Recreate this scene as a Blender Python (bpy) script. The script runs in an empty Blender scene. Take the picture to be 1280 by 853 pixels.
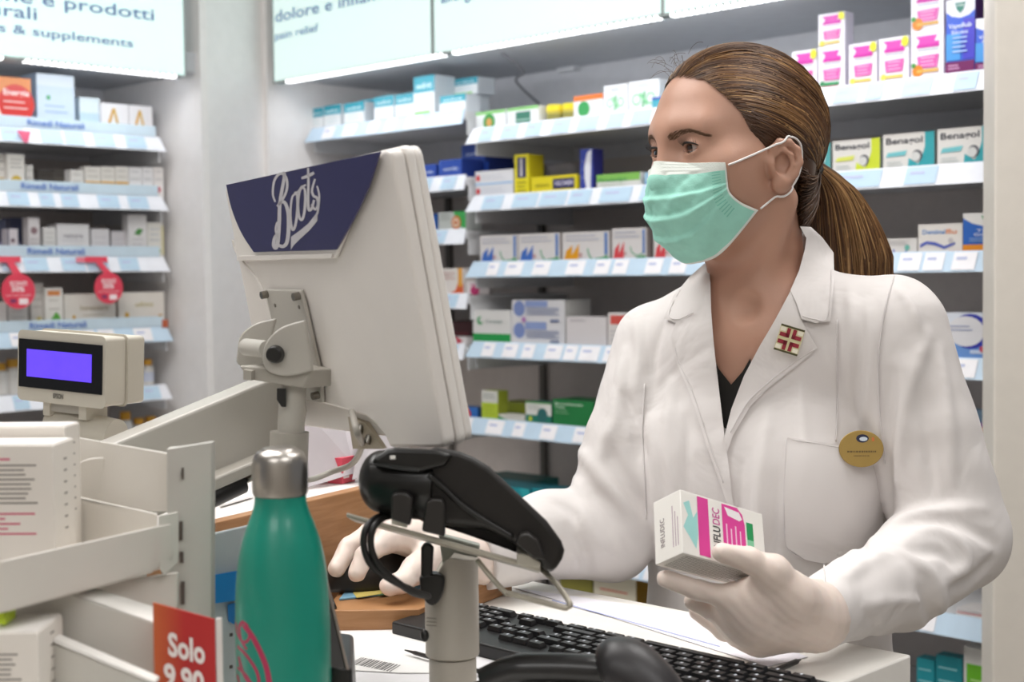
import bpy, math, random
import numpy as np
from mathutils import Vector, Matrix
random.seed(7)
COL = bpy.context.scene.collection
# ------------------------------------------------------------------ camera
H = 1.42
FPX = 1778.0
PITCH, ROLL, AL = 0.0455, 0.0117, 0.795
_f = Vector((0, math.cos(PITCH), -math.sin(PITCH)))
_r = Vector((1, 0, 0)); _d = Vector((0, -math.sin(PITCH), -math.cos(PITCH)))
CA = _r*math.cos(ROLL) + _d*math.sin(ROLL)
CB = -_r*math.sin(ROLL) + _d*math.cos(ROLL)
CC = _f
CP = Vector((0, 0, H))
def ray(px, py): return CC + CA*((px-640)/FPX) + CB*((py-426.5)/FPX)
def P(px, py, Y):
    r = ray(px, py); return CP + r*(Y/r.y)
def hitz(px, py, z):
    r = ray(px, py); return CP + r*((z-H)/r.z)
def proj(p):
    q = Vector(p)-CP; w = q.dot(CC)
    return 640+FPX*q.dot(CA)/w, 426.5+FPX*q.dot(CB)/w
cam = bpy.data.cameras.new('camera'); co = bpy.data.objects.new('camera', cam); COL.objects.link(co)
m = Matrix.Identity(4)
for i in range(3):
    m[i][0] = CA[i]; m[i][1] = -CB[i]; m[i][2] = -CC[i]; m[i][3] = CP[i]
co.matrix_world = m
cam.sensor_width = 36; cam.lens = 50.0; cam.clip_start = 0.05; cam.clip_end = 60
cam.dof.use_dof = True; cam.dof.focus_distance = 1.42; cam.dof.aperture_fstop = 7.5
bpy.context.scene.camera = co
sc = bpy.context.scene
sc.view_settings.view_transform = 'Standard'; sc.view_settings.look = 'None'
sc.view_settings.gamma = 1; sc.view_settings.use_curve_mapping = False
sc.view_settings.exposure = -0.08
# ------------------------------------------------------------------ materials
def lin(h):
    if isinstance(h, str):
        h = h.lstrip('#'); c = [int(h[i:i+2], 16)/255 for i in (0, 2, 4)]
    else: c = h
    return tuple((x/12.92 if x <= .04045 else ((x+.055)/1.055)**2.4) for x in c)
_M = {}
def mat(color, rough=.55, metal=0, emit=0, var=.03, bump=0, bscale=200, nscale=30, name=None, sss=0, trans=0, coat=0, sheen=0):
    key = (color if isinstance(color, str) else tuple(color), rough, metal, emit, var, bump, bscale, name, sss, trans, coat)
    if key in _M: return _M[key]
    M = bpy.data.materials.new(name or 'm_%s' % str(color).strip('#')); M.use_nodes = True
    nt = M.node_tree; b = nt.nodes['Principled BSDF']; c = lin(color)
    b.inputs['Roughness'].default_value = rough; b.inputs['Metallic'].default_value = metal
    tc = nt.nodes.new('ShaderNodeTexCoord')
    nz = nt.nodes.new('ShaderNodeTexNoise'); nz.inputs['Scale'].default_value = nscale; nz.inputs['Detail'].default_value = 3
    nt.links.new(tc.outputs['Object'], nz.inputs['Vector'])
    rp = nt.nodes.new('ShaderNodeValToRGB')
    rp.color_ramp.elements[0].position = .3; rp.color_ramp.elements[1].position = .7
    rp.color_ramp.elements[0].color = (*[x*(1-var) for x in c], 1)
    rp.color_ramp.elements[1].color = (*[min(1, x*(1+var)) for x in c], 1)
    nt.links.new(nz.outputs['Fac'], rp.inputs['Fac'])
    nt.links.new(rp.outputs['Color'], b.inputs['Base Color'])
    if emit:
        nt.links.new(rp.outputs['Color'], b.inputs['Emission Color']); b.inputs['Emission Strength'].default_value = emit
    if bump:
        n2 = nt.nodes.new('ShaderNodeTexNoise'); n2.inputs['Scale'].default_value = bscale; n2.inputs['Detail'].default_value = 4
        nt.links.new(tc.outputs['Object'], n2.inputs['Vector'])
        bp = nt.nodes.new('ShaderNodeBump'); bp.inputs['Strength'].default_value = bump; bp.inputs['Distance'].default_value = .002
        nt.links.new(n2.outputs['Fac'], bp.inputs['Height']); nt.links.new(bp.outputs['Normal'], b.inputs['Normal'])
    if sss:
        b.inputs['Subsurface Weight'].default_value = sss; b.inputs['Subsurface Radius'].default_value = (1, .35, .2)
        b.inputs['Subsurface Scale'].default_value = .006
    if trans: b.inputs['Transmission Weight'].default_value = trans
    if coat: b.inputs['Coat Weight'].default_value = coat
    _M[key] = M; return M
# ------------------------------------------------------------------ mesh builder
_txt = {}
def text_geo(s, bold=0.0):
    k = (s, bold)
    if k in _txt: return _txt[k]
    cu = bpy.data.curves.new('t', 'FONT'); cu.body = s; cu.size = 1; cu.offset = bold; cu.resolution_u = 3
    o = bpy.data.objects.new('t', cu); COL.objects.link(o)
    dg = bpy.context.evaluated_depsgraph_get(); me = o.evaluated_get(dg).to_mesh()
    v = [tuple(x.co)[:2] for x in me.vertices]; f = [tuple(p.vertices) for p in me.polygons]
    o.evaluated_get(dg).to_mesh_clear(); bpy.data.objects.remove(o); bpy.data.curves.remove(cu)
    if not v: v = [(0, 0)]
    xs = [a for a, b in v]; x0, x1 = min(xs), max(xs)
    _txt[k] = ([(a-x0, b) for a, b in v], f, x1-x0); return _txt[k]
class MB:
    def __init__(s): s.v = []; s.f = []; s.mi = []; s.mats = []
    def mid(s, m):
        if m not in s.mats: s.mats.append(m)
        return s.mats.index(m)
    def add(s, vs, fs, m, X=None):
        n = len(s.v); i = s.mid(m)
        for p in vs:
            p = Vector(p); s.v.append(X @ p if X is not None else p)
        for f in fs: s.f.append(tuple(n+k for k in f)); s.mi.append(i)
    def box(s, a, b, m, X=None):
        x0, y0, z0 = a; x1, y1, z1 = b
        s.add([(x0,y0,z0),(x1,y0,z0),(x1,y1,z0),(x0,y1,z0),(x0,y0,z1),(x1,y0,z1),(x1,y1,z1),(x0,y1,z1)],
              [(0,3,2,1),(4,5,6,7),(0,1,5,4),(1,2,6,5),(2,3,7,6),(3,0,4,7)], m, X)
    def rbox(s, a, b, r, m, X=None, n=3, axis=2):
        """box with rounded corners round the given axis"""
        lo = Vector(a); hi = Vector(b); ax = [i for i in range(3) if i != axis]
        pts = []
        for cx, cy, a0 in ((hi[ax[0]]-r, hi[ax[1]]-r, 0), (lo[ax[0]]+r, hi[ax[1]]-r, 90), (lo[ax[0]]+r, lo[ax[1]]+r, 180), (hi[ax[0]]-r, lo[ax[1]]+r, 270)):
            for k in range(n+1):
                t = math.radians(a0+90*k/n); pts.append((cx+r*math.cos(t), cy+r*math.sin(t)))
        vs = []
        for z in (lo[axis], hi[axis]):
            for p in pts:
                q = [0, 0, 0]; q[ax[0]] = p[0]; q[ax[1]] = p[1]; q[axis] = z; vs.append(q)
        N = len(pts); fs = [tuple(range(N)), tuple(range(N, 2*N))] + [(i, (i+1) % N, N+(i+1) % N, N+i) for i in range(N)]
        s.add(vs, fs, m, X)
    def plate(s, pts, t, m, nrm=None):
        """closed slab: polygon pts (3d), thickness vector t"""
        pts = [Vector(p) for p in pts]; N = len(pts)
        if not isinstance(t, Vector):
            n = Vector((0, 0, 0))
            for i in range(N): n += pts[i].cross(pts[(i+1) % N])
            t = n.normalized()*t
        vs = pts+[p+t for p in pts]
        s.add(vs, [tuple(range(N)), tuple(range(2*N-1, N-1, -1))]+[(i, N+i, N+(i+1) % N, (i+1) % N) for i in range(N)], m)
    def tube(s, path, r, m, n=8, cap=True):
        path = [Vector(p) for p in path]; K = len(path)
        rs = r if isinstance(r, (list, tuple)) else [r]*K
        vs = []; u = None
        for i in range(K):
            t = (path[min(i+1, K-1)]-path[max(i-1, 0)]).normalized()
            if u is None:
                u = t.cross(Vector((0, 0, 1)))
                if u.length < .1: u = t.cross(Vector((0, 1, 0)))
            u = (u-t*u.dot(t)).normalized(); w = t.cross(u)
            for k in range(n):
                a = 2*math.pi*k/n; vs.append(path[i]+(u*math.cos(a)+w*math.sin(a))*rs[i])
        fs = [(i*n+k, i*n+(k+1) % n, (i+1)*n+(k+1) % n, (i+1)*n+k) for i in range(K-1) for k in range(n)]
        if cap: fs += [tuple(range(n-1, -1, -1)), tuple(range((K-1)*n, K*n))]
        s.add(vs, fs, m)
    def cyl(s, a, b, r0, m, r1=None, n=32): s.tube([a, b], [r0, r0 if r1 is None else r1], m, n)
    def lathe(s, prof, m, X=None, n=40):
        vs = []; K = len(prof)
        for r, z in prof:
            for k in range(n):
                a = 2*math.pi*k/n; vs.append((r*math.cos(a), r*math.sin(a), z))
        fs = [(i*n+k, i*n+(k+1) % n, (i+1)*n+(k+1) % n, (i+1)*n+k) for i in range(K-1) for k in range(n)]
        fs += [tuple(range(n-1, -1, -1)), tuple(range((K-1)*n, K*n))]
        s.add(vs, fs, m, X)
    def ball(s, c, r, m, n=16, X=None):
        rr = r if isinstance(r, (tuple, list)) else (r, r, r); vs = []; fs = []
        for i in range(n+1):
            t = math.pi*i/n
            for k in range(2*n):
                a = math.pi*k/n; vs.append((c[0]+rr[0]*math.sin(t)*math.cos(a), c[1]+rr[1]*math.sin(t)*math.sin(a), c[2]+rr[2]*math.cos(t)))
        for i in range(n):
            for k in range(2*n): fs.append((i*2*n+k, (i+1)*2*n+k, (i+1)*2*n+(k+1) % (2*n), i*2*n+(k+1) % (2*n)))
        s.add(vs, fs, m, X)
    def text(s, t, o, ux, uz, h, m, fit=None, bold=0.0):
        """flat lettering: origin o (3d), unit axes ux, uz, cap height h, fit = total width"""
        v, f, w = text_geo(t, bold); sz = h/.7; k = (fit/w) if fit else sz
        o = Vector(o); ux = Vector(ux); uz = Vector(uz)
        s.add([o+ux*(a*k)+uz*(b*sz) for a, b in v], f, m)
    def build(s, name, parent=None, loc=None, rotz=0, smooth=False, bevel=0, segs=2, world=True, angle=40):
        """world=True: verts are world coordinates, moved into the local frame of parent or (loc, rotz)"""
        me = bpy.data.meshes.new(name); vs = s.v
        if parent is not None and world:
            I = parent['_M'] if False else _W[parent.name].inverted(); vs = [I @ v for v in vs]
        elif parent is None and world:
            if loc is None:
                n = len(vs); lo = [min(v[i] for v in vs) for i in range(3)]; hi = [max(v[i] for v in vs) for i in range(3)]
                loc = ((lo[0]+hi[0])/2, (lo[1]+hi[1])/2, lo[2])
            X = Matrix.Translation(Vector(loc)) @ Matrix.Rotation(rotz, 4, 'Z'); I = X.inverted(); vs = [I @ v for v in vs]
        me.from_pydata([tuple(v) for v in vs], [], s.f)
        for mm in s.mats: me.materials.append(mm)
        me.polygons.foreach_set('material_index', s.mi)
        if smooth: me.polygons.foreach_set('use_smooth', [True]*len(s.f))
        me.validate(); me.update()
        o = bpy.data.objects.new(name, me); COL.objects.link(o)
        if parent is not None: o.parent = parent; _W[o.name] = _W[parent.name].copy()
        else:
            if loc is None: loc = (0, 0, 0)
            o.location = loc; o.rotation_euler = (0, 0, rotz)
            _W[o.name] = Matrix.Translation(Vector(loc)) @ Matrix.Rotation(rotz, 4, 'Z')
        if bevel:
            b = o.modifiers.new('bevel', 'BEVEL'); b.width = bevel; b.segments = segs; b.limit_method = 'ANGLE'; b.angle_limit = math.radians(angle)
        if smooth == 'auto' or bevel:
            me.polygons.foreach_set('use_smooth', [True]*len(me.polygons))
            if smooth != True or bevel:
                try: me.set_sharp_from_angle(angle=math.radians(35))
                except Exception: pass
            if bevel:
                w = o.modifiers.new('wn', 'WEIGHTED_NORMAL'); w.keep_sharp = True
        return o
_W = {}
def thing(name, label, cat, loc=(0, 0, 0), rotz=0, group=None):
    o = bpy.data.objects.new(name, None); COL.objects.link(o); o.empty_display_size = .05
    o.location = loc; o.rotation_euler = (0, 0, rotz)
    _W[o.name] = Matrix.Translation(Vector(loc)) @ Matrix.Rotation(rotz, 4, 'Z')
    return tag(o, label, cat, group)
def tag(o, label, cat, group=None):
    o['label'] = label; o['category'] = cat
    if group: o['group'] = group
    return o
def struct(mb, name, **k):
    o = mb.build(name, **k); o['kind'] = 'structure'; return o
def cat_curve(pts, n=8, closed=False):
    pts = [Vector(p) for p in pts]; K = len(pts); out = []
    rng = range(K if closed else K-1)
    for i in rng:
        if closed: a, b, c, d = pts[i-1], pts[i], pts[(i+1) % K], pts[(i+2) % K]
        else: a, b, c, d = pts[max(i-1, 0)], pts[i], pts[i+1], pts[min(i+2, K-1)]
        for k in range(n):
            t = k/n; out.append(.5*((2*b)+(c-a)*t+(2*a-5*b+4*c-d)*t*t+(-a+3*b-3*c+d)*t**3))
    if not closed: out.append(pts[-1])
    return out
# ------------------------------------------------------------------ wall frames
class Frame:
    def __init__(s, o, u, n):
        s.o = Vector(o); s.u = Vector(u).normalized(); s.n = Vector(n).normalized(); s.rot = math.atan2(s.u.y, s.u.x)
    def hit(s, px, py, v=0.0):
        r = ray(px, py); q = s.o+s.n*v-CP; t = q.dot(s.n)/r.dot(s.n); p = CP+r*t
        return (p-s.o).dot(s.u), p.z
    def pt(s, a, v, z): return Vector((s.o.x, s.o.y, 0))+s.u*a+s.n*v+Vector((0, 0, z))
UR = Vector((math.sin(AL), -math.cos(AL), 0)); NR = Vector((math.cos(AL), math.sin(AL), 0))
UL = Vector((math.cos(AL), math.sin(AL), 0)); NL = Vector((-math.sin(AL), math.cos(AL), 0))
p0 = P(1242, 350, 2.5); FR = Frame((p0.x, p0.y, 0), UR, NR)      # right-hand shelving, front line
p1 = P(215, 350, 3.66); FL = Frame((p1.x, p1.y, 0), UL, NL)       # left-hand shelving, front line
# ================================================================== ROOM
white_paint = mat('#f1eeed', .5, name='white_paint', var=.02)
cream_paint = mat('#dcd6cd', .5, name='cream_paint', var=.02)
back_panel = mat('#d9d1cd', .6, name='grey_back_panel', var=.03)
shelf_white = mat('#dedfe2', .4, name='shelf_white', var=.02)
dark_slot = mat('#6a6763', .6, name='dark_slot')
CEIL = 2.75
DEP = .36
def fbox(F, s0, s1, v0, v1, z0, z1, m, mb=None):
    mb = mb or MB(); X = Matrix.Translation(Vector((F.o.x, F.o.y, 0))) @ Matrix.Rotation(F.rot, 4, 'Z')
    # local x = u, local y = n (for both frames u x up gives the outward side)
    sg = 1 if (Matrix.Rotation(F.rot, 4, 'Z') @ Vector((0, 1, 0))).dot(F.n) > 0 else -1
    a, b = sorted((v0*sg, v1*sg)); mb.box((s0, a, z0), (s1, b, z1), m, X); return mb
sgR = 1
def fs(F, px, v, py=350): return F.hit(px, py, v)[0]
sR_left = fs(FR, 339, -.12); sR_right = fs(FR, 1242, 0)+.02
sL_right = fs(FL, 256, -.12)
sL_left = fs(FL, -120, 0)
# floor / ceiling
mb = MB(); mb.box((-4, -2.2, -.05), (4, 6.2, 0), mat('#b9b2a8', .35, name='floor_tile', var=.05, nscale=4)); struct(mb, 'floor')
mb = MB(); mb.box((-4, -2.2, CEIL), (4, 6.2, CEIL+.05), mat('#efeeec', .8, name='ceiling_paint')); struct(mb, 'ceiling')
# back panels of the two shelving walls
def pw(name, F, s0, s1, v0, v1, z0, z1, m, **k):
    return struct(fbox(F, s0, s1, v0, v1, z0, z1, m), name, loc=tuple(F.pt((s0+s1)/2, (v0+v1)/2, z0)), rotz=F.rot, **k)
pw('wall_right', FR, sR_left-.3, sR_right+.6, DEP, DEP+.06, .05, CEIL, back_panel)
pw('wall_left', FL, sL_left, sL_right+.02, DEP, DEP+.06, .05, CEIL, back_panel)
# side panels
pw('trim_1', FR, sR_left-.02, sR_left, -.12, DEP, 0, CEIL, white_paint)
pw('trim_2', FL, sL_right, sL_right+.02, -.12, DEP, 0, CEIL, white_paint)
# near upright panel at the right edge of the picture
q0 = P(1243, 350, 2.36)
mb = MB(); mb.box((q0.x, 2.36, 0), (q0.x+.55, 2.42, CEIL), cream_paint); struct(mb, 'wall_side', bevel=.003)
# corner pillar between the two walls
a = FL.pt(sL_right+.02, -.12, 0); b = FR.pt(sR_left-.02, -.12, 0); c = FR.pt(sR_left-.02, DEP, 0); d = FL.pt(sL_right+.02, DEP, 0)
a = a-(a-b).normalized()*.0
mb = MB(); mb.plate([a, b, c, (c+d)/2+Vector((0, .3, 0)), d], Vector((0, 0, CEIL)), white_paint); struct(mb, 'wall_corner')
# plinths
pw('trim_3', FR, sR_left, sR_right, .0, .04, 0, .12, mat('#77757a', .5, name='plinth')); pw('trim_4', FL, sL_left, sL_right, .0, .04, 0, .12, mat('#77757a', .5, name='plinth'))
pw('trim_20', FR, sR_left, sR_right, DEP-.006, DEP-.001, FR.hit(640, 172, 0)[1]-.03, CEIL-.01, mat('#dcdce0', .5, name='back_panel_led_glow'))  # added sheet: LED glow on the upper back wall painted as paler colour
pw('trim_21', FL, sL_left, sL_right, DEP-.006, DEP-.001, FL.hit(100, 170, 0)[1]-.03, CEIL-.01, mat('#dcdce0', .5, name='back_panel_led_glow'))  # same on the left wall, LED brightness put into the sheet's colour
# uprights with slots seen on the back panels
for i, px in enumerate((676, 560, 1010)):
    s_, _ = FR.hit(px, 300, DEP-.01)
    pw('trim_%d' % (5+i), FR, s_-.008, s_+.008, DEP-.014, DEP, .1, FR.hit(640, 172, 0)[1]-.032, dark_slot)
# walls behind the camera side of the shop (only light and reflections)
mb = MB(); mb.box((-4, -2.2, 0), (4, -2.14, CEIL), mat('#cfc9c2', .7, name='far_wall_paint')); struct(mb, 'wall_front')
# ------------------------------------------------------------------ canopies, signs and LED strips
mint = mat('#daefec', .4, emit=.60, name='sign_glow_mint', var=.015, nscale=2)
slate = mat('#7d9ac6', .5, name='sign_lettering')
grey_edge = mat('#a9b3b3', .4, name='sign_edge')
canopy_m = mat('#c6c9ce', .5, name='canopy_grey')
led_m = mat('#ffffff', .3, emit=3.5, name='led_white')
led_base = mat('#d9dcde', .4, name='led_profile')
def canopy(name, F, s0, s1, zb):
    return pw(name, F, s0, s1, -.10, DEP, zb, zb+.05, canopy_m)
_, zR = FR.hit(640, 50, -.12); _, zL = FL.hit(100, 80, -.12)
canopy('trim_8', FR, sR_left, sR_right+.1, zR+.012); canopy('trim_9', FL, sL_left, sL_right, zL+.012)
def sign(F, x0, x1, zb, hgt, label, lines, v=-.12):
    s0 = fs(F, x0, v, 30); s1 = fs(F, x1, v, 30)
    t = thing('lightbox_sign', label, 'sign', F.pt(s0, v, zb), F.rot, None)
    m_ = fbox(F, s0, s1, v, v+.02, zb, zb+hgt, mint); m_.build('sign_panel', t)
    m_ = MB()
    fbox(F, s0-.004, s0, v-.002, v+.03, zb-.004, zb+hgt, grey_edge, m_); fbox(F, s1, s1+.004, v-.002, v+.03, zb-.004, zb+hgt, grey_edge, m_)
    fbox(F, s0-.004, s1+.004, v-.002, v+.03, zb-.006, zb, grey_edge, m_); fbox(F, s0-.004, s1+.004, v-.002, v+.03, zb+hgt, zb+hgt+.006, grey_edge, m_)
    m_.build('sign_frame', t)
    for (txt, px, py, ppx, h) in lines:
        m_ = MB()
        a, z = F.hit(px, py, v-.0015); b, _ = F.hit(ppx, py, v-.0015)
        m_.text(txt, F.pt(a, v-.0015, z), F.u, (0, 0, 1), h, slate, fit=b-a, bold=.012)
        m_.build('lettering', t)
    return t
def led(F, x0, x1, py, label, v=-.112):
    s0, _ = F.hit(x0, py, v); s1, _ = F.hit(x1, py, v); z = (zR if F is FR else zL)-.006
    t = thing('led_strip', label, 'light', F.pt(s0, v, z), F.rot, None)
    fbox(F, s0-.01, s1+.01, v-.008, v+.012, z, z+.008, led_base).build('profile', t)
    m_ = MB(); n = int((s1-s0)/.0165)
    for i in range(n):
        a = s0+(i+.5)*(s1-s0)/n; fbox(F, a-.0048, a+.0048, v-.0105, v+.006, z-.003, z+.004, led_m, m_)
    o = m_.build('leds', t)
    L = bpy.data.lights.new('led_light', 'AREA'); L.shape = 'RECTANGLE'; L.size = s1-s0; L.size_y = .015; L.energy = LEDW*(s1-s0); L.color = (.93, .96, 1)
    lo = bpy.data.objects.new('led_light', L); COL.objects.link(lo)
    # lamp faces down and back towards the shelves
    d = (Vector((0, 0, -1))*1.0+F.n*1.1).normalized(); ux = F.u; yy = (-d).cross(ux)
    X = Matrix.Identity(4)
    for i in range(3): X[i][0] = ux[i]; X[i][1] = yy[i]; X[i][2] = -d[i]
    X.translation = F.pt((s0+s1)/2, v+.004, z-.008)
    lo.parent = t; lo.matrix_parent_inverse = _W[t.name].inverted(); lo.matrix_basis = X
LEDW = 1.05
sign(FL, -140, 229, zL, .42, 'backlit pale mint sign reading vitamins & supplements over the left shelves',
     [('Vitamine e prodotti', -98, -14, 192, .028), ('naturali', -62, 11, 46, .028), ('vitamins & supplements', -86, 29, 166, .020)])
sign(FR, 342, 539, zR, .5, 'backlit mint sign reading pain relief, left end of the right-hand row',
     [('dolore e infiammazione', 344, 28, 560, .030), ('pain relief', 344, 50, 398, .020)])
sign(FR, 543, 827, zR, .5, 'middle backlit mint sign over the shelves left of the pharmacist',
     [('allergie', 551, 4, 600, .033)])
sign(FR, 831, 1250, zR, .5, 'backlit mint sign cut off above the pharmacist head', [])
led(FL, -100, 3, 76, 'short white led strip under the left sign, at the picture edge')
led(FL, 28, 219, 88, 'row of bright white leds under the vitamins and supplements sign')
led(FR, 360, 558, 80, 'bright white led strip under the pain relief sign')
led(FR, 568, 828, 40, 'bright white led strip under the middle sign')
led(FR, 840, 1235, 6, 'white led strip beginning above the pharmacist forehead')
# ------------------------------------------------------------------ shelves
rail_blue = mat('#c6dcef', .35, name='rail_blue'); rail_white = mat('#eef0f8', .35, name='rail_white')
tag_white = mat('#f6f4f8', .4, name='price_paper'); tag_blue = mat('#bdd6ea', .4, name='price_blue'); tag_ink = mat('#bcc3e2', .5, name='price_ink')
def shelf(F, xa, xb, pya, pyb, label, rail, tags, vdep=DEP, seed=0, group=None, ends=(False, False), lip=.034, topstrip=False, wtag=(.035, .06), ttag=tag_white):
    """(xa,pya)-(xb,pyb): bottom line of the price rail in the photograph"""
    v0 = -.014
    s0, za = F.hit(xa, pya, v0); s1, zb_ = F.hit(xb, pyb, v0); zb = (za+zb_)/2
    zt = zb+lip
    t = thing('shelf', label, 'shelf', F.pt(s0, 0, zt), F.rot, group)
    m_ = fbox(F, s0+.012, s1-.004, .004, vdep-.002, zt-.022, zt-.002, shelf_white)
    fbox(F, s0+.012, s0+.016, .01, vdep-.002, zt-.06, zt-.01, shelf_white, m_); fbox(F, s1-.008, s1-.004, .01, vdep-.002, zt-.06, zt-.01, shelf_white, m_)
    m_.build('board', t)
    r_ = MB()
    A = [F.pt(s0, v0, zb), F.pt(s1, v0, zb), F.pt(s1-.01, .004, zt+.004), F.pt(s0+.012, .004, zt+.004)]
    r_.plate(A, F.n*.003, rail); r_.build('price_rail', t)
    rr = random.Random(seed+int(xa)); a = s0+.02
    up = (A[3]-F.pt(s0+.012, v0, zb)); nn = -F.n*.0012+Vector((0, 0, .0006))
    for k in range(tags):
        w = rr.uniform(*wtag); a += rr.uniform(.006, .055)
        if a+w > s1-.02: break
        def q(aa, h): return F.pt(aa, v0, zb)+Vector((up.x, up.y, up.z))*h+nn
        g = MB(); g.plate([q(a, .08), q(a+w, .08), q(a+w, .92), q(a, .92)], -F.n*.0006, ttag)
        g.plate([q(a+w*.15, .55)+nn*.7, q(a+w*.6, .55)+nn*.7, q(a+w*.6, .68)+nn*.7, q(a+w*.15, .68)+nn*.7], -F.n*.0003, tag_ink)
        g.build('price_tag', t); a += w
    if topstrip:
        # upright header strip above the rail with printed words
        zt2 = zt+.004; g = MB(); hs = .026
        g.plate([F.pt(s0+.012, .002, zt2), F.pt(s1-.02, .002, zt2), F.pt(s1-.02, .002, zt2+hs), F.pt(s0+.012, .002, zt2+hs)], F.n*.0012, mat('#c9dbe8', .35, name='header_strip'))
        for x in topstrip:
            a_, _ = F.hit(x, 300, 0); g.text('Rimedi Naturali', F.pt(a_, -.0008, zt2+.006), F.u, (0, 0, 1), .014, mat('#5f7fc4', .5, name='header_ink'), fit=.148, bold=.02)
        g.build('header_strip', t)
    return (F, zt, s0, s1)
def carton(sh, xl, xr, pyt, base, prints, label, v=.02, dep=None, side=None, z0=None, group=None, name='carton', cat='medicine box', top=None, rot=0, kind='box'):
    F, zt, _, _ = sh
    s0, za = F.hit(xl, pyt, v); s1, _ = F.hit(xr, pyt, v)
    zbase = zt+.0005 if z0 is None else z0
    w = s1-s0; h = max(.01, za-zbase)
    if dep is None: dep = min(max(w*.55, .03), .09)
    X = Matrix.Identity(4)
    loc = F.pt(s0, v, zbase)
    m_ = MB(); bm = mat(base, .42, var=.01); sm = mat(side or base, .42, var=.01); tm = mat(top or side or base, .42, var=.01)
    e = .0008
    m_.add([(0,0,0),(w,0,0),(w,dep,0),(0,dep,0),(0,0,h),(w,0,h),(w,dep,h),(0,dep,h)], [(0,1,5,4)], bm)
    m_.add([(0,0,0),(w,0,0),(w,dep,0),(0,dep,0),(0,0,h),(w,0,h),(w,dep,h),(0,dep,h)], [(1,2,6,5),(2,3,7,6),(3,0,4,7),(0,3,2,1)], sm)
    m_.add([(0,0,h),(w,0,h),(w,dep,h),(0,dep,h)], [(0,1,2,3)], tm)
    # closing flap on the right-hand end
    m_.box((w, dep*.12, h*.06), (w+.0006, dep*.95, h*.94), sm)
    k = 0
    for pr in prints:
        k += 1; y = -.0004*k; t_ = pr[0]
        if t_ == 'r':
            _, u0, w0, u1, w1, c = pr; m_.box((u0*w, y, w0*h), (u1*w, y+.0003, w1*h), mat(c, .42, var=.01))
        elif t_ == 's':   # band on the right end
            _, u0, w0, u1, w1, c = pr; m_.box((w+.0007, u0*dep, w0*h), (w+.001, u1*dep, w1*h), mat(c, .42, var=.01))
        elif t_ == 'p':
            _, pts, c = pr; N = len(pts); m_.add([(a*w, y, b*h) for a, b in pts], [tuple(range(N))], mat(c, .42, var=.01))
        elif t_ == 'c':
            _, u, q, ru, c = pr[:5]; rv = pr[5] if len(pr) > 5 else ru*w/h; N = 20
            m_.add([(u*w+ru*w*math.cos(2*math.pi*i/N), y, q*h+rv*h*math.sin(2*math.pi*i/N)) for i in range(N)], [tuple(range(N))], mat(c, .42, var=.01))
        elif t_ == 'a':   # ring arc: centre u,q radius ru(width units), thickness, a0,a1 degrees
            _, u, q, ru, th, a0, a1, c = pr; N = 16; vs = []
            for i in range(N+1):
                a = math.radians(a0+(a1-a0)*i/N)
                for r_ in (ru, ru-th): vs.append((u*w+r_*w*math.cos(a), y, q*h+r_*w*math.sin(a)))
            m_.add(vs, [(2*i, 2*i+1, 2*i+3, 2*i+2) for i in range(N)], mat(c, .42, var=.01))
        elif t_ == 't':
            _, s_, u0, w0, u1, hh, c = pr; m_.text(s_, (u0*w, y, w0*h), (1, 0, 0), (0, 0, 1), hh*h, mat(c, .45, var=.01), fit=(u1-u0)*w, bold=.02)
        elif t_ == 'l':   # lines of small print
            _, u0, w0, u1, w1, n, c = pr
            for i in range(n):
                z_ = h*(w0+(w1-w0)*i/max(1, n-1)); m_.box((u0*w, y, z_), ((u1-.12*(i % 3 == 1)*(u1-u0))*w, y+.0003, z_+h*.022), mat(c, .45, var=.01))
    o = m_.build(name, loc=tuple(loc), rotz=F.rot+rot, world=False)
    return tag(o, label, cat, group), zbase+h
def bottle(sh, xc, pyt, wpx, body, cap, label, v=.05, group=None, name='pill_bottle', band=None):
    F, zt, _, _ = sh
    s0, za = F.hit(xc-wpx/2, pyt, v); s1, _ = F.hit(xc+wpx/2, pyt, v); r = (s1-s0)/2; h = za-zt
    t = thing(name, label, 'bottle', F.pt((s0+s1)/2, v+r, zt), F.rot, group)
    a = MB(); a.lathe([(r*.95, 0), (r, .003), (r, h*.62), (r*.9, h*.7), (r*.62, h*.76), (r*.6, h*.8)], mat(body, .35), n=20)
    if band: a.lathe([(r*1.01, h*.12), (r*1.01, h*.5)], mat(band, .4), n=20)
    a.build('body', t, world=False, smooth='auto')
    a = MB(); a.lathe([(r*.72, h*.77), (r*.74, h*.79), (r*.74, h*.97), (r*.68, h)], mat(cap, .4), n=20); a.build('cap', t, world=False, smooth='auto')
    return t
# ---- left wall
N1 = 'remedy cartons'
L1 = shelf(FL, -60, 208, 172.5, 190, 'top shelf of the left wall with a blue Rimedi Naturali strip', rail_white, 14, seed=1, topstrip=(38,), ttag=tag_blue)
L2 = shelf(FL, -60, 211, 257, 263, 'left wall shelf with the second Rimedi Naturali strip down', rail_white, 14, seed=2, topstrip=(28, ), ttag=tag_blue)
L3 = shelf(FL, -60, 213, 343, 338, 'left wall shelf from which two round red tags hang', rail_white, 14, seed=3, topstrip=(34,), ttag=tag_blue)
L4 = shelf(FL, -60, 217, 443, 423, 'left wall shelf just above the customer display', rail_blue, 14, seed=4, topstrip=(34,))
L5 = shelf(FL, -60, 216, 522, 498, 'left wall shelf level with the bottom of the customer display', rail_white, 9, seed=5, ttag=tag_blue, topstrip=())
L6 = shelf(FL, -60, 218, 607, 575, 'lowest left wall shelf in view with yellow capped bottles', rail_blue, 9, seed=6)
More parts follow.
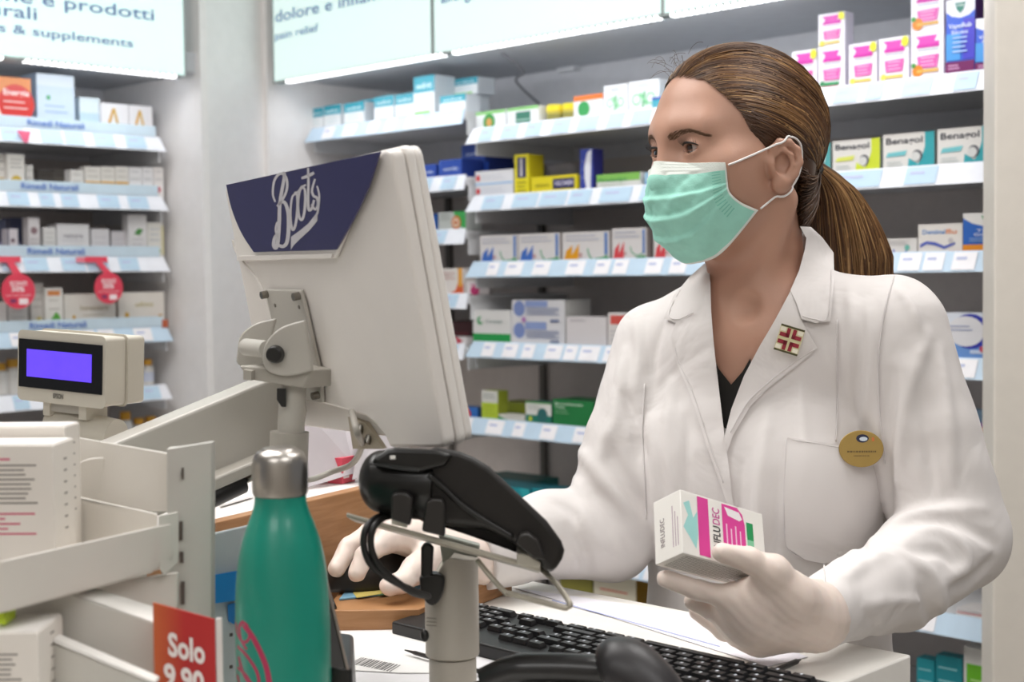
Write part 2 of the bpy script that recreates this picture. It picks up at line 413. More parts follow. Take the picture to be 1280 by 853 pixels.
carton(L1, -12, 38, 94, '#f0e4dc', [('r', 0, .45, 1, 1, '#e08a4a'), ('c', .62, .5, .46, '#cf2f28'), ('t', 'Energia', .3, .66, .95, .11, '#f6e6e0'), ('l', .3, .4, .9, .52, 2, '#f0d5d0'), ('r', 0, 0, 1, .1, '#ece8ea')], 'white and orange carton with a big red circle on the top left shelf', v=.03, dep=.08)
carton(L1, 45, 92, 91, '#dfe9f3', [('r', 0, .05, 1, .25, '#b9d3ea'), ('r', 0, .25, 1, .8, '#cfdff0'), ('c', .3, .6, .06, '#5fae7a'), ('l', .2, .35, .8, .45, 2, '#9fb8d6')], 'tall pale blue carton with a green leaf mark, top left shelf', v=.05, dep=.08, side='#a8bfd8')
carton(L1, 99, 124, 121, '#e3eff4', [('r', 0, .08, 1, .6, '#c8e0ee'), ('c', .5, .22, .14, '#9fd3bb')], 'short pale blue carton beside the tall pale blue one, top left shelf', v=.06)
for (xl, xr, pt, lb) in ((126, 160, 128, 'white carton with a yellow triangle, left of two alike on the top left shelf'), (161, 190, 131, 'white carton with a yellow triangle, right end of the top left shelf')):
    carton(L1, xl, xr, pt, '#f1eef0', [('p', [(.12, .14), (.42, .86), (.5, .86), (.24, .14)], '#e0a93c'), ('p', [(.42, .86), (.5, .86), (.72, .14), (.62, .14)], '#d9b04e'), ('c', .6, .14, .2, '#4f9e62', .12), ('c', .2, .14, .08, '#5a5338', .08)], lb, v=.05, group=None)
# row 2
carton(L2, -8, 8, 192, '#e5e2de', [('r', .1, .1, .9, .4, '#c9a53f'), ('l', .1, .6, .9, .8, 2, '#8b8b8b')], 'white carton with a gold picture cut by the left picture edge, second shelf', v=.05)
carton(L2, 9, 30, 192, '#e8e4df', [('c', .5, .3, .34, '#d0b03c'), ('l', .15, .65, .85, .85, 3, '#9a9a98')], 'white carton with a round yellow picture, second shelf', v=.03)
carton(L2, 32, 41, 206, '#e2ded9', [('l', .1, .3, .9, .8, 3, '#a9a6a2')], 'narrow white carton beside the yellow picture carton, second shelf', v=.05)
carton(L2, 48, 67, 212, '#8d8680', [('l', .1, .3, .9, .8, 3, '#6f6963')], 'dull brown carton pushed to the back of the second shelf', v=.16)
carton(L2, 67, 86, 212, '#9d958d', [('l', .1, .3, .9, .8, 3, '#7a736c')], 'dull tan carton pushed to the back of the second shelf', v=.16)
carton(L2, 88, 104, 212, '#e6e3e0', [('c', .6, .2, .2, '#b9c94d'), ('l', .15, .55, .85, .8, 2, '#a5a3a0')], 'white carton with a small lime dot left of the gold cartons', v=.03)
for i, (xl, xr, lb) in enumerate(((106, 125, 'leftmost of the three gold bottomed cartons'), (126, 143, 'middle one of the three gold bottomed cartons'), (144, 160, 'rightmost of the three gold bottomed cartons'))):
    carton(L2, xl, xr, 208, '#e9e5e0', [('r', 0, .04, 1, .5, '#d6a43a'), ('c', .5, .3, .28, '#a9701f'), ('l', .15, .65, .85, .85, 2, '#b1aca4')], lb+', second left shelf', v=.03, group='gold bottomed cartons')
carton(L2, 161, 177, 209, '#e9e8ea', [('c', .4, .25, .25, '#9fc4e6'), ('l', .15, .6, .85, .85, 2, '#a5a5aa')], 'white carton with a pale blue dot right of the gold cartons', v=.03)
carton(L2, 178, 191, 209, '#e9e8ea', [('c', .6, .25, .28, '#6f9ad0'), ('l', .15, .6, .85, .85, 2, '#a5a5aa')], 'white carton with a mid blue dot on the second left shelf', v=.03)
carton(L2, 192, 204, 209, '#e9e5e4', [('c', .4, .28, .3, '#b83a48'), ('l', .15, .6, .85, .85, 2, '#a5a5aa')], 'white carton with a red dot, right end of the second left shelf', v=.03)
# row 3
carton(L3, -6, 7, 274, '#3d4058', [('r', .1, .1, .9, .4, '#8b87a0')], 'dark navy carton cut by the left picture edge, third shelf', v=.05)
carton(L3, 9, 22, 286, '#cfc8ce', [('c', .5, .6, .2, '#6e5560'), ('r', 0, 0, .12, 1, '#41405c'), ('l', .2, .2, .9, .4, 2, '#a0959f')], 'small grey carton with a navy edge, third left shelf', v=.02)
carton(L3, 12, 33, 272, '#474b68', [('r', .3, .15, .7, .4, '#7a7b96')], 'navy blue carton behind the small grey one, third left shelf', v=.08, dep=.04)
carton(L3, 35, 49, 272, '#d3ced0', [('c', .5, .68, .3, '#8a6f76'), ('l', .1, .15, .9, .45, 4, '#aaa3a6')], 'tall grey carton with a dusky flower picture, third left shelf', v=.02)
carton(L3, 54, 69, 284, '#dcdad9', [('c', .5, .12, .25, '#a9bd5c'), ('l', .15, .5, .85, .8, 3, '#b3b1b0')], 'short white carton with a green foot, third left shelf', v=.03)
carton(L3, 71, 111, 280, '#dfdddf', [('l', .15, .2, .85, .5, 3, '#c3c0c6'), ('t', 'natura', .2, .6, .8, .14, '#a6a3ab')], 'widest plain white carton in the middle of the third left shelf', v=.03)
carton(L3, 114, 136, 286, '#dbd8db', [('l', .15, .3, .85, .7, 3, '#bdb9c0')], 'plain pale grey carton right of the widest one, third left shelf', v=.04)
carton(L3, 139, 158, 289, '#d3cfd3', [('l', .15, .3, .85, .7, 3, '#b9b5bb')], 'lowest plain grey carton left of the green leaf carton', v=.05)
carton(L3, 160, 183, 268, '#dcdadb', [('p', [(.3, .55), (.5, .68), (.8, .66), (.6, .52)], '#4b8a45'), ('l', .2, .2, .8, .42, 3, '#c0bcc2')], 'tall white carton with a green leaf, third left shelf', v=.03)
carton(L3, 184, 204, 278, '#dddbd6', [('c', .6, .2, .2, '#93ac6a'), ('r', .85, .1, 1, .9, '#d9d2a9'), ('l', .15, .5, .75, .8, 3, '#aeb6c4')], 'white carton with a cream edge, right end of the third left shelf', v=.03)
# row 4
carton(L4, -6, 8, 378, '#d9d5d2', [('r', .1, .05, .9, .2, '#b7c76a')], 'white carton cut by the left picture edge, fourth shelf', v=.04)
carton(L4, 10, 34, 370, '#d5d2cf', [('c', .75, .16, .12, '#6f9a50'), ('l', .15, .4, .85, .75, 3, '#b3b0ad')], 'grey white carton behind the left round red tag', v=.04)
carton(L4, 38, 54, 354, '#d3d0cc', [('c', .6, .25, .2, '#cdbd6c'), ('l', .15, .5, .85, .8, 3, '#b3b0ad')], 'tall grey carton between the left red tag and the leafy carton', v=.05)
carton(L4, 56, 78, 360, '#e2dfda', [('r', .15, .82, .85, .93, '#d98a4e'), ('p', [(.05, 0), (.25, .25), (.6, .45), (.8, .35), (.98, .05), (.98, 0)], '#5ca63f'), ('l', .2, .5, .8, .7, 2, '#b9b5ad')], 'white carton with green leaves and an orange heading, fourth left shelf', v=.03)
carton(L4, 80, 144, 368, '#dcd8d1', [('p', [(.12, .1), (.16, .42), (.2, .42), (.24, .1)], '#cfa02c'), ('t', 'benessere', .3, .55, .85, .14, '#b9b19b'), ('l', .35, .2, .85, .4, 2, '#c4bcab')], 'long white carton with a gold drop behind the right red tag', v=.03)
carton(L4, 148, 205, 366, '#ded9d2', [('p', [(.1, .1), (.14, .45), (.2, .45), (.24, .1)], '#d2a21f'), ('t', 'oligo', .35, .6, .75, .14, '#c4b98e'), ('c', .9, .3, .05, '#c69a3c')], 'long white carton with a gold drop, right end of the fourth left shelf', v=.03)
carton(L4, 203, 210, 400, '#b85c3c', [], 'tiny rust red carton at the right end of the fourth left shelf', v=.0, dep=.03)
# row 5 and 6 bottles
for xc, pt, lb in ((4, 455, 'yellow capped white bottle at the left picture edge'), (20, 450, 'yellow capped white bottle just left of the customer display')):
    bottle(L5, xc, pt, 19, '#d9d6d2', '#c9962e', lb, v=.07)
for xc, pt, lb in ((176, 447, 'yellow capped bottle partly hidden by the right side of the customer display'), (188, 450, 'yellow capped bottle at the right end of the shelf beside the customer display')):
    bottle(L5, xc, pt, 15, '#dcdad6', '#d39b28', lb, v=.07, band='#c9cfe0')
for xc, pt, lb in ((131, 528, 'leftmost yellow capped bottle under the customer display'), (146, 527, 'second yellow capped bottle from the left under the display'), (161, 516, 'tallest yellow capped bottle on the lowest left shelf'), (178, 524, 'second yellow capped bottle from the right on the lowest left shelf'), (193, 522, 'rightmost yellow capped bottle on the lowest left shelf')):
    bottle(L6, xc, pt, 16, '#dfe0e0', '#d39b28', lb, v=.08, band='#d6d8dc')
# round red hanging tags
def red_tag(px, py, r, top, label):
    F = FL; v = -.028; red = mat('#e2455c', .4, name='promo_red'); wh = mat('#fbe6ea', .4, name='promo_white')
    s, z = F.hit(px, py, v); s2, z2 = F.hit(top[0], top[1], v+.006)
    R = r*3.55/FPX; g = MB()
    pts = [F.pt(s+R*math.cos(a*math.pi/16), v, z+R*math.sin(a*math.pi/16)) for a in range(32)]; g.plate(pts, F.n*.0012, red)
    g.plate([F.pt(s-.011, v, z+R*.9), F.pt(s+.011, v, z+R*.9), F.pt(s2+.009, v+.006, z2), F.pt(s2-.009, v+.006, z2)], F.n*.0012, red)
    g.plate([F.pt(s2-.03, -.018, z2-.004), F.pt(s2+.03, -.018, z2-.004), F.pt(s2+.03, -.016, z2+.01), F.pt(s2-.03, -.016, z2+.01)], F.n*.0012, red)
    y = -.0008
    g.text('SCONTI', F.pt(s-R*.5, v+y, z+R*.3), F.u, (0, 0, 1), .010, wh, fit=R, bold=.03); g.text('50%', F.pt(s-R*.4, v+y, z-.001), F.u, (0, 0, 1), .011, wh, fit=R*.75, bold=.03)
    g.text('sul secondo', F.pt(s-R*.75, v+y, z-R*.27), F.u, (0, 0, 1), .004, wh, fit=R*1.5)
    g.plate([F.pt(s+R*.02, v+y, z-R*.75), F.pt(s+R*.55, v+y, z-R*.75), F.pt(s+R*.55, v+y, z-R*.42), F.pt(s+R*.02, v+y, z-R*.42)], F.n*.0002, wh)
    g.plate([F.pt(s-R*.5, v+y, z-R*.65), F.pt(s-R*.15, v+y, z-R*.65), F.pt(s-R*.15, v+y, z-R*.45), F.pt(s-R*.5, v+y, z-R*.45)], F.n*.0002, mat('#7a3a66', .4))
    tag(g.build('hanging_tag'), label, 'tag')
red_tag(23, 364, 21, (12, 326), 'round red discount tag hanging at the left edge of the left shelves')
red_tag(136, 360, 19.5, (122, 326), 'round red discount tag hanging further right, above the display corner')
# pink price cards on shelf rail
for x0, x1, lb in ((-8, 24, 'pink promotion strip on the third rail at the picture edge'), (95, 112, 'small pink promotion strip on the third rail left of the right red tag')):
    s0, z = FL.hit(x0, 325, -.01); s1, _ = FL.hit(x1, 325, -.01); tag(fbox(FL, s0, s1, -.012, -.010, z-.006, z+.006, mat('#f08a9c', .4)).build('promotion_strip'), lb, 'label')
s0, z0_ = FL.hit(21, 163, -.016); s1, z1_ = FL.hit(33, 178, -.016)
g = MB(); g.plate([FL.pt(s0, -.016, z0_), FL.pt(s1+.012, -.016, z0_), FL.pt(s1+.004, -.016, z1_), FL.pt(s1-.006, -.016, z1_)], FL.n*.001, mat('#ee6f92', .4)); tag(g.build('promotion_strip'), 'pink triangular flag on the top left shelf rail', 'label')
# ---- right wall, far bay (between pillar and monitor)
S1 = shelf(FR, 380, 577, 178, 155, 'top shelf of the far bay with teal banded cartons', rail_blue, 5, seed=11)
S2 = shelf(FR, 380, 579, 252, 237, 'far bay shelf holding blue cartons right of the monitor', rail_white, 16, seed=12, ttag=tag_blue)
S3 = shelf(FR, 380, 579, 311, 306, 'far bay shelf with a grey and green carton right of the monitor', rail_white, 16, seed=13, ttag=tag_blue)
S4 = shelf(FR, 380, 582, 382, 389, 'far bay shelf with an orange and white carton right of the monitor', rail_white, 16, seed=14, ttag=tag_blue)
S5 = shelf(FR, 380, 578, 437, 454, 'far bay shelf with a red chevron carton right of the monitor', rail_white, 14, seed=15, ttag=tag_blue)
def teal(sh, xl, xr, pt, lb, foot=True, **k):
    pr = [('r', 0, .6, 1, 1, '#2fa3b8'), ('t', 'sedivit', .12, .7, .88, .14, '#d3eef2'), ('r', 0, 0, 1, .6, '#eef1f3'), ('l', .2, .3, .8, .45, 2, '#b3d3d8')]
    if foot: pr.append(('r', .05, .04, .8, .14, '#8fcf6a'))
    return carton(sh, xl, xr, pt, '#eef1f3', pr, lb, side='#dfe5ea', group='teal banded cartons', **k)
teal(S1, 385, 404, 137, 'leftmost of the teal banded white cartons', v=.03, foot=False)
teal(S1, 405, 426, 133, 'second from the left of the teal banded white cartons', v=.03, foot=False)
teal(S1, 430, 455, 130, 'third from the left of the teal banded white cartons', v=.03)
teal(S1, 450, 470, 126, 'fourth teal banded carton, half tucked behind its right neighbour', v=.07)
teal(S1, 468, 492, 122, 'fifth from the left of the teal banded white cartons', v=.03)
teal(S1, 494, 518, 119, 'teal banded carton touching the left side of the tall one', v=.03)
teal(S1, 517, 543, 97, 'tallest teal banded white carton', v=.03, dep=.07)
teal(S1, 550, 582, 121, 'teal banded carton in front, right end of the far bay top shelf', v=.02, dep=.05)
_, ztop = teal(S1, 560, 590, 122, 'teal banded carton behind, lower of two stacked', v=.10, dep=.06)
teal(S1, 566, 597, 100, 'teal banded carton stacked at the back, right end of the top shelf', v=.10, dep=.06, z0=ztop+.0005)
# far bay row 2 to 5
def bluec(xl, xr, pt, lb, **k): return carton(S2, xl, xr, pt, '#2b4fae', [('r', 0, 0, .08, 1, '#3d63c2'), ('t', 'nordic', .2, .4, .85, .2, '#c9d6f2'), ('r', 0, .0, 1, .1, '#2445a0')], lb, side='#263f93', group='blue cartons', **k)
bluec(522, 545, 207, 'royal blue carton nearest the monitor edge', v=.02); bluec(549, 577, 201, 'royal blue carton right of the nearest one', v=.02, dep=.07)
_, zt_ = bluec(566, 611, 206, 'lower dark blue carton at the back of the blue cartons', v=.1, dep=.14)
bluec(577, 606, 182, 'royal blue carton stacked on top of the others', v=.1, dep=.1, z0=zt_)
carton(S3, 528, 545, 268, '#2e63b4', [('c', .5, .3, .3, '#c23b5e'), ('p', [(.0, .7), (1, .9), (1, 1), (0, 1)], '#1f4a9a')], 'blue carton with a crimson spot against the monitor edge', v=.02)
carton(S3, 548, 582, 266, '#c7ccc9', [('p', [(.55, 1), (1, 1), (1, 0), (.75, .3)], '#3fae57'), ('c', .66, .42, .17, '#d97a3c'), ('c', .66, .42, .11, '#f0e2c9'), ('c', .66, .42, .06, '#d0642c'), ('l', .08, .6, .45, .85, 3, '#8f9a94')], 'grey carton with a green corner and orange target', v=.02)
carton(S4, 540, 579, 336, '#e6e0dc', [('p', [(.45, 0), (.75, .15), (.85, .5), (1, .4), (1, 0)], '#e2683c'), ('r', .84, .3, .97, 1, '#e8a743'), ('l', .08, .6, .75, .8, 3, '#c98f87')], 'white carton with an orange swoosh right of the monitor', v=.02)
carton(S4, 582, 603, 352, '#e8e2e4', [('c', .4, .3, .2, '#c73a78'), ('r', .2, .7, .8, .8, '#c77aa0')], 'white carton with a magenta dot turned sideways beyond the orange one', v=.03, rot=.5)
carton(S5, 548, 583, 421, '#dfdadb', [('p', [(.5, 1), (.68, 1), (.88, .5), (.68, 0), (.5, 0), (.7, .5)], '#c11f3e'), ('l', .08, .4, .45, .6, 2, '#c98f9a')], 'white carton with a crimson chevron right of the monitor', v=.02)
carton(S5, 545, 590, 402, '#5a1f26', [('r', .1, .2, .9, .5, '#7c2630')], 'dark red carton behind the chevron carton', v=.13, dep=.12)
# ---- right wall, near bay
A = shelf(FR, 581, 1242, 181, 110, 'top shelf of the near bay running behind the pharmacist head', rail_white, 70, seed=21, ttag=tag_blue)
B = shelf(FR, 581, 1242, 266, 226, 'near bay shelf with the yellow cartons and lozenge boxes', rail_white, 60, seed=22, ttag=tag_blue, wtag=(.06, .1))
C = shelf(FR, 581, 1242, 346, 341, 'near bay shelf at the height of the pharmacist mask', rail_blue, 60, seed=23)
D = shelf(FR, 581, 1242, 446, 477, 'near bay shelf with the large blue printed carton', rail_blue, 60, seed=24)
E = shelf(FR, 548, 1242, 545, 598, 'near bay shelf with green cartons beside the pharmacist elbow', rail_blue, 60, seed=25)
Fh = shelf(FR, 540, 1242, 668, 822, 'near bay shelf level with the pharmacist forearms', rail_blue, 60, seed=26)
G = shelf(FR, 540, 1242, 770, 975, 'lowest near bay shelf with a yellow carton', rail_white, 10, seed=27, ttag=tag_blue)
for k_ in range(2):
    xl, xr, pt = ((595, 632, 141), (634, 673, 136))[k_]
    pic = [('c', .45, .42, .2, '#3f9a4a'), ('c', .45, .4, .1, '#d8a05a')] if k_ == 0 else [('r', .28, .12, .75, .75, '#3c7a66'), ('r', .3, .3, .73, .36, '#a9cbbf')]
    carton(A, xl, xr, pt, '#eceef0', [('r', 0, .84, 1, 1, '#8fcf7c')]+pic+[('l', .04, .2, .2, .6, 3, '#c3ccc4')], ('white carton with a green lid edge and a green apple picture', 'white carton with a green lid edge and a dark green square')[k_], v=.03)
def tub(sh, xl, xr, pt, lb, v=.03):
    F, zt, _, _ = sh; s0, za = F.hit(xl, pt, v); s1, _ = F.hit(xr, pt, v); r = (s1-s0)/2; h = za-zt
    t = thing('supplement_tub', lb, 'tub', F.pt((s0+s1)/2, v+r, zt), F.rot, 'yellow tubs')
    g = MB(); g.lathe([(r*.93, 0), (r*.96, .002), (r*.96, h*.66)], mat('#cdbb4e', .4), n=24); g.lathe([(r*.97, h*.15), (r*.97, h*.5)], mat('#8f8a48', .4), n=24); g.build('body', t, world=False, smooth='auto')
    g = MB(); g.lathe([(r, h*.66), (r, h*.95), (r*.9, h)], mat('#f0dc2a', .4), n=24); g.build('lid', t, world=False, smooth='auto')
tub(A, 677, 697, 132, 'left one of two small yellow lidded tubs'); tub(A, 698, 716, 130, 'right one of two small yellow lidded tubs')
carton(A, 717, 754, 121, '#eceef0', [('r', 0, .78, 1, 1, '#ef7d3a'), ('c', .35, .42, .2, '#3fa25a'), ('l', .6, .2, .95, .5, 3, '#c9cfd2')], 'white carton with an orange top band and green roundel', v=.03)
for xl, xr, pt, lb in ((755, 784, 108, 'left white carton with a green looping pattern near the forehead'), (786, 824, 103, 'right white carton with a green looping pattern touching the forehead')):
    carton(A, xl, xr, pt, '#eff1f4', [('a', .26, .42, .15, .035, 0, 360, '#7ccf92'), ('a', .72, .42, .15, .035, 0, 360, '#7ccf92'), ('p', [(.44, .16), (.5, .16), (.56, .66), (.5, .66)], '#58b878'), ('p', [(.36, .6), (.42, .64), (.64, .24), (.58, .2)], '#8fd9a2'), ('l', .3, .8, .7, .88, 2, '#c3c9d2')], lb, v=.03)
carton(A, 815, 836, 122, '#49b3c9', [('r', 0, .8, 1, 1, '#5360b8'), ('l', .1, .3, .9, .5, 2, '#bfe3ea')], 'teal and violet carton half hidden by the forehead', v=.015, dep=.03)
def pink(xl, xr, pt, lb, fruit, acc='#efe14a', z0=None, **k):
    pr = [('p', [(.14, .93), (.8, .93), (.72, .8), (.86, .8), (.86, .72), (.2, .72), (.26, .84)], '#dd4fb4'), ('r', .2, .62, .84, .645, '#b9bac4'), ('r', .18, .68, .86, .75, '#d23aa8'),
          ('p', [(.2, .5), (.86, .52), (.8, .25), (.24, .25)], '#e062b0'), ('l', .3, .3, .74, .45, 3, '#f3b9dc')]
    if fruit == 'c': pr += [('c', .22, .2, .17, '#e08a2c'), ('r', .2, .16, .85, .22, '#e8b45c'), ('c', .1, .32, .07, '#4b9a4a')]
    elif fruit == 'g': pr += [('r', .08, .13, .8, .2, '#3fa069'), ('r', .05, .05, .78, .1, '#d9727a'), ('c', .18, .18, .08, '#3a8f5c')]
    else: pr += [('c', .16, .15, .1, '#efe05c'), ('r', .2, .12, .82, .18, '#eccf62'), ('c', .9, .88, .12, '#eeea3a', .11)]
    return carton(A, xl, xr, pt, '#f3eef4', pr, lb, v=.03, side='#ded9e6', z0=z0, group='white and magenta cold remedy cartons', **k)
pink(990, 1021, 65, 'magenta printed white carton half hidden by the back of the hair', 'y')
_, zz = pink(1023, 1056, 62, 'magenta printed carton with a green leaf foot, lower of a stack of two', 'g')
pink(1023, 1056, 19, 'magenta printed carton on top of the green leaf carton', 'y', z0=zz)
pink(1061, 1096, 56, 'magenta printed carton with a yellow spot, left of two alike', 'y')
pink(1099, 1136, 49, 'magenta printed carton with a yellow spot, right of two alike', 'y')
_, zz = pink(1139, 1180, 43, 'magenta printed carton with an orange, lower of the right stack', 'c')
pink(1139, 1180, -12, 'magenta printed carton with an orange, top of the right stack', 'c', z0=zz)
def vicks(xl, xr, pt, lb, v=.02, **k):
    return carton(A, xl, xr, pt, '#3d62cf', [('p', [(0, 1), (1, 1), (1, .84), (.8, .78), (.5, .75), (.2, .78), (0, .84)], '#f1f0f6'), ('r', .6, .2, 1, .74, '#4a46c4'), ('r', 0, .2, .5, .55, '#4f9be0'),
        ('p', [(.32, .95), (.68, .95), (.62, .86), (.5, .81), (.38, .86)], '#2f7d6b'), ('t', 'VICKS', .37, .9, .64, .03, '#e9f3ef'), ('t', 'VapoRub', .1, .62, .9, .06, '#dfe6f7'), ('t', 'Sinex', .2, .54, .8, .05, '#cfdcf5'), ('l', .25, .3, .75, .48, 4, '#a9c3ef'), ('r', 0, 0, 1, .18, '#74215f'), ('l', .1, .08, .5, .12, 2, '#c58fb5')], lb, v=v, side='#5a2a7e', **k)
vicks(1183, 1219, 1, 'tall blue and plum cough remedy carton on the near top shelf', dep=.05); vicks(1220, 1262, 24, 'shorter blue and plum carton cut by the cream panel', dep=.05)
carton(A, 1216, 1240, 0, '#5f2760', [('l', .2, .4, .8, .7, 3, '#8c5a92')], 'plum carton standing behind the two blue cough remedy cartons', v=.1, dep=.05)
# row B
_, zz = carton(B, 594, 641, 232, '#dfe0e6', [('c', .08, .5, .06, '#d2474c'), ('r', 0, 0, 1, .12, '#9cc1e6'), ('l', .2, .4, .8, .6, 2, '#b5b6c4')], 'flat white carton with a red dot, bottom of a stack of two', v=.02, dep=.06)
carton(B, 594, 641, 215, '#e3e3e8', [('c', .08, .5, .06, '#d2474c'), ('r', 0, 0, 1, .12, '#9cc1e6'), ('l', .2, .4, .8, .6, 2, '#b5b6c4')], 'flat white carton with a red dot, top of a stack of two', v=.02, z0=zz, dep=.06)
carton(B, 643, 661, 194, '#e4d61e', [('r', .2, .42, .8, .93, '#2c2a5c'), ('r', .4, .46, .56, .9, '#c9c4c8'), ('l', .2, .1, .8, .3, 3, '#8f8a24')], 'upright bright yellow carton with a navy window', v=.02, dep=.05, side='#c9bc1a')
carton(B, 664, 721, 222, '#e0d01e', [('r', .48, .22, .95, .82, '#2c2a5c'), ('t', 'VOLTAREN', .52, .42, .92, .25, '#d9d4ea'), ('t', 'dolore', .1, .4, .4, .22, '#a39a1a')], 'flat bright yellow carton with a navy panel', v=.02, dep=.05)
carton(B, 725, 741, 187, '#35449c', [('p', [(.5, 0), (.8, 0), (.9, 1), (.55, .9), (.35, .6), (.35, .3)], '#e3e4ec'), ('l', .1, .3, .3, .7, 3, '#8c98d2')], 'upright blue carton with a white curve', v=.02, side='#2f2f7a', dep=.035)
carton(B, 746, 800, 219, '#dcdcd8', [('r', 0, .5, 1, 1, '#84bf5a'), ('t', 'Proctolyn', .05, .5, .7, .26, '#4f9a56'), ('l', .08, .15, .7, .3, 2, '#9fb59a')], 'flat white and green carton beside the mask', v=.02, dep=.04)
carton(B, 806, 830, 216, '#9fc6e2', [('r', 0, 0, 1, .3, '#5d9ed0')], 'pale blue carton mostly hidden behind the mask', v=.02, dep=.03)
def ben(xl, xr, pt, lb, c1, c2, **k):
    return carton(B, xl, xr, pt, '#e3e0dc', [('p', [(.82, 1), (1, 1), (1, 0), (.62, 0), (.75, .25), (.82, .6)], c1), ('t', 'Benagol', .06, .72, .78, .17, '#4c4d55'), ('p', [(.1, .48), (.48, .52), (.44, .38), (.06, .36)], c2), ('l', .08, .12, .4, .2, 2, '#b9c4c4'),
        ('c', .68, .36, .1, '#6a6a70'), ('c', .655, .33, .085, '#d6d6d4'), ('p', [(.5, 0), (.52, .3), (.62, .2), (.72, .1), (.74, 0)], c1)], lb, v=.02, side='#8d9896', group='lozenge boxes', **k)
ben(1006, 1038, 181, 'lozenge box mostly hidden behind the ponytail', '#5aa9ac', '#86c3c6'); ben(1041, 1100, 177, 'Benagol lozenge box with a lime corner', '#cfdc3a', '#dbe06a')
ben(1104, 1168, 169, 'Benagol lozenge box with a teal corner, left of two alike', '#38a3ac', '#79c5cb'); ben(1172, 1240, 162, 'Benagol lozenge box with a teal corner, right of two alike', '#38a3ac', '#79c5cb')
# row C
for xl, xr, pt, col, lb in ((600, 647, 295, '#3f6fc4', 'white carton with a blue flourish, left of two alike'), (648, 700, 293, '#3f6fc4', 'white carton with a blue flourish, right of two alike'), (703, 762, 291, '#e6a01e', 'white carton with an orange and yellow flourish'), (765, 808, 286, '#dc4a52', 'white carton with a red flourish left of the mask'), (817, 860, 285, '#dc4a52', 'white carton with a red flourish behind the mask')):
    carton(C, xl, xr, pt, '#dfdbdb', [('p', [(.03, 0), (.08, .35), (.22, .55), (.2, .2), (.36, .6), (.34, 0)], col), ('a', .75, .42, .22, .03, 180, 330, '#6fb089'), ('p', [(.7, 0), (.98, 0), (.98, .14), (.7, .08)], '#3f9a5a'), ('r', .9, .2, .96, .95, '#5b83c4'), ('l', .08, .72, .8, .85, 2, '#a9b0c9'), ('c', .4, .2, .04, '#c9a3a3')], lb, v=.02, side='#a59a98', dep=.04, group='cartons with a coloured flourish')
carton(C, 1100, 1146, 299, '#dcd8d5', [('a', .55, .3, .2, .05, 180, 360, '#6a7ac4'), ('l', .1, .6, .8, .8, 3, '#a9a7a9'), ('c', .75, .4, .07, '#6fb3a5')], 'white carton just right of the ponytail', v=.02)
carton(C, 1148, 1203, 281, '#e4dfda', [('t', 'Dentinal', .1, .66, .62, .15, '#4f86c4'), ('t', 'flu', .63, .66, .88, .15, '#e08a5c'), ('p', [(.05, .32), (.2, .42), (.4, .38), (.6, .24), (.85, .36), (.85, .3), (.6, .14), (.4, .26), (.2, .32), (.05, .2)], '#5563b4'), ('r', .7, .02, 1, .08, '#e0845c'), ('c', .75, .42, .06, '#c9c3c4')], 'white carton with a wavy blue line and orange lettering', v=.02)
carton(C, 1204, 1262, 267, '#2f66bd', [('p', [(0, 1), (1, 1), (1, .82), (.7, .66), (.45, .66), (.2, .74), (0, .88)], '#e9e6e4'), ('p', [(.4, .92), (.76, .92), (.7, .78), (.58, .7), (.46, .78)], '#3a9a5c'), ('r', 0, 0, 1, .2, '#e68f22'), ('t', 'VICKS', .43, .82, .73, .05, '#e9f3ef'), ('t', 'Tosse', .3, .52, .8, .07, '#d6def2'), ('t', 'Gola Sinex', .25, .42, .95, .07, '#d6def2'), ('l', .15, .28, .8, .34, 2, '#8fb0e0')], 'blue cough carton with an orange foot, near end of the mask high shelf', v=.02, dep=.05)
# row D
carton(D, 591, 638, 388, '#dfdedd', [('r', 0, .04, 1, .28, '#1f9a4a'), ('c', .2, .68, .08, '#3fa060'), ('c', .24, .7, .05, '#dfdedd'), ('t', 'Curasept', .36, .62, .8, .1, '#9aa8a4')], 'white carton with a green stripe and green roundel', v=.02, dep=.05)
carton(D, 640, 706, 375, '#dcdbdf', [('c', .14, .8, .11, '#7d8fc4'), ('c', .14, .3, .11, '#7d8fc4'), ('r', .26, .84, .68, .98, '#8fa0cf'), ('r', .26, .33, .66, .5, '#8fa0cf'), ('l', .28, .66, .9, .8, 4, '#9aa2bd'), ('l', .28, .14, .9, .28, 4, '#9aa2bd'), ('r', .74, .5, .9, .56, '#6d7a9c'), ('c', .24, .55, .04, '#b37ab8'), ('r', .74, .04, .9, .09, '#6d7a9c')], 'largest white carton printed in pale blue on both halves', v=.03, dep=.09, side='#c9c9c6')
carton(D, 708, 758, 396, '#d9d4d6', [('l', .1, .84, .5, .88, 2, '#b3aeb4')], 'plain white carton without print', v=.02, dep=.07)
carton(D, 760, 790, 391, '#ddd8d6', [('r', .1, .66, .9, .92, '#d4574e'), ('l', .1, .2, .9, .45, 3, '#b3aeb4')], 'white carton with a red heading beside the shoulder', v=.02)
carton(D, 1180, 1241, 391, '#dfe4ee', [('r', 0, 0, 1, .55, '#6f9ad8'), ('c', .55, .6, .40, '#3238a8', .38), ('c', .46, .6, .38, '#e3e2e6', .33), ('r', .55, .12, .95, .2, '#c9d6ee'), ('c', .8, .22, .06, '#c94a5c'), ('l', .12, .62, .6, .7, 2, '#a0a9c9')], 'white and blue carton with a dark blue ring behind the shoulder', v=.02, dep=.06)
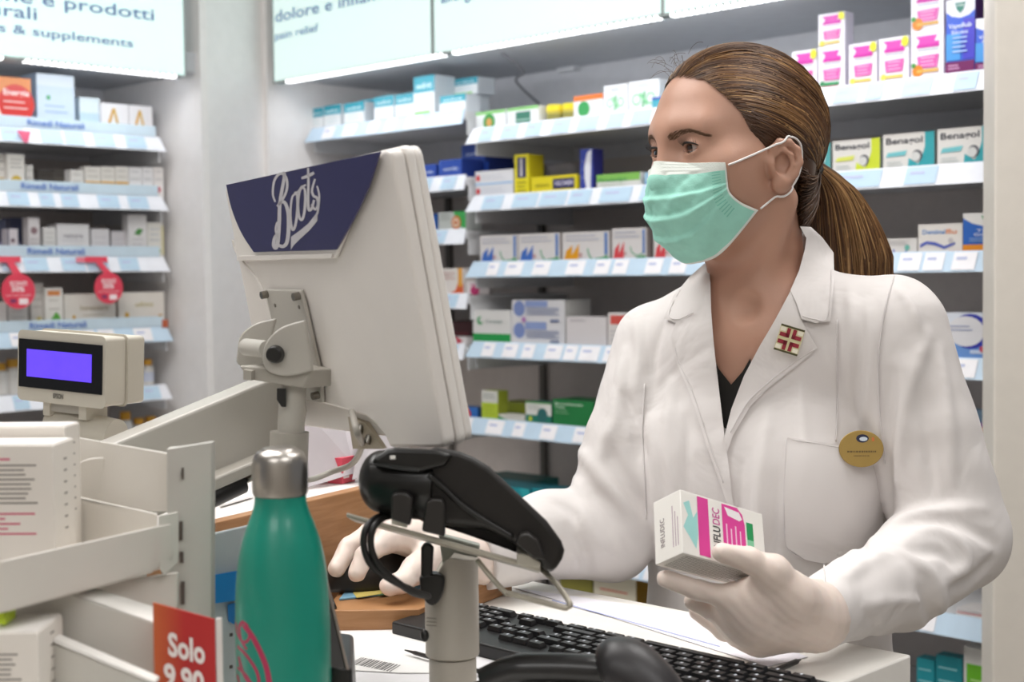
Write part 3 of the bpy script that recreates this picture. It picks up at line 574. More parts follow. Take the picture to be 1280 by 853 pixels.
# row E
carton(E, 571, 597, 508, '#2f6fc0', [('c', .4, .5, .2, '#e0a03c'), ('c', .55, .35, .14, '#d6483c'), ('p', [(.0, .0), (.4, .2), (1, 0)], '#c23a4a')], 'blue carton with an orange cartoonish splash near the monitor edge', v=.02, side='#2b4f7e')
carton(E, 602, 622, 488, '#d6d6d0', [('r', 0, 0, 1, .58, '#b9cf3a'), ('l', .1, .75, .9, .85, 2, '#8f9a9a'), ('l', .2, .2, .8, .45, 3, '#9ab02e')], 'tall white and lime carton near the monitor edge', v=.015, side='#8f9a2e', dep=.035)
carton(E, 622, 662, 502, '#8f9a2c', [('r', 0, 0, 1, .3, '#7d8a24')], 'olive green carton behind the lime one', v=.12, dep=.08)
carton(E, 623, 655, 518, '#dcdad4', [('p', [(0, .75), (.3, .3), (.75, 0), (0, 0)], '#2f9a4c'), ('l', .35, .65, .9, .8, 2, '#a9aca6')], 'low white carton with a green wedge', v=.01, dep=.04)
carton(E, 657, 689, 502, '#e0e0dc', [('r', 0, 0, 1, .4, '#1f7a66'), ('c', .66, .42, .2, '#2c6a6a'), ('r', 0, .95, 1, 1, '#5fae5c'), ('c', .2, .22, .07, '#cfdc3a'), ('l', .1, .7, .6, .82, 2, '#9fb0a6')], 'white and teal carton with a dark round emblem', v=.01, dep=.05, side='#1c5c4e')
carton(E, 691, 742, 499, '#1f7a3f', [('t', 'Bronchenolo', .06, .8, .74, .09, '#cfe6d3'), ('t', 'Tosse', .06, .68, .3, .08, '#cfe6d3'), ('l', .06, .48, .4, .58, 2, '#8fc29a')], 'large dark green carton against the sleeve', v=.01, dep=.08, side='#1a5f33')
carton(E, 1216, 1243, 530, '#7d3a8c', [('r', 0, .78, 1, .92, '#e08a3c'), ('r', 0, .55, 1, .6, '#c9a3d2'), ('l', .1, .2, .9, .4, 3, '#b98fc4')], 'purple carton with an orange band behind the near elbow', v=.02)
carton(E, 1205, 1236, 512, '#8fb0c9', [('c', .5, .7, .2, '#3f7ab8')], 'grey blue carton above and behind the purple one', v=.09)
# row F
carton(Fh, 560, 592, 596, '#dfe6e6', [('r', 0, .6, 1, 1, '#e8d04a'), ('c', .5, .75, .16, '#c9302c')], 'white and yellow carton behind the top of the card terminal', v=.03)
carton(Fh, 600, 662, 604, '#1f96a4', [('l', .1, .6, .6, .8, 3, '#9fdbe0'), ('p', [(.8, 1), (1, 1), (1, .5)], '#2fb0b8')], 'teal carton on the shelf right of the card terminal', v=.03, side='#177684')
carton(Fh, 665, 716, 610, '#168f9c', [('c', .12, .72, .1, '#e03a6a'), ('l', .3, .6, .8, .82, 3, '#9fdbe0')], 'teal carton with a pink dot beside the sleeve', v=.03, side='#177684')
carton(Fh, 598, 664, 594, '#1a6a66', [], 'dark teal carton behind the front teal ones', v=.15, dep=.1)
carton(Fh, 1196, 1243, 760, '#e2dedd', [('r', 0, .35, 1, .45, '#d2404a'), ('l', .1, .6, .8, .8, 2, '#a9a7a9')], 'white carton with a red line right of the near elbow', v=.02, dep=.06)
# row G
carton(G, 742, 795, 712, '#e0d9c4', [('r', 0, 0, 1, .45, '#d2b91e'), ('l', .15, .55, .8, .75, 3, '#d9826c'), ('r', .0, .44, 1, .48, '#c9a31a')], 'white and yellow carton low down between sleeve and counter', v=.03, dep=.06, side='#8c6a1a')
carton(G, 700, 740, 716, '#8f8a3c', [('r', 0, 0, 1, .3, '#6f6a2c')], 'olive carton low down left of the yellow one', v=.03, dep=.06)
carton(G, 1146, 1168, 822, '#1f98a6', [('l', .1, .6, .9, .8, 2, '#9fdbe0')], 'narrow teal carton on the lowest shelf beside the counter corner', v=.05)
carton(G, 1170, 1203, 818, '#1a8f9c', [('l', .1, .6, .9, .8, 2, '#9fdbe0')], 'wider teal carton on the lowest shelf in the bottom right', v=.05)
carton(G, 1205, 1240, 808, '#e3e2df', [('r', .1, .05, .95, .8, '#6fbf2a'), ('l', .25, .3, .85, .6, 3, '#b9e08f')], 'white carton with a lime green panel on the lowest shelf', v=.03)
# loose cable on the canopy underside and a small white sensor on the back wall
s_, z_ = FR.hit(628, 72, .05); s2_, z2_ = FR.hit(676, 132, DEP-.02)
g = MB(); g.tube(cat_curve([FR.pt(s_, .05, zR+.012), FR.pt(s_+.02, .1, z_-.03), FR.pt(s2_-.03, DEP-.08, z2_+.06), FR.pt(s2_, DEP-.02, z2_)], 6), .003, mat('#77777c', .5, name='thin_cable')); tag(g.build('cable', smooth=True), 'thin grey cable drooping under the middle sign canopy', 'cable')
s_, z_ = FR.hit(706, 80, DEP-.03); tag(fbox(FR, s_-.03, s_+.03, DEP-.03, DEP-.001, z_-.02, z_+.03, shelf_white).build('wall_sensor', bevel=.004), 'small white box fixed to the back panel above the yellow tubs', 'sensor')
# ------------------------------------------------------------------ ceiling lamps
def panel(x, y, w, l, e, label):
    t = thing('ceiling_panel_light', label, 'light', (x, y, CEIL-.03), 0, 'ceiling panel lights')
    g = MB(); g.box((x-w/2-.02, y-l/2-.02, CEIL-.012), (x+w/2+.02, y+l/2+.02, CEIL-.001), mat('#d5d5d5', .4, name='lamp_frame')); g.build('frame', t)
    g = MB(); g.box((x-w/2, y-l/2, CEIL-.018), (x+w/2, y+l/2, CEIL-.012), mat('#ffffff', .4, emit=3, name='lamp_diffuser')); g.build('diffuser', t)
    L = bpy.data.lights.new('ceiling_lamp', 'AREA'); L.shape = 'RECTANGLE'; L.size = w; L.size_y = l; L.energy = e; L.color = (1, .965, .93)
    lo = bpy.data.objects.new('ceiling_lamp', L); COL.objects.link(lo); lo.parent = t; lo.location = (0, 0, 0)
W0 = bpy.data.worlds.new('world'); sc.world = W0; W0.use_nodes = True
bg = W0.node_tree.nodes['Background']; bg.inputs[0].default_value = (.95, .96, 1, 1); bg.inputs[1].default_value = .21
panel(-.8, 1.6, 1.2, 1.2, 25, 'square ceiling panel light over the customer side, left')
panel(.9, -.4, 1.2, 1.2, 4.5, 'square ceiling panel light behind the camera')
panel(.75, 1.5, .9, .9, 11, 'square ceiling panel light above the pharmacist')
panel(-.9, -1.0, 1.2, 1.2, 7, 'square ceiling panel light at the shop entrance side')
# ================================================================== COUNTER AND THINGS ON IT
ZC = 1.07
def Pc(px, py, dz=0.0): return hitz(px, py, ZC+dz)
corner = Pc(1139, 819)
FC = Frame((corner.x, corner.y, 0), UR, NR)       # counter frame: u runs along the back edge, n towards the pharmacist
ctop = mat('#efece6', .35, name='counter_top', var=.015); cbody = mat('#d8d3cc', .5, name='counter_body')
t = thing('counter', 'white pharmacy counter whose corner shows at the bottom right', 'counter', FC.pt(-.5, -.3, 0), FC.rot)
fbox(FC, -1.05, 0, -.555, 0, ZC-.035, ZC, ctop).build('worktop', t, bevel=.002)
fbox(FC, -1.0, -.02, -.54, -.02, .08, ZC-.036, cbody).build('body', t)
fbox(FC, -.98, -.06, -.55, -.05, 0, .08, mat('#6d6a68', .6, name='counter_plinth')).build('plinth', t)
fbox(FC, -1.12, -.005, -1.0, -.558, ZC-.09, ZC-.065, ctop).build('customer_ledge', t, bevel=.002)
fbox(FC, -1.08, -.02, -.97, -.57, .08, ZC-.091, cbody).build('front_body', t)
# wooden desk box behind the mouse with the riser top
wood = bpy.data.materials.new('oak_wood'); wood.use_nodes = True; nt = wood.node_tree; bb = nt.nodes['Principled BSDF']; bb.inputs['Roughness'].default_value = .45
tc = nt.nodes.new('ShaderNodeTexCoord'); mp = nt.nodes.new('ShaderNodeMapping'); mp.inputs['Scale'].default_value = (6, 6, 60); mp.inputs['Rotation'].default_value = (0, .06, 0)
nz = nt.nodes.new('ShaderNodeTexNoise'); nz.inputs['Scale'].default_value = 3; nz.inputs['Detail'].default_value = 6; nz.inputs['Distortion'].default_value = .6
rp = nt.nodes.new('ShaderNodeValToRGB'); rp.color_ramp.elements[0].position = .3; rp.color_ramp.elements[1].position = .72
rp.color_ramp.elements[0].color = (*lin('#96693f'), 1); rp.color_ramp.elements[1].color = (*lin('#ab7d54'), 1)
nt.links.new(tc.outputs['Object'], mp.inputs['Vector']); nt.links.new(mp.outputs['Vector'], nz.inputs['Vector']); nt.links.new(nz.outputs['Fac'], rp.inputs['Fac']); nt.links.new(rp.outputs['Color'], bb.inputs['Base Color'])
w0 = P(272, 652, 1.37); w1 = P(530, 594, 1.69)      # top front edge of the wooden box
WD = (Vector((w1.x, w1.y, 0))-Vector((w0.x, w0.y, 0))).normalized(); WN = Vector((-WD.y, WD.x, 0)); FW = Frame((w0.x, w0.y, 0), WD, WN)
WZ = (w0.z+w1.z)/2; WL = (Vector((w1.x, w1.y, 0))-Vector((w0.x, w0.y, 0))).length
t = thing('desk_box', 'oak box behind the computer mouse with papers and small packs on its white top', 'desk box', FW.pt(WL/2, .1, ZC+.001), FW.rot)
fbox(FW, -.06, WL-.02, 0, .016, ZC+.001, WZ, wood).build('front_board', t, bevel=.001)
fbox(FW, -.06, WL-.02, .018, .26, WZ-.018, WZ-.004, mat('#e6e1de', .4, name='box_top')).build('top', t)
fbox(FW, -.06, -.044, .018, .26, ZC+.001, WZ-.02, wood).build('side_board', t); fbox(FW, WL-.038, WL-.022, .018, .26, ZC+.001, WZ-.02, wood).build('side_board', t)
# small wooden mouse ledge with a colourful mat
tr = [Pc(404, 764, .022), Pc(523, 762, .022), Pc(640, 716, .022), Pc(470, 690, .022)]
g = MB(); g.plate([p-Vector((0, 0, .0215)) for p in tr], Vector((0, 0, .0215)), wood); tag(g.build('mouse_ledge', bevel=.001), 'small oak ledge under the computer mouse', 'ledge')
matp = mat('#7aa9c4', .5, var=.25, nscale=24, name='mat_print_blue'); maty = mat('#c9b765', .5, name='mat_print_yellow')
g = MB(); z_ = .0225
g.plate([Pc(424, 751, z_), Pc(512, 741, z_), Pc(600, 712, z_), Pc(468, 697, z_)], Vector((0, 0, .0015)), matp)
z_ = .0242
g.plate([Pc(446, 748, z_), Pc(500, 739, z_), Pc(486, 732, z_), Pc(440, 740, z_)], Vector((0, 0, .0003)), maty); g.plate([Pc(470, 746, z_), Pc(490, 743, z_), Pc(505, 737, z_), Pc(495, 735, z_)], Vector((0, 0, .0005)), mat('#4a6a4a', .5))
tag(g.build('mouse_mat'), 'blue and yellow printed card the mouse stands on', 'mouse mat')
# packs on the wooden box
def smallpack(pa, pb, Y, h, col, lb, dep=.03, prints=None):
    a_ = hitz(pa[0], pa[1], WZ-.004); b_ = hitz(pb[0], pb[1], WZ-.004); u = (b_-a_); u.z = 0; L_ = u.length; u.normalize(); rot = math.atan2(u.y, u.x)
    g = MB(); m_ = mat(col, .45); g.box((0, 0, 0), (L_, dep, h), m_); w_ = mat('#f0e8e6', .4)
    g.box((L_*.1, -.0006, h*.2), (L_*.5, 0, h*.6), w_); g.box((L_*.6, -.0006, h*.3), (L_*.9, 0, h*.8), mat(prints or '#e07a4a', .4)); g.box((L_, dep*.1, h*.05), (L_+.0006, dep*.9, h*.95), m_)
    o = g.build('sweet_pack', loc=tuple(a_+Vector((0, 0, .0005))), rotz=rot, world=False); return tag(o, lb, 'pack')
smallpack((380, 607), (412, 603), 1.5, .034, '#c9343a', 'red and white pack standing right of the steel bottle cap', dep=.02)
smallpack((428, 606), (444, 602), 1.5, .030, '#d0485a', 'small crimson pack under the hanging monitor cable', dep=.02, prints='#e6b9a0')
g = MB(); g.plate([hitz(275, 634, WZ-.002), hitz(316, 622, WZ-.002), hitz(300, 606, WZ-.002), hitz(268, 612, WZ-.002)], Vector((0, 0, .002)), mat('#f1efee', .5)); tag(g.build('paper_pad'), 'white paper lying on the oak box left of the bottle cap', 'paper')
# crumpled plastic document sleeve behind monitor: leaning sheets
def leaning(pts, col, lb, nm='document', th=.0012, cat='paper', rough=.5, name='document'):
    g = MB(); g.plate([P(*p) for p in pts], th, mat(col, rough, bump=.25, bscale=40)); return tag(g.build(name), lb, cat)
leaning([(378, 612, 1.60), (450, 590, 1.66), (446, 528, 1.70), (430, 506, 1.71), (366, 496, 1.64)], '#b5aeb2', 'pale crinkled sheet leaning behind the monitor stand', th=.003, cat='paper')
leaning([(440, 600, 1.63), (478, 594, 1.66), (500, 540, 1.70), (448, 550, 1.67)], '#aaa5a8', 'second pale sheet leaning further right behind the monitor stand', th=.003)
# ------------------------------------------------------------------ MONITOR
mw = mat('#e9e4df', .38, name='monitor_plastic', var=.01); mw2 = mat('#efebe6', .38, name='monitor_edge', var=.01); navy = mat('#2b2a5c', .3, name='navy_plate', var=.02, coat=.3)
silver = mat('#cfcdd2', .35, name='logo_silver')
arm_m = mat('#bdb9b1', .4, name='arm_grey', var=.015); arm_d = mat('#aca79e', .4, name='arm_grey_dark', var=.015); blk = mat('#1d1c1b', .35, name='black_plastic', var=.05); screw = mat('#8b8780', .25, metal=.9, name='screw_metal')
TR = P(488, 186, 1.05)
Mu = Vector((.547, -.837, 0)).normalized()                     # along the back towards the near right end
Mb = Vector((-.837, -.547, 0)).normalized()                    # back normal (horizontal)
tilt = .172
Md = (Vector((0, 0, -1))*math.cos(tilt) - Mb*math.sin(tilt)).normalized()   # downwards along the slanted back
Mu = (Mu+Vector((0, 0, .028))).normalized(); Md = (Md-Mu*Md.dot(Mu)).normalized()
Mn = Md.cross(Mu).normalized()
if Mn.dot(Mb) < 0: Mn = -Mn
def MP(px, py, off=0.0):
    r = ray(px, py); q = TR+Mn*off-CP; k = q.dot(Mn)/r.dot(Mn); return CP+r*k
def muv(px, py, off=0.0):
    d = MP(px, py, off)-TR; return d.dot(Mu), d.dot(Md)
wM = -muv(280, 237)[0]; hM = muv(546, 560)[1]
def ML(a, b, c): return TR+Mu*a+Md*b+Mn*c          # a: -wM..0, b: 0..hM, c: outwards from the back
stand_base = ML(-wM*.55, hM+.05, -.03); stand_base.z = ZC
t = thing('monitor', 'white all-in-one monitor seen from behind with a navy Boots plate', 'monitor', (ML(-wM/2, hM, 0).x, ML(-wM/2, hM, 0).y, ML(0, hM, 0).z))
def slab(a0, a1, b0, b1, c0, c1, m_, r=.012, name='x', bevel=.003):
    g = MB(); pts = []
    for cx, cy, s0 in ((a1-r, b1-r, 0), (a0+r, b1-r, 90), (a0+r, b0+r, 180), (a1-r, b0+r, 270)):
        for k in range(5):
            th = math.radians(s0+90*k/4); pts.append((cx+r*math.cos(th), cy+r*math.sin(th)))
    g.plate([ML(a_, b_, c0) for a_, b_ in pts], Mn*(c1-c0), m_); return g
g = MB(); cpts = [(-wM, .006), (-wM+.002, .002), (-wM+.006, 0), (-.008, 0), (-.002, .002), (0, .008), (0, hM-.008), (-.002, hM-.002), (-.008, hM)]
cpts += [muv(487, 560), muv(482, 548), muv(470, 532), muv(457, 521), muv(420, 510), muv(372, 497), (-wM, muv(372, 497)[1]-.004)]
g.plate([ML(a_, b_, -.012) for a_, b_ in cpts], Mn*.012, mw); g.build('back_cover', t, bevel=.003, segs=3)
slab(-wM-.001, .001, -.001, hM+.001, -.020, -.0125, mw2, .009).build('bezel_edge', t, bevel=.002)
slab(-wM, 0, 0, hM, -.027, -.0205, mw2, .009).build('front_frame', t, bevel=.002)
slab(-wM+.014, -.014, .014, hM-.014, -.0275, -.0271, mat('#1b1d24', .15, name='screen_glass'), .002).build('screen', t)
# raised left cheek + centre hump of the back cover
def poly_px(pxs, off, th, m_, name, par, bevel=.0015):
    g = MB(); pts = [MP(x, y, off) for x, y in pxs]; g.plate(pts, Mn*th, m_); return g.build(name, par, bevel=bevel)
left_curve = [tuple(p[:2]) for p in cat_curve([(291, 300, 0), (294, 312, 0), (304, 328, 0), (322, 350, 0), (337, 388, 0), (344, 440, 0), (356, 486, 0)], 5)]
poly_px([(290, 246), (478, 192)]+[(424, 322), (300, 326)], .0005, .0035, mw2, 'plate_recess', t)
# navy plate with curved sides
lp = [tuple(p[:2]) for p in cat_curve([(284.5, 231, 0), (291, 260, 0), (303, 290, 0), (319, 315, 0)], 4)]; rp_ = [tuple(p[:2]) for p in cat_curve([(422, 312, 0), (442, 277, 0), (462, 235, 0), (477, 189, 0)], 4)]
pl = poly_px(lp+rp_, .0045, .0015, navy, 'navy_plate', t, bevel=0)
# Boots script logo, ribbon strokes (coordinates measured in a 4x enlargement)
def Z(x, y): return (260+x/4, 170+y/4)
strokes = [([(336, 330), (324, 290), (330, 230), (350, 195), (375, 190), (392, 215), (395, 260), (380, 305), (355, 340), (344, 352)], 9),
 ([(372, 185), (382, 200), (360, 330), (356, 430), (350, 520), (340, 560), (328, 545), (335, 505), (352, 490)], 13),
 ([(350, 345), (380, 330), (400, 380), (403, 460), (395, 530), (375, 553), (350, 545)], 13),
 ([(345, 430), (338, 470), (350, 520)], 7),
 ([(435, 290), (420, 310), (412, 380), (415, 440), (425, 470), (438, 440), (447, 370), (446, 300), (435, 285), (450, 280), (470, 250)], 9),
 ([(472, 255), (458, 280), (450, 340), (455, 400), (468, 420), (480, 390), (486, 330), (484, 270), (472, 255), (490, 245)], 9),
 ([(500, 160), (502, 240), (500, 330), (505, 370), (520, 360), (530, 320)], 10),
 ([(467, 212), (500, 200), (530, 184)], 11),
 ([(535, 215), (520, 270), (528, 300), (545, 310), (550, 345), (535, 368), (518, 340)], 9),
 ([(545, 250), (556, 300), (548, 380), (530, 420)], 7)]
g = MB()
for pts, wd in [(a_, b_*1.35) for a_, b_ in strokes]:
    c = [tuple(p[:2]) for p in cat_curve([(x, y, 0) for x, y in pts], 5)]; L_ = []; R_ = []
    for i, (x, y) in enumerate(c):
        x2, y2 = c[min(i+1, len(c)-1)]; x1, y1 = c[max(i-1, 0)]; d = math.hypot(x2-x1, y2-y1) or 1; nx, ny = -(y2-y1)/d, (x2-x1)/d
        hw = wd*.5*(.75+.35*math.sin(math.pi*i/len(c)))
        L_.append(MP(*Z(x+nx*hw, y+ny*hw), .0062)); R_.append(MP(*Z(x-nx*hw, y-ny*hw), .0062))
    vs = L_+R_; n = len(L_); g.add(vs, [(i, i+1, n+i+1, n+i) for i in range(n-1)], silver)
sw = [(415, 505), (450, 480), (500, 440), (548, 378), (546, 425), (510, 470), (455, 520), (428, 548), (414, 570)]
g.add([MP(*Z(x, y), .0062) for x, y in sw], [tuple(range(len(sw)))], silver)
g.build('logo', pl)
# seam line below the plate
poly_px([(300, 320), (418, 317), (417, 322), (300, 325)], .004, .002, mw, 'seam', t, bevel=0)
# hump ridge (curved edge of the lighter left cheek)
g = MB(); g.tube([MP(x, y, .0005) for x, y in left_curve], .0012, mw2, 6); g.build('cover_ridge', t, smooth=True)
g = MB(); g.plate([MP(x, y, -.0118) for x, y in [(440, 520), (462, 528), (484, 560), (446, 560)]], Mn*.004, mat('#b3a894', .5, name='port_beige')); g.build('port_recess', t)
for x_q, y_q in ((452, 532), (462, 545)):
    g = MB(); c = MP(x_q, y_q, -.008); g.cyl(c, c+Mn*.004+Md*.006, .003, screw, n=12); g.build('port', t)
# ---- mount
mt = thing('monitor_mount', 'grey swivel bracket with a black knob holding the monitor', 'monitor mount', tuple(P(362, 560, 1.22)))
def mplate(pxs, off, th, m_, name, par=mt, bevel=.0012):
    g = MB(); g.plate([MP(x, y, off) for x, y in pxs], Mn*th, m_); return g.build(name, par, bevel=bevel)
vp = mplate([(336, 361), (380, 362), (385, 380), (405, 470), (407, 503), (372, 497), (352, 470), (344, 400)], .001, .004, arm_m, 'mounting_plate')
for x, y in ((334, 368), (374, 370), (398, 494)):
    g = MB(); c = MP(x, y, .005); g.cyl(c, c+Mn*.006, .0035, screw, n=12); g.build('screw', vp)
for x, y in ((344, 382), (374, 384), (392, 477)):
    g = MB(); c = MP(x, y, .005); g.cyl(c, c+Mn*.0005, .0018, mat('#6b665e', .5), n=10); g.build('screw_hole', vp)
def cheek(pxs, Y, th, name):
    g = MB(); pts = [P(x, y, Y) for x, y in pxs]; g.plate(pts, Vector((0.2, .9, 0)).normalized()*th, arm_m); return g.build(name, mt, bevel=.0015)
c1 = [tuple(p[:2]) for p in cat_curve([(381, 400, 0), (352, 409, 0), (334, 425, 0), (327, 445, 0), (332, 462, 0), (350, 470, 0), (370, 469, 0), (391, 463, 0)], 4)]
cheek(c1, 1.185, .004, 'bracket_cheek')
c2 = [tuple(p[:2]) for p in cat_curve([(345, 398, 0), (318, 405, 0), (300, 420, 0), (296, 440, 0), (297, 456, 0), (322, 463, 0), (334, 440, 0)], 4)]
cheek(c2, 1.235, .004, 'bracket_cheek')
g = MB(); g.cyl(P(308, 434, 1.225), P(334, 437, 1.19), .0075, arm_m, n=20); g.build('hinge_barrel', mt, smooth='auto')
g = MB(); cc_ = P(345, 443, 1.183); g.cyl(cc_, cc_+Vector((-.12, -.98, 0)).normalized()*.008, .0079, blk, r1=.0065, n=24); g.build('knob', mt, bevel=.001)
g = MB(); g.plate([P(x, y, 1.19) for x, y in ((297, 457), (391, 463), (378, 486), (312, 475))], Vector((.05, .05, 0)), arm_d); g.build('bracket_base', mt, bevel=.0015)
g = MB(); g.plate([P(x, y, 1.18) for x, y in ((304, 462), (314, 464), (314, 476), (304, 475))], Vector((.004, .03, 0)), arm_d); g.build('stop_tab', mt)
g = MB(); g.cyl(P(362, 580, 1.21), P(366, 478, 1.21), .0115, arm_m, n=28); g.build('swivel_post', mt, smooth='auto')
g = MB(); g.cyl(P(360, 595, 1.21), P(362, 540, 1.21), .0165, arm_d, n=28); g.build('post_socket', mt, smooth='auto')
g = MB(); g.plate([P(x, y, 1.193) for x, y in ((346, 486), (357, 486), (357, 509), (352, 509), (346, 500))], Vector((.0, .004, 0)), blk); g.build('clip', mt)
# ---- articulated arm
at = thing('articulated_support', 'long pale grey articulated monitor arm sloping down to the left', 'monitor support', tuple(P(200, 640, 1.2)))
A0, A1 = P(140, 600, 1.21), P(338, 512, 1.27)
dA = (A1-A0).normalized(); wA = Vector((dA.y, -dA.x, 0)).normalized(); uA = wA.cross(dA).normalized()
if uA.z < 0: uA = -uA
g = MB(); prof = []
hh0, hh1 = .030, .026
sidep = []
for k in range(9):
    a = math.pi/2-math.pi*k/8; sidep.append(A1+dA*(.028*math.cos(a))+uA*(.029*math.sin(a)))
sidep = [A0+uA*.032]+sidep+[A0-uA*.040]
g.plate([p-wA*.021 for p in sidep], wA*.042, arm_m); body = g.build('arm_cover', at, bevel=.003, segs=3)
for f_ in (.15, .72):
    c = A0+(A1-A0)*f_+uA*(.030*(1-f_)+.026*f_); g = MB(); g.cyl(c, c+uA*.0007, .0028, mat('#6f6a62', .4), n=12); g.build('cap_screw', body)
g = MB(); g.tube([P(262, 622, 1.20), P(302, 603, 1.22)], .010, blk, 16); g.build('gas_spring', at, smooth='auto')
g = MB(); g.tube([P(302, 603, 1.22), P(345, 583, 1.24)], .003, screw, 10); g.build('piston_rod', at, smooth=True)
g = MB(); g.plate([P(188, 640, 1.20), P(345, 570, 1.24), P(345, 556, 1.24), P(188, 622, 1.20)], wA*.03, arm_d); g.build('lower_link', at, bevel=.002)
ab = P(140, 610, 1.21)
g = MB(); g.cyl((ab.x, ab.y+.02, ZC-.064), (ab.x, ab.y+.02, ab.z), .022, arm_d, n=24); g.build('arm_post', at, smooth='auto')
# monitor cable
g = MB(); g.tube(cat_curve([MP(440, 515, .004), MP(446, 540, .03), P(452, 558, 1.22), P(440, 580, 1.3), P(415, 590, 1.33), P(385, 600, 1.3), P(362, 588, 1.24)], 8), .0028, mat('#a9a49b', .5, name='cable_grey')); tag(g.build('monitor_cable', smooth=True), 'grey cable looping from the monitor back to its stand', 'cable')
# ------------------------------------------------------------------ CUSTOMER DISPLAY
Y0 = 1.28
d0, d1, d2 = P(26, 488, Y0), P(133, 508, Y0-.02), P(25, 414, Y0)
case_m = mat('#c9c3b6', .42, name='display_case', var=.015)
t = thing('customer_display', 'cream customer display with a glowing blue violet screen', 'customer display', (d0.x+.04, d0.y+.03, ZC-.064))
Ud = (P(132, 427, 1.25)-P(25, 418, 1.30)); Wd = Ud.length; Ud.normalize(); Vd = Vector((0, 0, 1)); Vd = (Vd-Ud*Vd.dot(Ud)).normalized(); Nd = Ud.cross(Vd).normalized()
if Nd.y > 0: Nd = -Nd
O_ = P(25, 418, 1.30)                                       # top-left of the front
hD = .0585
def DP(a, b, c): return O_+Ud*a-Vd*b+Nd*c
XD = Matrix.Identity(4)
for i in range(3): XD[i][0] = Ud[i]; XD[i][1] = -Nd[i]; XD[i][2] = Vd[i]
XD.translation = O_
g = MB(); g.rbox((0, -.001, -hD), (Wd, .026, .003), .004, case_m, XD, axis=1); g.build('case_front', t, bevel=.0015)
g = MB(); g.rbox((.0002, .0262, -hD), (Wd-.0002, .050, .0028), .004, case_m, XD, axis=1); g.build('case_back', t, bevel=.002)
g = MB(); g.box((.001, -.0022, -.0475), (Wd-.002, -.0012, -.0035), mat('#121215', .08, name='display_glass'), XD); dg_ = g.build('glass_window', t)
scr = mat('#5a3fe0', .3, emit=1.1, name='blue_violet_lcd', var=.06, nscale=60)
g = MB(); g.box((.0115, -.0026, -.0375), (Wd-.014, -.0023, -.0125), scr, XD); g.build('screen', dg_)
ink = mat('#4a4742', .5, name='badge_ink')
g = MB(); g.text('EPSON', DP(Wd*.42, hD-.0035, .0018), Ud, Vd, .0042, ink, fit=.0125, bold=.02); g.build('lettering', t)
# yoke and pole
g = MB(); g.box((.026, .004, -hD-.014), (.034, .03, -hD), case_m, XD); g.box((.070, .004, -hD-.014), (.079, .03, -hD), case_m, XD); g.box((.034, .006, -hD-.010), (.070, .022, -hD-.001), arm_d, XD); g.build('hinge', t)
g = MB(); g.tube([DP(.024, hD+.022, -.02), DP(.1, hD+.028, -.02)], .015, case_m, 24); g.build('tilt_drum', t, smooth='auto')
g = MB(); pb = DP(.062, hD+.02, -.02); g.cyl((pb.x, pb.y, ZC-.064), (pb.x, pb.y, pb.z), .012, arm_m, r1=.016, n=24); g.build('pole', t, smooth='auto')
g = MB(); g.cyl((pb.x, pb.y, ZC-.064), (pb.x, pb.y, ZC-.052), .05, arm_m, n=32); g.build('base', t, bevel=.002)
# ------------------------------------------------------------------ BOTTLE
bc = P(352, 700, 1.0); zb = ZC-.064
t = thing('drinking_bottle', 'teal green steel drinking bottle with a red script logo and brushed cap', 'bottle', (bc.x, bc.y, zb))
def zpx(py): return P(350, py, 1.0).z-zb
tealb = mat('#128a76', .32, name='teal_lacquer', var=.02, coat=.25)
k1 = 1/FPX
prof = [(.030, 0), (.033, .003), (.0335, zpx(800)), (.0332, zpx(770)), (.0325, zpx(735)), (.0308, zpx(705)), (.0280, zpx(680)), (.0240, zpx(658)), (.0205, zpx(642)), (.0186, zpx(630)), (.0180, zpx(618))]
pr2 = [tuple(p[:2]) for p in cat_curve([(r_, z_, 0) for r_, z_ in prof], 4)]
g = MB(); g.lathe(pr2, tealb, n=64); g.build('body', t, world=False, smooth='auto')
steel = mat('#b9b4ae', .30, metal=1, name='brushed_steel', var=.05, bump=.08, bscale=300)
pc_ = [(.0192, zpx(617)), (.0196, zpx(615)), (.0197, zpx(590)), (.0195, zpx(580)), (.0188, zpx(573)), (.0175, zpx(568)), (.0155, zpx(564.5)), (.0125, zpx(562)), (.0118, zpx(560)), (.0100, zpx(559.2)), (0.0001, zpx(559))]
g = MB(); g.lathe(pc_, steel, n=64); g.build('cap', t, world=False, smooth='auto')
g = MB(); g.lathe([(.0182, zpx(619)), (.0188, zpx(618.5)), (.0188, zpx(617.2)), (.0182, zpx(617))], steel, n=64); g.build('neck_ring', t, world=False, smooth='auto')
# logo reading upwards on the bottle, wrapped on the surface
redp = mat('#b02a55', .4, name='bottle_print'); g = MB()
def BW(px, py):
    ang = math.asin(max(-.97, min(.97, ((px-352)/FPX*.985)/.0335))); r_ = .0336 if py > 770 else .0332
    z_ = zpx(py); return Vector((r_*math.sin(ang), -r_*math.cos(ang), z_))
def rib(pts, wd):
    c = [tuple(p[:2]) for p in cat_curve([(x, y, 0) for x, y in pts], 6)]; L_ = []; R_ = []
    for i, (x, y) in enumerate(c):
        x2, y2 = c[min(i+1, len(c)-1)]; x1, y1 = c[max(i-1, 0)]; d = math.hypot(x2-x1, y2-y1) or 1; nx, ny = -(y2-y1)/d, (x2-x1)/d
        L_.append(BW(x+nx*wd/2, y+ny*wd/2)); R_.append(BW(x-nx*wd/2, y-ny*wd/2))
    n = len(L_); g.add(L_+R_, [(i, i+1, n+i+1, n+i) for i in range(n-1)], redp)
rib([(297, 772), (300, 785), (310, 792), (318, 785), (316, 772), (308, 768), (303, 776), (306, 790), (314, 800)], 3.4)
rib([(306, 768), (322, 782), (338, 812), (344, 840), (346, 870)], 7.0)
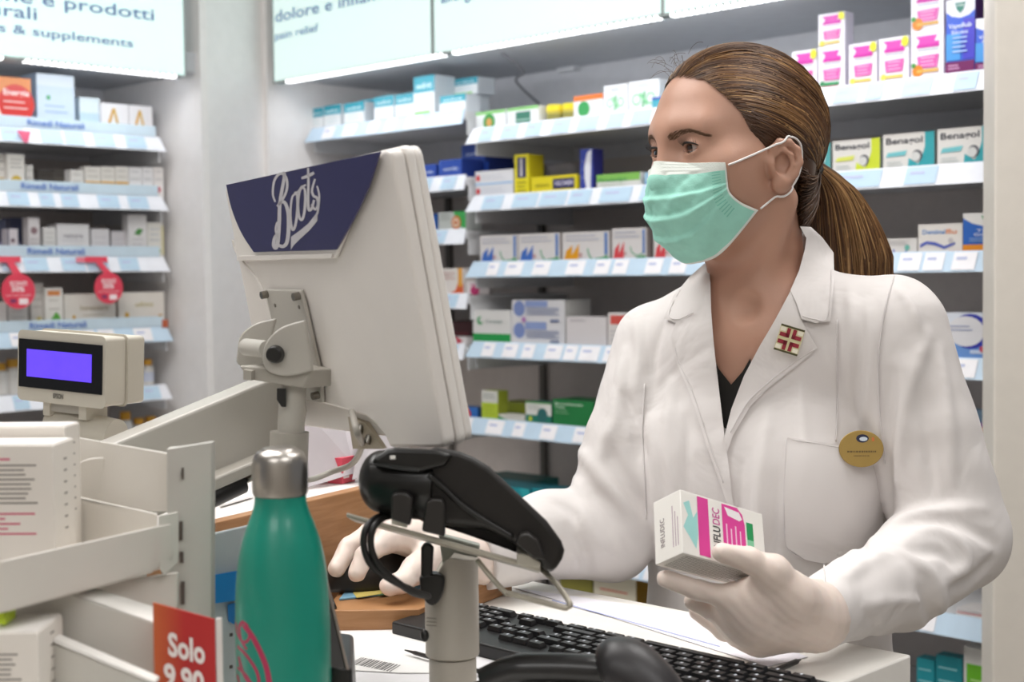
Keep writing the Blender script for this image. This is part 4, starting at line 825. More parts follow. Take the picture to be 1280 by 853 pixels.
rib([(299, 800), (312, 806), (326, 822), (330, 838), (320, 842), (308, 830), (301, 812)], 4.2)
rib([(299, 826), (312, 832), (324, 848), (326, 862), (314, 862), (303, 848), (298, 836)], 4.2)
rib([(300, 850), (312, 858), (322, 872)], 4.2)
g.build('logo', t, world=False)
# ------------------------------------------------------------------ thin black tablet seen edge-on, right of the bottle
t = thing('tablet_stand', 'thin black tablet seen nearly edge-on, leaning just right of the teal bottle', 'tablet', tuple(P(425, 853, 1.03)-Vector((0, 0, .03))))
g = MB(); g.plate([P(380, 640, 1.08), P(390, 650, 1.08), P(434, 838, 1.02), P(408, 838, 1.02)], Vector((-.02, .09, 0)), mat('#2a2522', .3, name='tablet_black')); g.build('tablet', t, bevel=.0015)
g = MB(); g.plate([P(387, 643, 1.079), P(391.5, 650, 1.079), P(437, 838, 1.019), P(433, 838, 1.019)], Vector((-.02, .09, 0)), mat('#8d8178', .3, name='tablet_rim')); g.build('rim', t, bevel=.0005)
g = MB(); g.plate([P(410, 832, 1.02), P(440, 836, 1.02), P(452, 1060, 1.02), P(400, 1060, 1.02)], Vector((-.01, .10, 0)), blk); g.build('stand_foot', t, bevel=.003)
# ------------------------------------------------------------------ CARD TERMINAL on its pole
plast = mat('#bcb5aa', .4, name='pole_plastic', var=.015)
pxc = 564; YP = 1.14
pc = P(pxc, 700, YP); pxr = lambda w: w/2/FPX*YP*1.0
t = thing('terminal_pole', 'beige cylindrical card terminal pole with a black cable clip', 'terminal stand', (pc.x, pc.y, ZC))
zt = lambda py: P(pxc, py, YP).z
g = MB(); r0 = pxr(68); r1 = pxr(60)
N = 48; top = []; vs = []
for k in range(N):
    a = 2*math.pi*k/N; x = math.cos(a); vs.append((pc.x+r0*x, pc.y+r0*math.sin(a), zt(819)))
for k in range(N):
    a = 2*math.pi*k/N; x = math.cos(a); zz = zt(690)-max(0, -x-.1)*.035-max(0, x)*.004; vs.append((pc.x+r0*x, pc.y+r0*math.sin(a), zz))
g.add(vs, [tuple(range(N-1, -1, -1)), tuple(range(N, 2*N))]+[(i, (i+1) % N, N+(i+1) % N, N+i) for i in range(N)], plast)
g.build('upper_sleeve', t, bevel=.0015, segs=2)
g = MB(); g.cyl((pc.x, pc.y, ZC), (pc.x, pc.y, zt(821)), r1, plast, n=48); g.build('lower_tube', t, smooth='auto')
g = MB(); g.cyl((pc.x, pc.y, ZC), (pc.x, pc.y, ZC+.006), .055, plast, n=48); g.build('base', t, bevel=.001)
Fp = lambda px, py, dy=0.0: P(px, py, YP-r0-.002+dy)
g = MB(); pts = [P(540+16*math.cos(a), 724+(34 if math.sin(a) > 0 else 6)*math.sin(a), YP-r0*1.30) for a in [2*math.pi*k/24 for k in range(24)]]
g.plate(pts, Vector((0, .014, 0)), blk); pts = [P(x, y, YP-r0*1.30) for x, y in ((526, 722), (526, 686), (530, 679), (538, 680), (542, 686), (540, 722))]; g.plate(pts, Vector((0, .007, 0)), blk)
g.build('cable_clip', t, bevel=.002)
g = MB(); c = P(531, 795, YP-r0*.82); g.ball((c.x, c.y, c.z), (.0035, .003, .005), blk, 8); g.build('button', t, smooth=True)
g = MB()
for k in range(3): g.plate([P(533, 772+k*4.5, YP-r0*.80), P(546, 773+k*4.5, YP-r0*.97), P(546, 774.3+k*4.5, YP-r0*.97), P(533, 773.3+k*4.5, YP-r0*.80)], Vector((0, -.0006, 0)), mat('#8f887d', .5))
g.build('embossed_marks', t)
g = MB(); g.plate([P(548, 668, YP), P(600, 682, YP), P(596, 706, YP), P(558, 740, YP-.0)], Vector((0, .010, 0)), mat('#a7aba0', .35, name='bracket_grey')); g.build('neck_bracket', t, bevel=.0015)
g = MB(); a0, a1, b1_, b0 = P(433, 641, 1.055), P(676, 708, 1.05), P(676, 715, 1.05), P(433, 647, 1.055)
g.plate([a0, a1, b1_, b0], Vector((.0, .05, -.012)), mat('#b3ada0', .3, name='plate_metal', metal=.3)); g.build('support_plate', t, bevel=.001)
for pts in ([(489, 641), (509, 646), (509, 661), (489, 656)], [(646, 692), (662, 694), (676, 704), (675, 712), (646, 706)]):
    g = MB(); g.plate([P(x, y, 1.046) for x, y in pts], Vector((.0, .03, 0)), mat('#c4bfb2', .35, name='tab_plastic')); g.build('side_tab', t, bevel=.001)
for pts in ([(489, 620), (496, 616), (508, 617), (516, 624), (513, 658), (489, 650)], [(532, 628), (540, 624), (552, 625), (556, 632), (556, 672), (527, 665)], [(644, 680), (650, 669), (660, 667), (672, 676), (682, 700), (668, 700)]):
    g = MB(); g.plate([P(x, y, 1.034) for x, y in pts], Vector((.0, .012, 0)), mat('#262321', .4, name='tab_black')); g.build('grip_tab', t, bevel=.0015)
wire = mat('#b3ac9e', .3, name='wire_metal', metal=.2)
g = MB(); g.tube(cat_curve([P(596, 700, 1.075), P(614, 722, 1.07), P(632, 741, 1.06), P(640, 743, 1.058), P(700, 759, 1.04), P(709, 759, 1.04), P(712, 754, 1.04), P(694, 728, 1.06), P(674, 710, 1.08)], 4), .0022, wire, 8); g.build('wire_loop', t, smooth=True)
t2 = thing('card_terminal', 'black card payment terminal tilted on the beige pole', 'card terminal', tuple(P(560, 670, 1.1)))
tb = mat('#100f0e', .32, name='terminal_black', var=.06, coat=.05); tb2 = mat('#171311', .45, name='terminal_side', var=.06)
outer = [(540, 557), (575, 564), (592, 571), (612, 583), (645, 614), (684, 651), (702, 676), (706, 688), (703, 699), (692, 716), (683, 712), (664, 694), (640, 676), (606, 660), (560, 655), (520, 648), (505, 620), (515, 580)]
g = MB(); op = [P(x, y, 1.046) for x, y in outer]; g.plate(op, Vector((.0, .055, -.013)), tb2); g.build('body', t2, bevel=.005, segs=4)
g = MB(); g.tube([P(476, 602, 1.075), P(490, 603, 1.072), P(548, 607, 1.066)], [.0235, .0262, .0270], tb, 32); g.ball(tuple(P(477, 602, 1.077)), (.0175, .0235, .0238), tb, 16)
g.build('printer_drum', t2, smooth='auto')
g = MB(); g.plate([P(x, y, 1.037) for x, y in ((484, 561), (494, 560), (543, 562), (566, 568), (556, 582), (526, 590), (500, 587), (462, 580), (468, 572))], Vector((.0, .045, -.008)), tb); lid = g.build('paper_lid', t2, bevel=.004, segs=3)
g = MB(); c = P(491, 572, 1.0352); g.box((c.x-.002, c.y-.0008, c.z-.0013), (c.x+.002, c.y, c.z+.0013), mat('#e8e6e2', .4)); g.build('white_label', lid)
g = MB(); g.tube([P(463, 580, 1.036), P(500, 587, 1.034), P(524, 589, 1.034)], .0008, mat('#050505', .6), 6); g.build('lid_gap', t2)
g = MB(); g.tube(cat_curve([P(536, 594, 1.041), P(556, 612, 1.042), P(580, 634, 1.042), P(612, 655, 1.043), P(641, 672, 1.044)], 5), [.0022]*21, tb, 8); g.build('edge_ridge', t2, smooth=True)
g = MB(); g.plate([P(x, y, 1.08) for x, y in ((454, 618), (500, 640), (524, 650), (590, 672), (640, 690), (664, 700), (640, 672), (560, 640), (500, 610))], Vector((.01, .05, 0)), mat('#0c0b0a', .5, name='underside_black')); g.build('underside', t2, bevel=.002)
cab = mat('#1b1918', .45, name='cable_black')
for k, off in enumerate((0, 9)):
    g = MB(); g.tube(cat_curve([P(486+off, 644, 1.075), P(470+off, 648, 1.06), P(457+off, 662, 1.05), P(455+off, 685, 1.05), P(465+off, 708, 1.05), P(490+off*.5, 726, 1.055), P(515, 738+off*.3, 1.07), P(536, 746, 1.09)], 6), .0026, cab, 10)
    tag(g.build('terminal_cable', smooth=True), ('outer loop of black cable hanging left of the card terminal pole', 'inner loop of black cable hanging left of the card terminal pole')[k], 'cable')
# ------------------------------------------------------------------ MOUSE
mc = (Pc(412, 742, .024)+Pc(522, 716, .024))/2
def mouse():
    a = Pc(414, 742, .0245); b = Pc(530, 722, .0245); d = b-a; L_ = .112; d.normalize(); s = Vector((-d.y, d.x, 0))
    c = a+d*(L_/2)+s*.012
    X = Matrix.Identity(4)
    for i in range(3): X[i][0] = d[i]; X[i][1] = s[i]; X[i][2] = (0, 0, 1)[i]
    X.translation = c; g = MB(); vs = []; fs = []; n = 20; K = 40
    for i in range(n+1):
        ph = (math.pi/2)*i/n
        for k in range(K):
            a_ = 2*math.pi*k/K; x = math.cos(a_); y = math.sin(a_); r_ = math.cos(ph)**.55
            xx = x*L_/2*r_; wy = .031*(1-.10*math.cos(2*a_)); hz = .041*math.sin(ph)**.8*(1-.35*max(0, -xx/(L_/2))**1.2)
            vs.append((xx, y*wy*r_, hz))
    for i in range(n):
        for k in range(K): fs.append((i*K+k, i*K+(k+1) % K, (i+1)*K+(k+1) % K, (i+1)*K+k))
    fs.append(tuple(range(K-1, -1, -1)))
    t = thing('computer_mouse', 'black computer mouse under the gloved right hand', 'computer mouse', tuple(c), math.atan2(d.y, d.x))
    g.add(vs, fs, mat('#1e1b1a', .4, name='mouse_black', var=.06), X); g.build('body', t, smooth=True)
    g = MB(); w = X @ Vector((-.036, 0, .020)); g.tube([w-s*.004, w+s*.004], .007, mat('#4a4542', .35), 20); g.build('scroll_wheel', t, smooth='auto')
    g = MB(); g.tube(cat_curve([X @ Vector((-.054, 0, .006)), Pc(418, 757, .026), Pc(424, 768, .006), Pc(455, 786, .003)], 6), .0015, cab, 8); g.build('cord', t, smooth=True)
    return X
MX = mouse()
# ------------------------------------------------------------------ KEYBOARD
kz = .022
kb = Pc(1042, 850, kz); kl = Pc(489, 767, kz)
FK = Frame((kb.x, kb.y, 0), UR, NR)
def fk(px, py):
    p = Pc(px, py, kz); d = p-Vector((kb.x, kb.y, ZC+kz)); return d.dot(UR), d.dot(NR)
_a, _b = fk(489, 767); KL = -_a; KD = -_b; print('KB', KL, KD)
t = thing('keyboard', 'black computer keyboard lying along the counter edge', 'keyboard', FK.pt(-KL/2, -KD/2, ZC+.001), FK.rot)
kbm = mat('#121213', .45, name='keyboard_black', var=.05)
g = MB(); vs = []
def kp(a, v, z): return FK.pt(a, v, ZC+z)
Hn, Hf = .014, .020
A_ = [kp(-KL, -KD, .001), kp(0, -KD, .001), kp(0, 0, .001), kp(-KL, 0, .001), kp(-KL, -KD, Hn), kp(0, -KD, Hn), kp(0, 0, Hf), kp(-KL, 0, Hf)]
g.add(A_, [(0, 3, 2, 1), (4, 5, 6, 7), (0, 1, 5, 4), (1, 2, 6, 5), (2, 3, 7, 6), (3, 0, 4, 7)], kbm); g.build('case', t, bevel=.002)
keym = mat('#19191b', .38, name='key_black', var=.05); legend = mat('#b9bcc4', .5, name='key_legend')
kmesh = {}
def key(a, v, w, d=None):
    d = d or rpz-.0016
    slope = (Hf-Hn)/KD; z = Hn+(v+KD)*slope; kk = round(w, 4)
    loc = _W[t.name].inverted() @ kp(a, v, z+.0005)
    if kk not in kmesh:
        g = MB(); e = .0016; h = .0045
        vs = [(0, 0, 0), (w, 0, 0), (w, d, 0), (0, d, 0), (e, e*.7, h), (w-e, e*.7, h), (w-e, d-e, h), (e, d-e, h)]
        g.add(vs, [(0, 3, 2, 1), (4, 5, 6, 7), (0, 1, 5, 4), (1, 2, 6, 5), (2, 3, 7, 6), (3, 0, 4, 7)], keym)
        g.box((w*.35, d*.5, h), (w*.35+.0022, d*.5+.003, h+.0001), legend)
        o = g.build('key', t, world=False); kmesh[kk] = o.data
    else:
        o = bpy.data.objects.new('key', kmesh[kk]); COL.objects.link(o); o.parent = t
    # the frame's n axis may be -y locally
    sg = 1 if (Matrix.Rotation(FK.rot, 4, 'Z') @ Vector((0, 1, 0))).dot(NR) > 0 else -1
    o.location = loc; o.rotation_euler = (math.atan(slope), 0, 0)
# The pharmacist sits on the n side, so rows run from the far edge (space bar) to the near edge (function keys), letters start at +u
u = (KL-.036)/22.1; rpz = (KD-.024)/6.25; x_ = -.012
rows = [[1.25, 1.25, 1.25, 5.9, 1.25, 1.25, 1.25, 1.25], [2.25]+[1]*10+[2.75], [1.75]+[1]*11+[1.25], [1.5]+[1]*12+[.8], [1]*13+[1.6], [1, .0]+[1]*12]
for r_i, row in enumerate(rows):
    v = -.008-rpz*r_i-(.004 if r_i == 5 else 0)-(rpz-.0022); a = -.010
    for w in row:
        if w > 0: key(a-w*u+.001, v, w*u-.0014)
        a -= w*u
    a -= .008
    nav = {0: [1, 1, 1], 1: [0, 1, 0], 2: [], 3: [1, 1, 1], 4: [1, 1, 1], 5: [1, 1, 1]}[r_i]
    for w in nav:
        if w: key(a-u+.001, v, u-.0014)
        a -= u
    if not nav: a -= 3*u
    a -= .007
    if r_i < 5:
        for w in ([2, 1, 1] if r_i == 0 else [1, 1, 1, 1]):
            if a-w*u > -KL+.002: key(a-w*u+.001, v, w*u-.0014)
            a -= w*u
g = MB(); g.tube(cat_curve([kp(-.16, -KD+.002, .008), kp(-.165, -KD-.02, .004), kp(-.155, -KD-.05, .003), kp(-.14, -KD-.09, .003)], 6), .0014, cab, 8); g.build('cord', t, smooth=True)
# ------------------------------------------------------------------ papers, scanner, pens
def sheet(pts, col, lb, dz, extra=None, nm='paper_sheet'):
    g = MB(); g.plate([Pc(x, y, dz) for x, y in pts], Vector((0, 0, .0004)), mat(col, .6)); 
    if extra: extra(g)
    return tag(g.build(nm), lb, 'paper')
sheet([(640, 735), (870, 768), (1010, 822), (960, 834), (700, 752)], '#e9e7ee', 'white paper with a faint blue line under the holding hand', .0006,
      lambda g: g.plate([Pc(690, 750, .0012), Pc(900, 808, .0012), Pc(900, 809.2, .0012), Pc(690, 751, .0012)], Vector((0, 0, .0001)), mat('#aab2dc', .6)))
def bars(g):
    ink = mat('#5f5d5c', .6); rr = random.Random(3)
    a, b, c = Pc(452, 822, .0022), Pc(502, 832, .0022), Pc(438, 830, .0022)
    k = 0
    while k < 1:
        w = rr.uniform(.012, .05)
        p = a+(b-a)*k; q = a+(b-a)*min(1, k+w); g.add([p, q, q+(c-a), p+(c-a)], [(0, 1, 2, 3)], ink); k += w+rr.uniform(.012, .04)
sheet([(418, 765), (470, 768), (540, 800), (540, 842), (500, 842), (430, 838)], '#eeecea', 'white paper printed with a barcode between the bottle and the pole', .0016, bars)
sheet([(400, 768), (560, 800), (640, 822), (560, 900), (400, 900)], '#e6e4e6', 'larger blank paper under the barcode sheet', .0006)
def pen(a, b, c1, lb, r=.0045, tip=None):
    t = thing('pen', lb, 'pen', tuple(a)); g = MB(); d = (b-a); g.tube([a+d*.12, a+d*.14, b], [r*.8, r, r], mat(c1, .35), 14); g.build('barrel', t, smooth='auto')
    g = MB(); g.tube([a, a+d*.12], [.0006, r*.75], mat(tip or c1, .35), 12); g.build('tip', t, smooth='auto')
pen(Pc(453, 777, .0065), Pc(528, 752, .0065), '#1f1c1f', 'black pen lying left of the keyboard')
pen(Pc(470, 782, .006), Pc(545, 760, .006), '#3d2b3f', 'dark purple pen lying against the keyboard corner', tip='#2a2a2c')
pen(Pc(506, 813, .006), Pc(600, 840, .006), '#2a2827', 'thin black pen behind the terminal pole foot', r=.002)
pen(Pc(1001, 825, .004), Pc(962, 842, .004), '#1c1b1b', 'short black pen tip beyond the keyboard end', r=.0025)
t = thing('barcode_scanner', 'black handheld barcode scanner lying in front of the keyboard', 'scanner', tuple(Pc(700, 870, .0)))
sm_ = mat('#1b1a1b', .35, name='scanner_black', var=.05, coat=.2)
g = MB(); h0 = Pc(810, 868, .030)
g.tube(cat_curve([P(606, 852, 1.06), P(640, 838, 1.055), P(690, 836, 1.05), P(740, 838, 1.045), P(765, 840, 1.04)], 5), [.0105]*6+[.0115]*15, sm_, 18); g.build('handle', t, smooth='auto')
g = MB(); hc = P(792, 848, 1.03)
g.tube(cat_curve([P(752, 842, 1.04), P(766, 838, 1.038), P(786, 842, 1.033), P(812, 862, 1.025), P(832, 885, 1.02)], 5), [.009, .013, .017, .0205, .0225, .024, .0245, .025, .025, .025, .025, .025, .0245, .024, .0235, .023, .0225, .022, .0215, .021, .021], mat('#2c2a2c', .4, name='scanner_head', var=.05), 24); g.build('head', t, smooth='auto')
g = MB(); g.cyl((P(690, 836, 1.05).x, P(690, 836, 1.05).y, ZC), tuple(P(690, 846, 1.05)), .009, sm_, n=20); g.cyl((P(690, 836, 1.05).x, P(690, 836, 1.05).y, ZC), (P(690, 836, 1.05).x, P(690, 836, 1.05).y, ZC+.006), .03, sm_, n=28); g.build('stand_foot', t, smooth='auto')
g = MB(); g.tube(cat_curve([P(606, 852, 1.06), P(590, 858, 1.07), P(560, 870, 1.08)], 5), .0022, cab, 8); g.build('cord', t, smooth=True)
# ------------------------------------------------------------------ RACK at the left
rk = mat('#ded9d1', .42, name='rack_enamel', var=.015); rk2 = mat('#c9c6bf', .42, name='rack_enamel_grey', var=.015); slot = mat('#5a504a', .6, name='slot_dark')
t = thing('display_rack', 'white enamelled metal shelf rack filling the lower left corner', 'rack', tuple(P(150, 853, .95)-Vector((0, 0, .12))))
def rp3(pts, th, m_, name, bevel=.001):
    g = MB(); g.plate([P(*p) for p in pts], th, m_); return g.build(name, t, bevel=bevel)
YB = Vector((.0, .004, 0))
rp3([(-10, 530, 1.10), (80, 545, 1.08), (209, 567, 1.03), (209, 640, 1.03), (-10, 640, 1.10)], YB, rk, 'back_panel')
up = rp3([(208, 561, 1.015), (225, 560, 1.012), (265, 553, 1.03), (265, 1060, 1.03), (225, 1068, 1.012), (208, 1068, 1.015)], Vector((.0, .012, 0)), rk2, 'upright')
for (x0, y0, x1, y1) in ((224, 652, 228.5, 676), (225, 690, 229.5, 704), (226, 727, 231, 756), (227, 585, 230, 600)):
    g = MB(); g.plate([P(x0, y0, 1.0115), P(x1, y0, 1.0125), P(x1, y1, 1.0125), P(x0, y1, 1.0115)], Vector((0, -.0006, 0)), slot); g.build('slot', up)
dv = [tuple(p[:2]) for p in cat_curve([(92, 640, 0), (93, 592, 0), (98, 580, 0), (110, 574, 0), (128, 572, 0)], 4)]
rp3([(x, y, 1.06) for x, y in dv]+[(131, 574, 1.06), (131, 640, 1.06)], Vector((.0, .003, 0)), rk, 'divider')
rp3([(-10, 704, .885), (196, 658, .985), (198, 700, .985), (190, 714, .985), (140, 730, .96), (-10, 770, .885)], Vector((.008, .014, .0)), rk, 'tray_lip', bevel=.002)
rp3([(-10, 762, .890), (190, 712, .985), (196, 705, 1.0), (83, 722, 1.045), (-10, 735, 1.06)], Vector((0, 0, -.003)), rk, 'tray_floor')
rp3([(-10, 606, 1.06), (83, 619, 1.045), (196, 643, 1.0), (196, 705, 1.0), (83, 722, 1.045), (-10, 735, 1.06)], Vector((0, .003, 0)), rk, 'tray_back')
rp3([(197, 645, .99), (222, 640, 1.005), (222, 705, 1.005), (205, 720, .99), (199, 712, .987)], Vector((0, .003, 0)), rk, 'tray_bracket')
rp3([(128, 730, .97), (222, 716, 1.005), (222, 760, 1.005), (192, 776, .99), (90, 740, .965)], Vector((0, .004, .0)), rk, 'lower_back')
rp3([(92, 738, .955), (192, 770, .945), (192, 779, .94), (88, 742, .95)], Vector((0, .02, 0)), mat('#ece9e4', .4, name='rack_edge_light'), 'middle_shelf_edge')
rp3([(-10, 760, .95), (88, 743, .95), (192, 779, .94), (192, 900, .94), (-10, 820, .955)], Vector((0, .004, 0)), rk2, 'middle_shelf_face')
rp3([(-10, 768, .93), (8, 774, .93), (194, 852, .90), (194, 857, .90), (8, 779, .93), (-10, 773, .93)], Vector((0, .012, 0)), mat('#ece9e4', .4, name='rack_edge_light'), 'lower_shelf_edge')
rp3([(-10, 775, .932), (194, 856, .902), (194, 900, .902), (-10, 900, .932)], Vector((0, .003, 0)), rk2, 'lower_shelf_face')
# grey-blue cabinet with blue label left of the bottle
t = thing('brochure_box', 'pale grey box with a blue label between the rack and the bottle', 'box', tuple(P(285, 853, 1.16)-Vector((0, 0, .06))))
g = MB(); g.plate([P(264, 667, 1.12), P(330, 652, 1.16), P(330, 972, 1.16), P(264, 995, 1.12)], Vector((0, .03, -.004)), mat('#b9c2c4', .45, name='box_grey')); g.build('box_body', t, bevel=.002)
g = MB(); c_ = [(262.5, 723), (266, 719), (330, 708), (330, 746), (266, 755), (262.5, 753)]; g.plate([P(x, y, 1.11+(x-262)/66*.04) for x, y in c_], Vector((0, -.001, 0)), mat('#1e88cf', .4)); g.build('blue_label', t)
g = MB(); g.plate([P(x, y, 1.119+(x-262)/66*.035) for x, y in ((285, 756), (292, 754), (330, 748), (330, 776), (292, 780), (286, 776))], Vector((0, -.002, 0)), mat('#2a7fc4', .4))
g.build('label_icon', t); g = MB()
for y in (792, 832): g.plate([P(287, y, 1.13), P(291, y-.5, 1.131), P(291, y+3.5, 1.131), P(287, y+4, 1.13)], Vector((0, -.001, 0)), ink)
g.build('label_print', t)
# red price card
t = thing('price_card', 'orange red price card reading Solo 9,90 clipped to the rack', 'price card', tuple(P(230, 853, .93)-Vector((0, 0, .02))))
redc = bpy.data.materials.new('card_red'); redc.use_nodes = True; nt = redc.node_tree; bb = nt.nodes['Principled BSDF']; bb.inputs['Roughness'].default_value = .4
tcn = nt.nodes.new('ShaderNodeTexCoord'); sp = nt.nodes.new('ShaderNodeSeparateXYZ'); rmp = nt.nodes.new('ShaderNodeValToRGB'); nt.links.new(tcn.outputs['Generated'], sp.inputs['Vector']); nt.links.new(sp.outputs['X'], rmp.inputs['Fac'])
rmp.color_ramp.elements[0].color = (*lin('#c8663a'), 1); rmp.color_ramp.elements[1].color = (*lin('#bd3332'), 1); rmp.color_ramp.elements[1].position = .5; nt.links.new(rmp.outputs['Color'], bb.inputs['Base Color'])
ca, cb, cd = P(191, 754, .92), P(268, 775, .945), P(195, 880, .92); cx = cb-ca; cz = Vector((0, 0, -1))
g = MB(); g.plate([ca, cb, cb+cz*.075, ca+cz*.075], Vector((0, .002, 0)), redc); cardo = g.build('card', t)
g = MB(); cxn = cx.normalized(); nn_ = cxn.cross(Vector((0, 0, 1))).normalized()
if nn_.y > 0: nn_ = -nn_
wht = mat('#f3e8e4', .5, name='card_lettering')
o1 = ca+cx*.22+cz*.0318+nn_*.0008; g.text('Solo', o1, cxn, (0, 0, 1), .0150, wht, fit=cx.length*.60, bold=.035)
g.build('lettering', cardo); g = MB()
o2 = ca+cx*.14+cz*.0530+nn_*.0008; g.text('9,90', o2, cxn, (0, 0, 1), .0150, wht, fit=cx.length*.66, bold=.035); g.build('price', cardo)
g = MB(); g.plate([cb+Vector((.0005, .002, 0)), cb+Vector((.004, .003, 0)), cb+Vector((.004, .003, -.075)), cb+Vector((.0005, .002, -.075))], Vector((0, .003, 0)), mat('#e8e4e0', .3, name='clear_holder')); g.build('holder_edge', t)
# cartons on the rack
def medbox(corner_px, Y, w, d, h, rot, lb, seed, kind=0):
    """upright carton, top near corner at pixel; w along first axis, rot of the front"""
    c = P(corner_px[0], corner_px[1], Y); t = thing('medicine_carton', lb, 'medicine box', (c.x, c.y, c.z-h), rot)
    body = mat('#e9e3db', .45, name='carton_cream', var=.01); pk = mat('#d46a84', .5); gr = mat('#8d8781', .5)
    g = MB(); g.box((-w, 0, 0), (0, d, h), body); g.build('box', t, world=False, bevel=.0006)
    g = MB(); g.box((-w+.002, .002, h), (-.001, d-.001, h+.0008), mat('#f0ece8', .45)); g.build('top_flap', t, world=False)
    g = MB(); rr = random.Random(seed)
    g.box((-w*.92, -.0003, h-.0100), (-w*.35, 0, h-.0086), pk)
    for k in range(9): g.box((-w*.95, -.0003, h-.0140-k*.0032), (-w*(.12+.14*rr.random()), 0, h-.0140-k*.0032+.0011), gr)
    for k in range(5): g.box((-w*.95, -.0003, h-.047-k*.0034), (-w*(.15+.3*rr.random()), 0, h-.047-k*.0034+.0012), pk)
    N = 20
    if h > .075:
        g.add([(-w*.42+.007*math.cos(2*math.pi*k/N), -.0004, .012+.007*math.sin(2*math.pi*k/N)) for k in range(N)], [tuple(range(N))], mat('#dcd6d0', .5))
        g.add([(-w*.42+.002*math.cos(2*math.pi*k/N), -.0006, .012+.002*math.sin(2*math.pi*k/N)) for k in range(N)], [tuple(range(N))], mat('#d4485a', .5))
    for k in range(7): g.box((0, d*.5, h*.9-k*.008), (.0003, d*.62, h*.9-k*.008+.0012), gr)
    g.build('small_print', t, world=False); return t
medbox((66, 557, ), .955, .085, .04, .122, -.04, 'cream medicine carton with pink and grey small print, front one on the rack tray', 1)
medbox((81, 534, ), 1.0, .10, .03, .135, -.04, 'cream medicine carton standing behind the front one on the rack tray', 2)
medbox((47, 792, ), .89, .085, .05, .07, .0, 'cream medicine carton with small print in the bottom left corner', 3)
g = MB(); g.plate([P(-10, 764, .90), P(6, 768, .90), P(6, 782, .90), P(-10, 778, .90)], Vector((0, .02, 0)), mat('#b6cf2a', .45)); tag(g.build('carton'), 'sliver of a lime green carton under the rack tray at the left edge', 'medicine box')
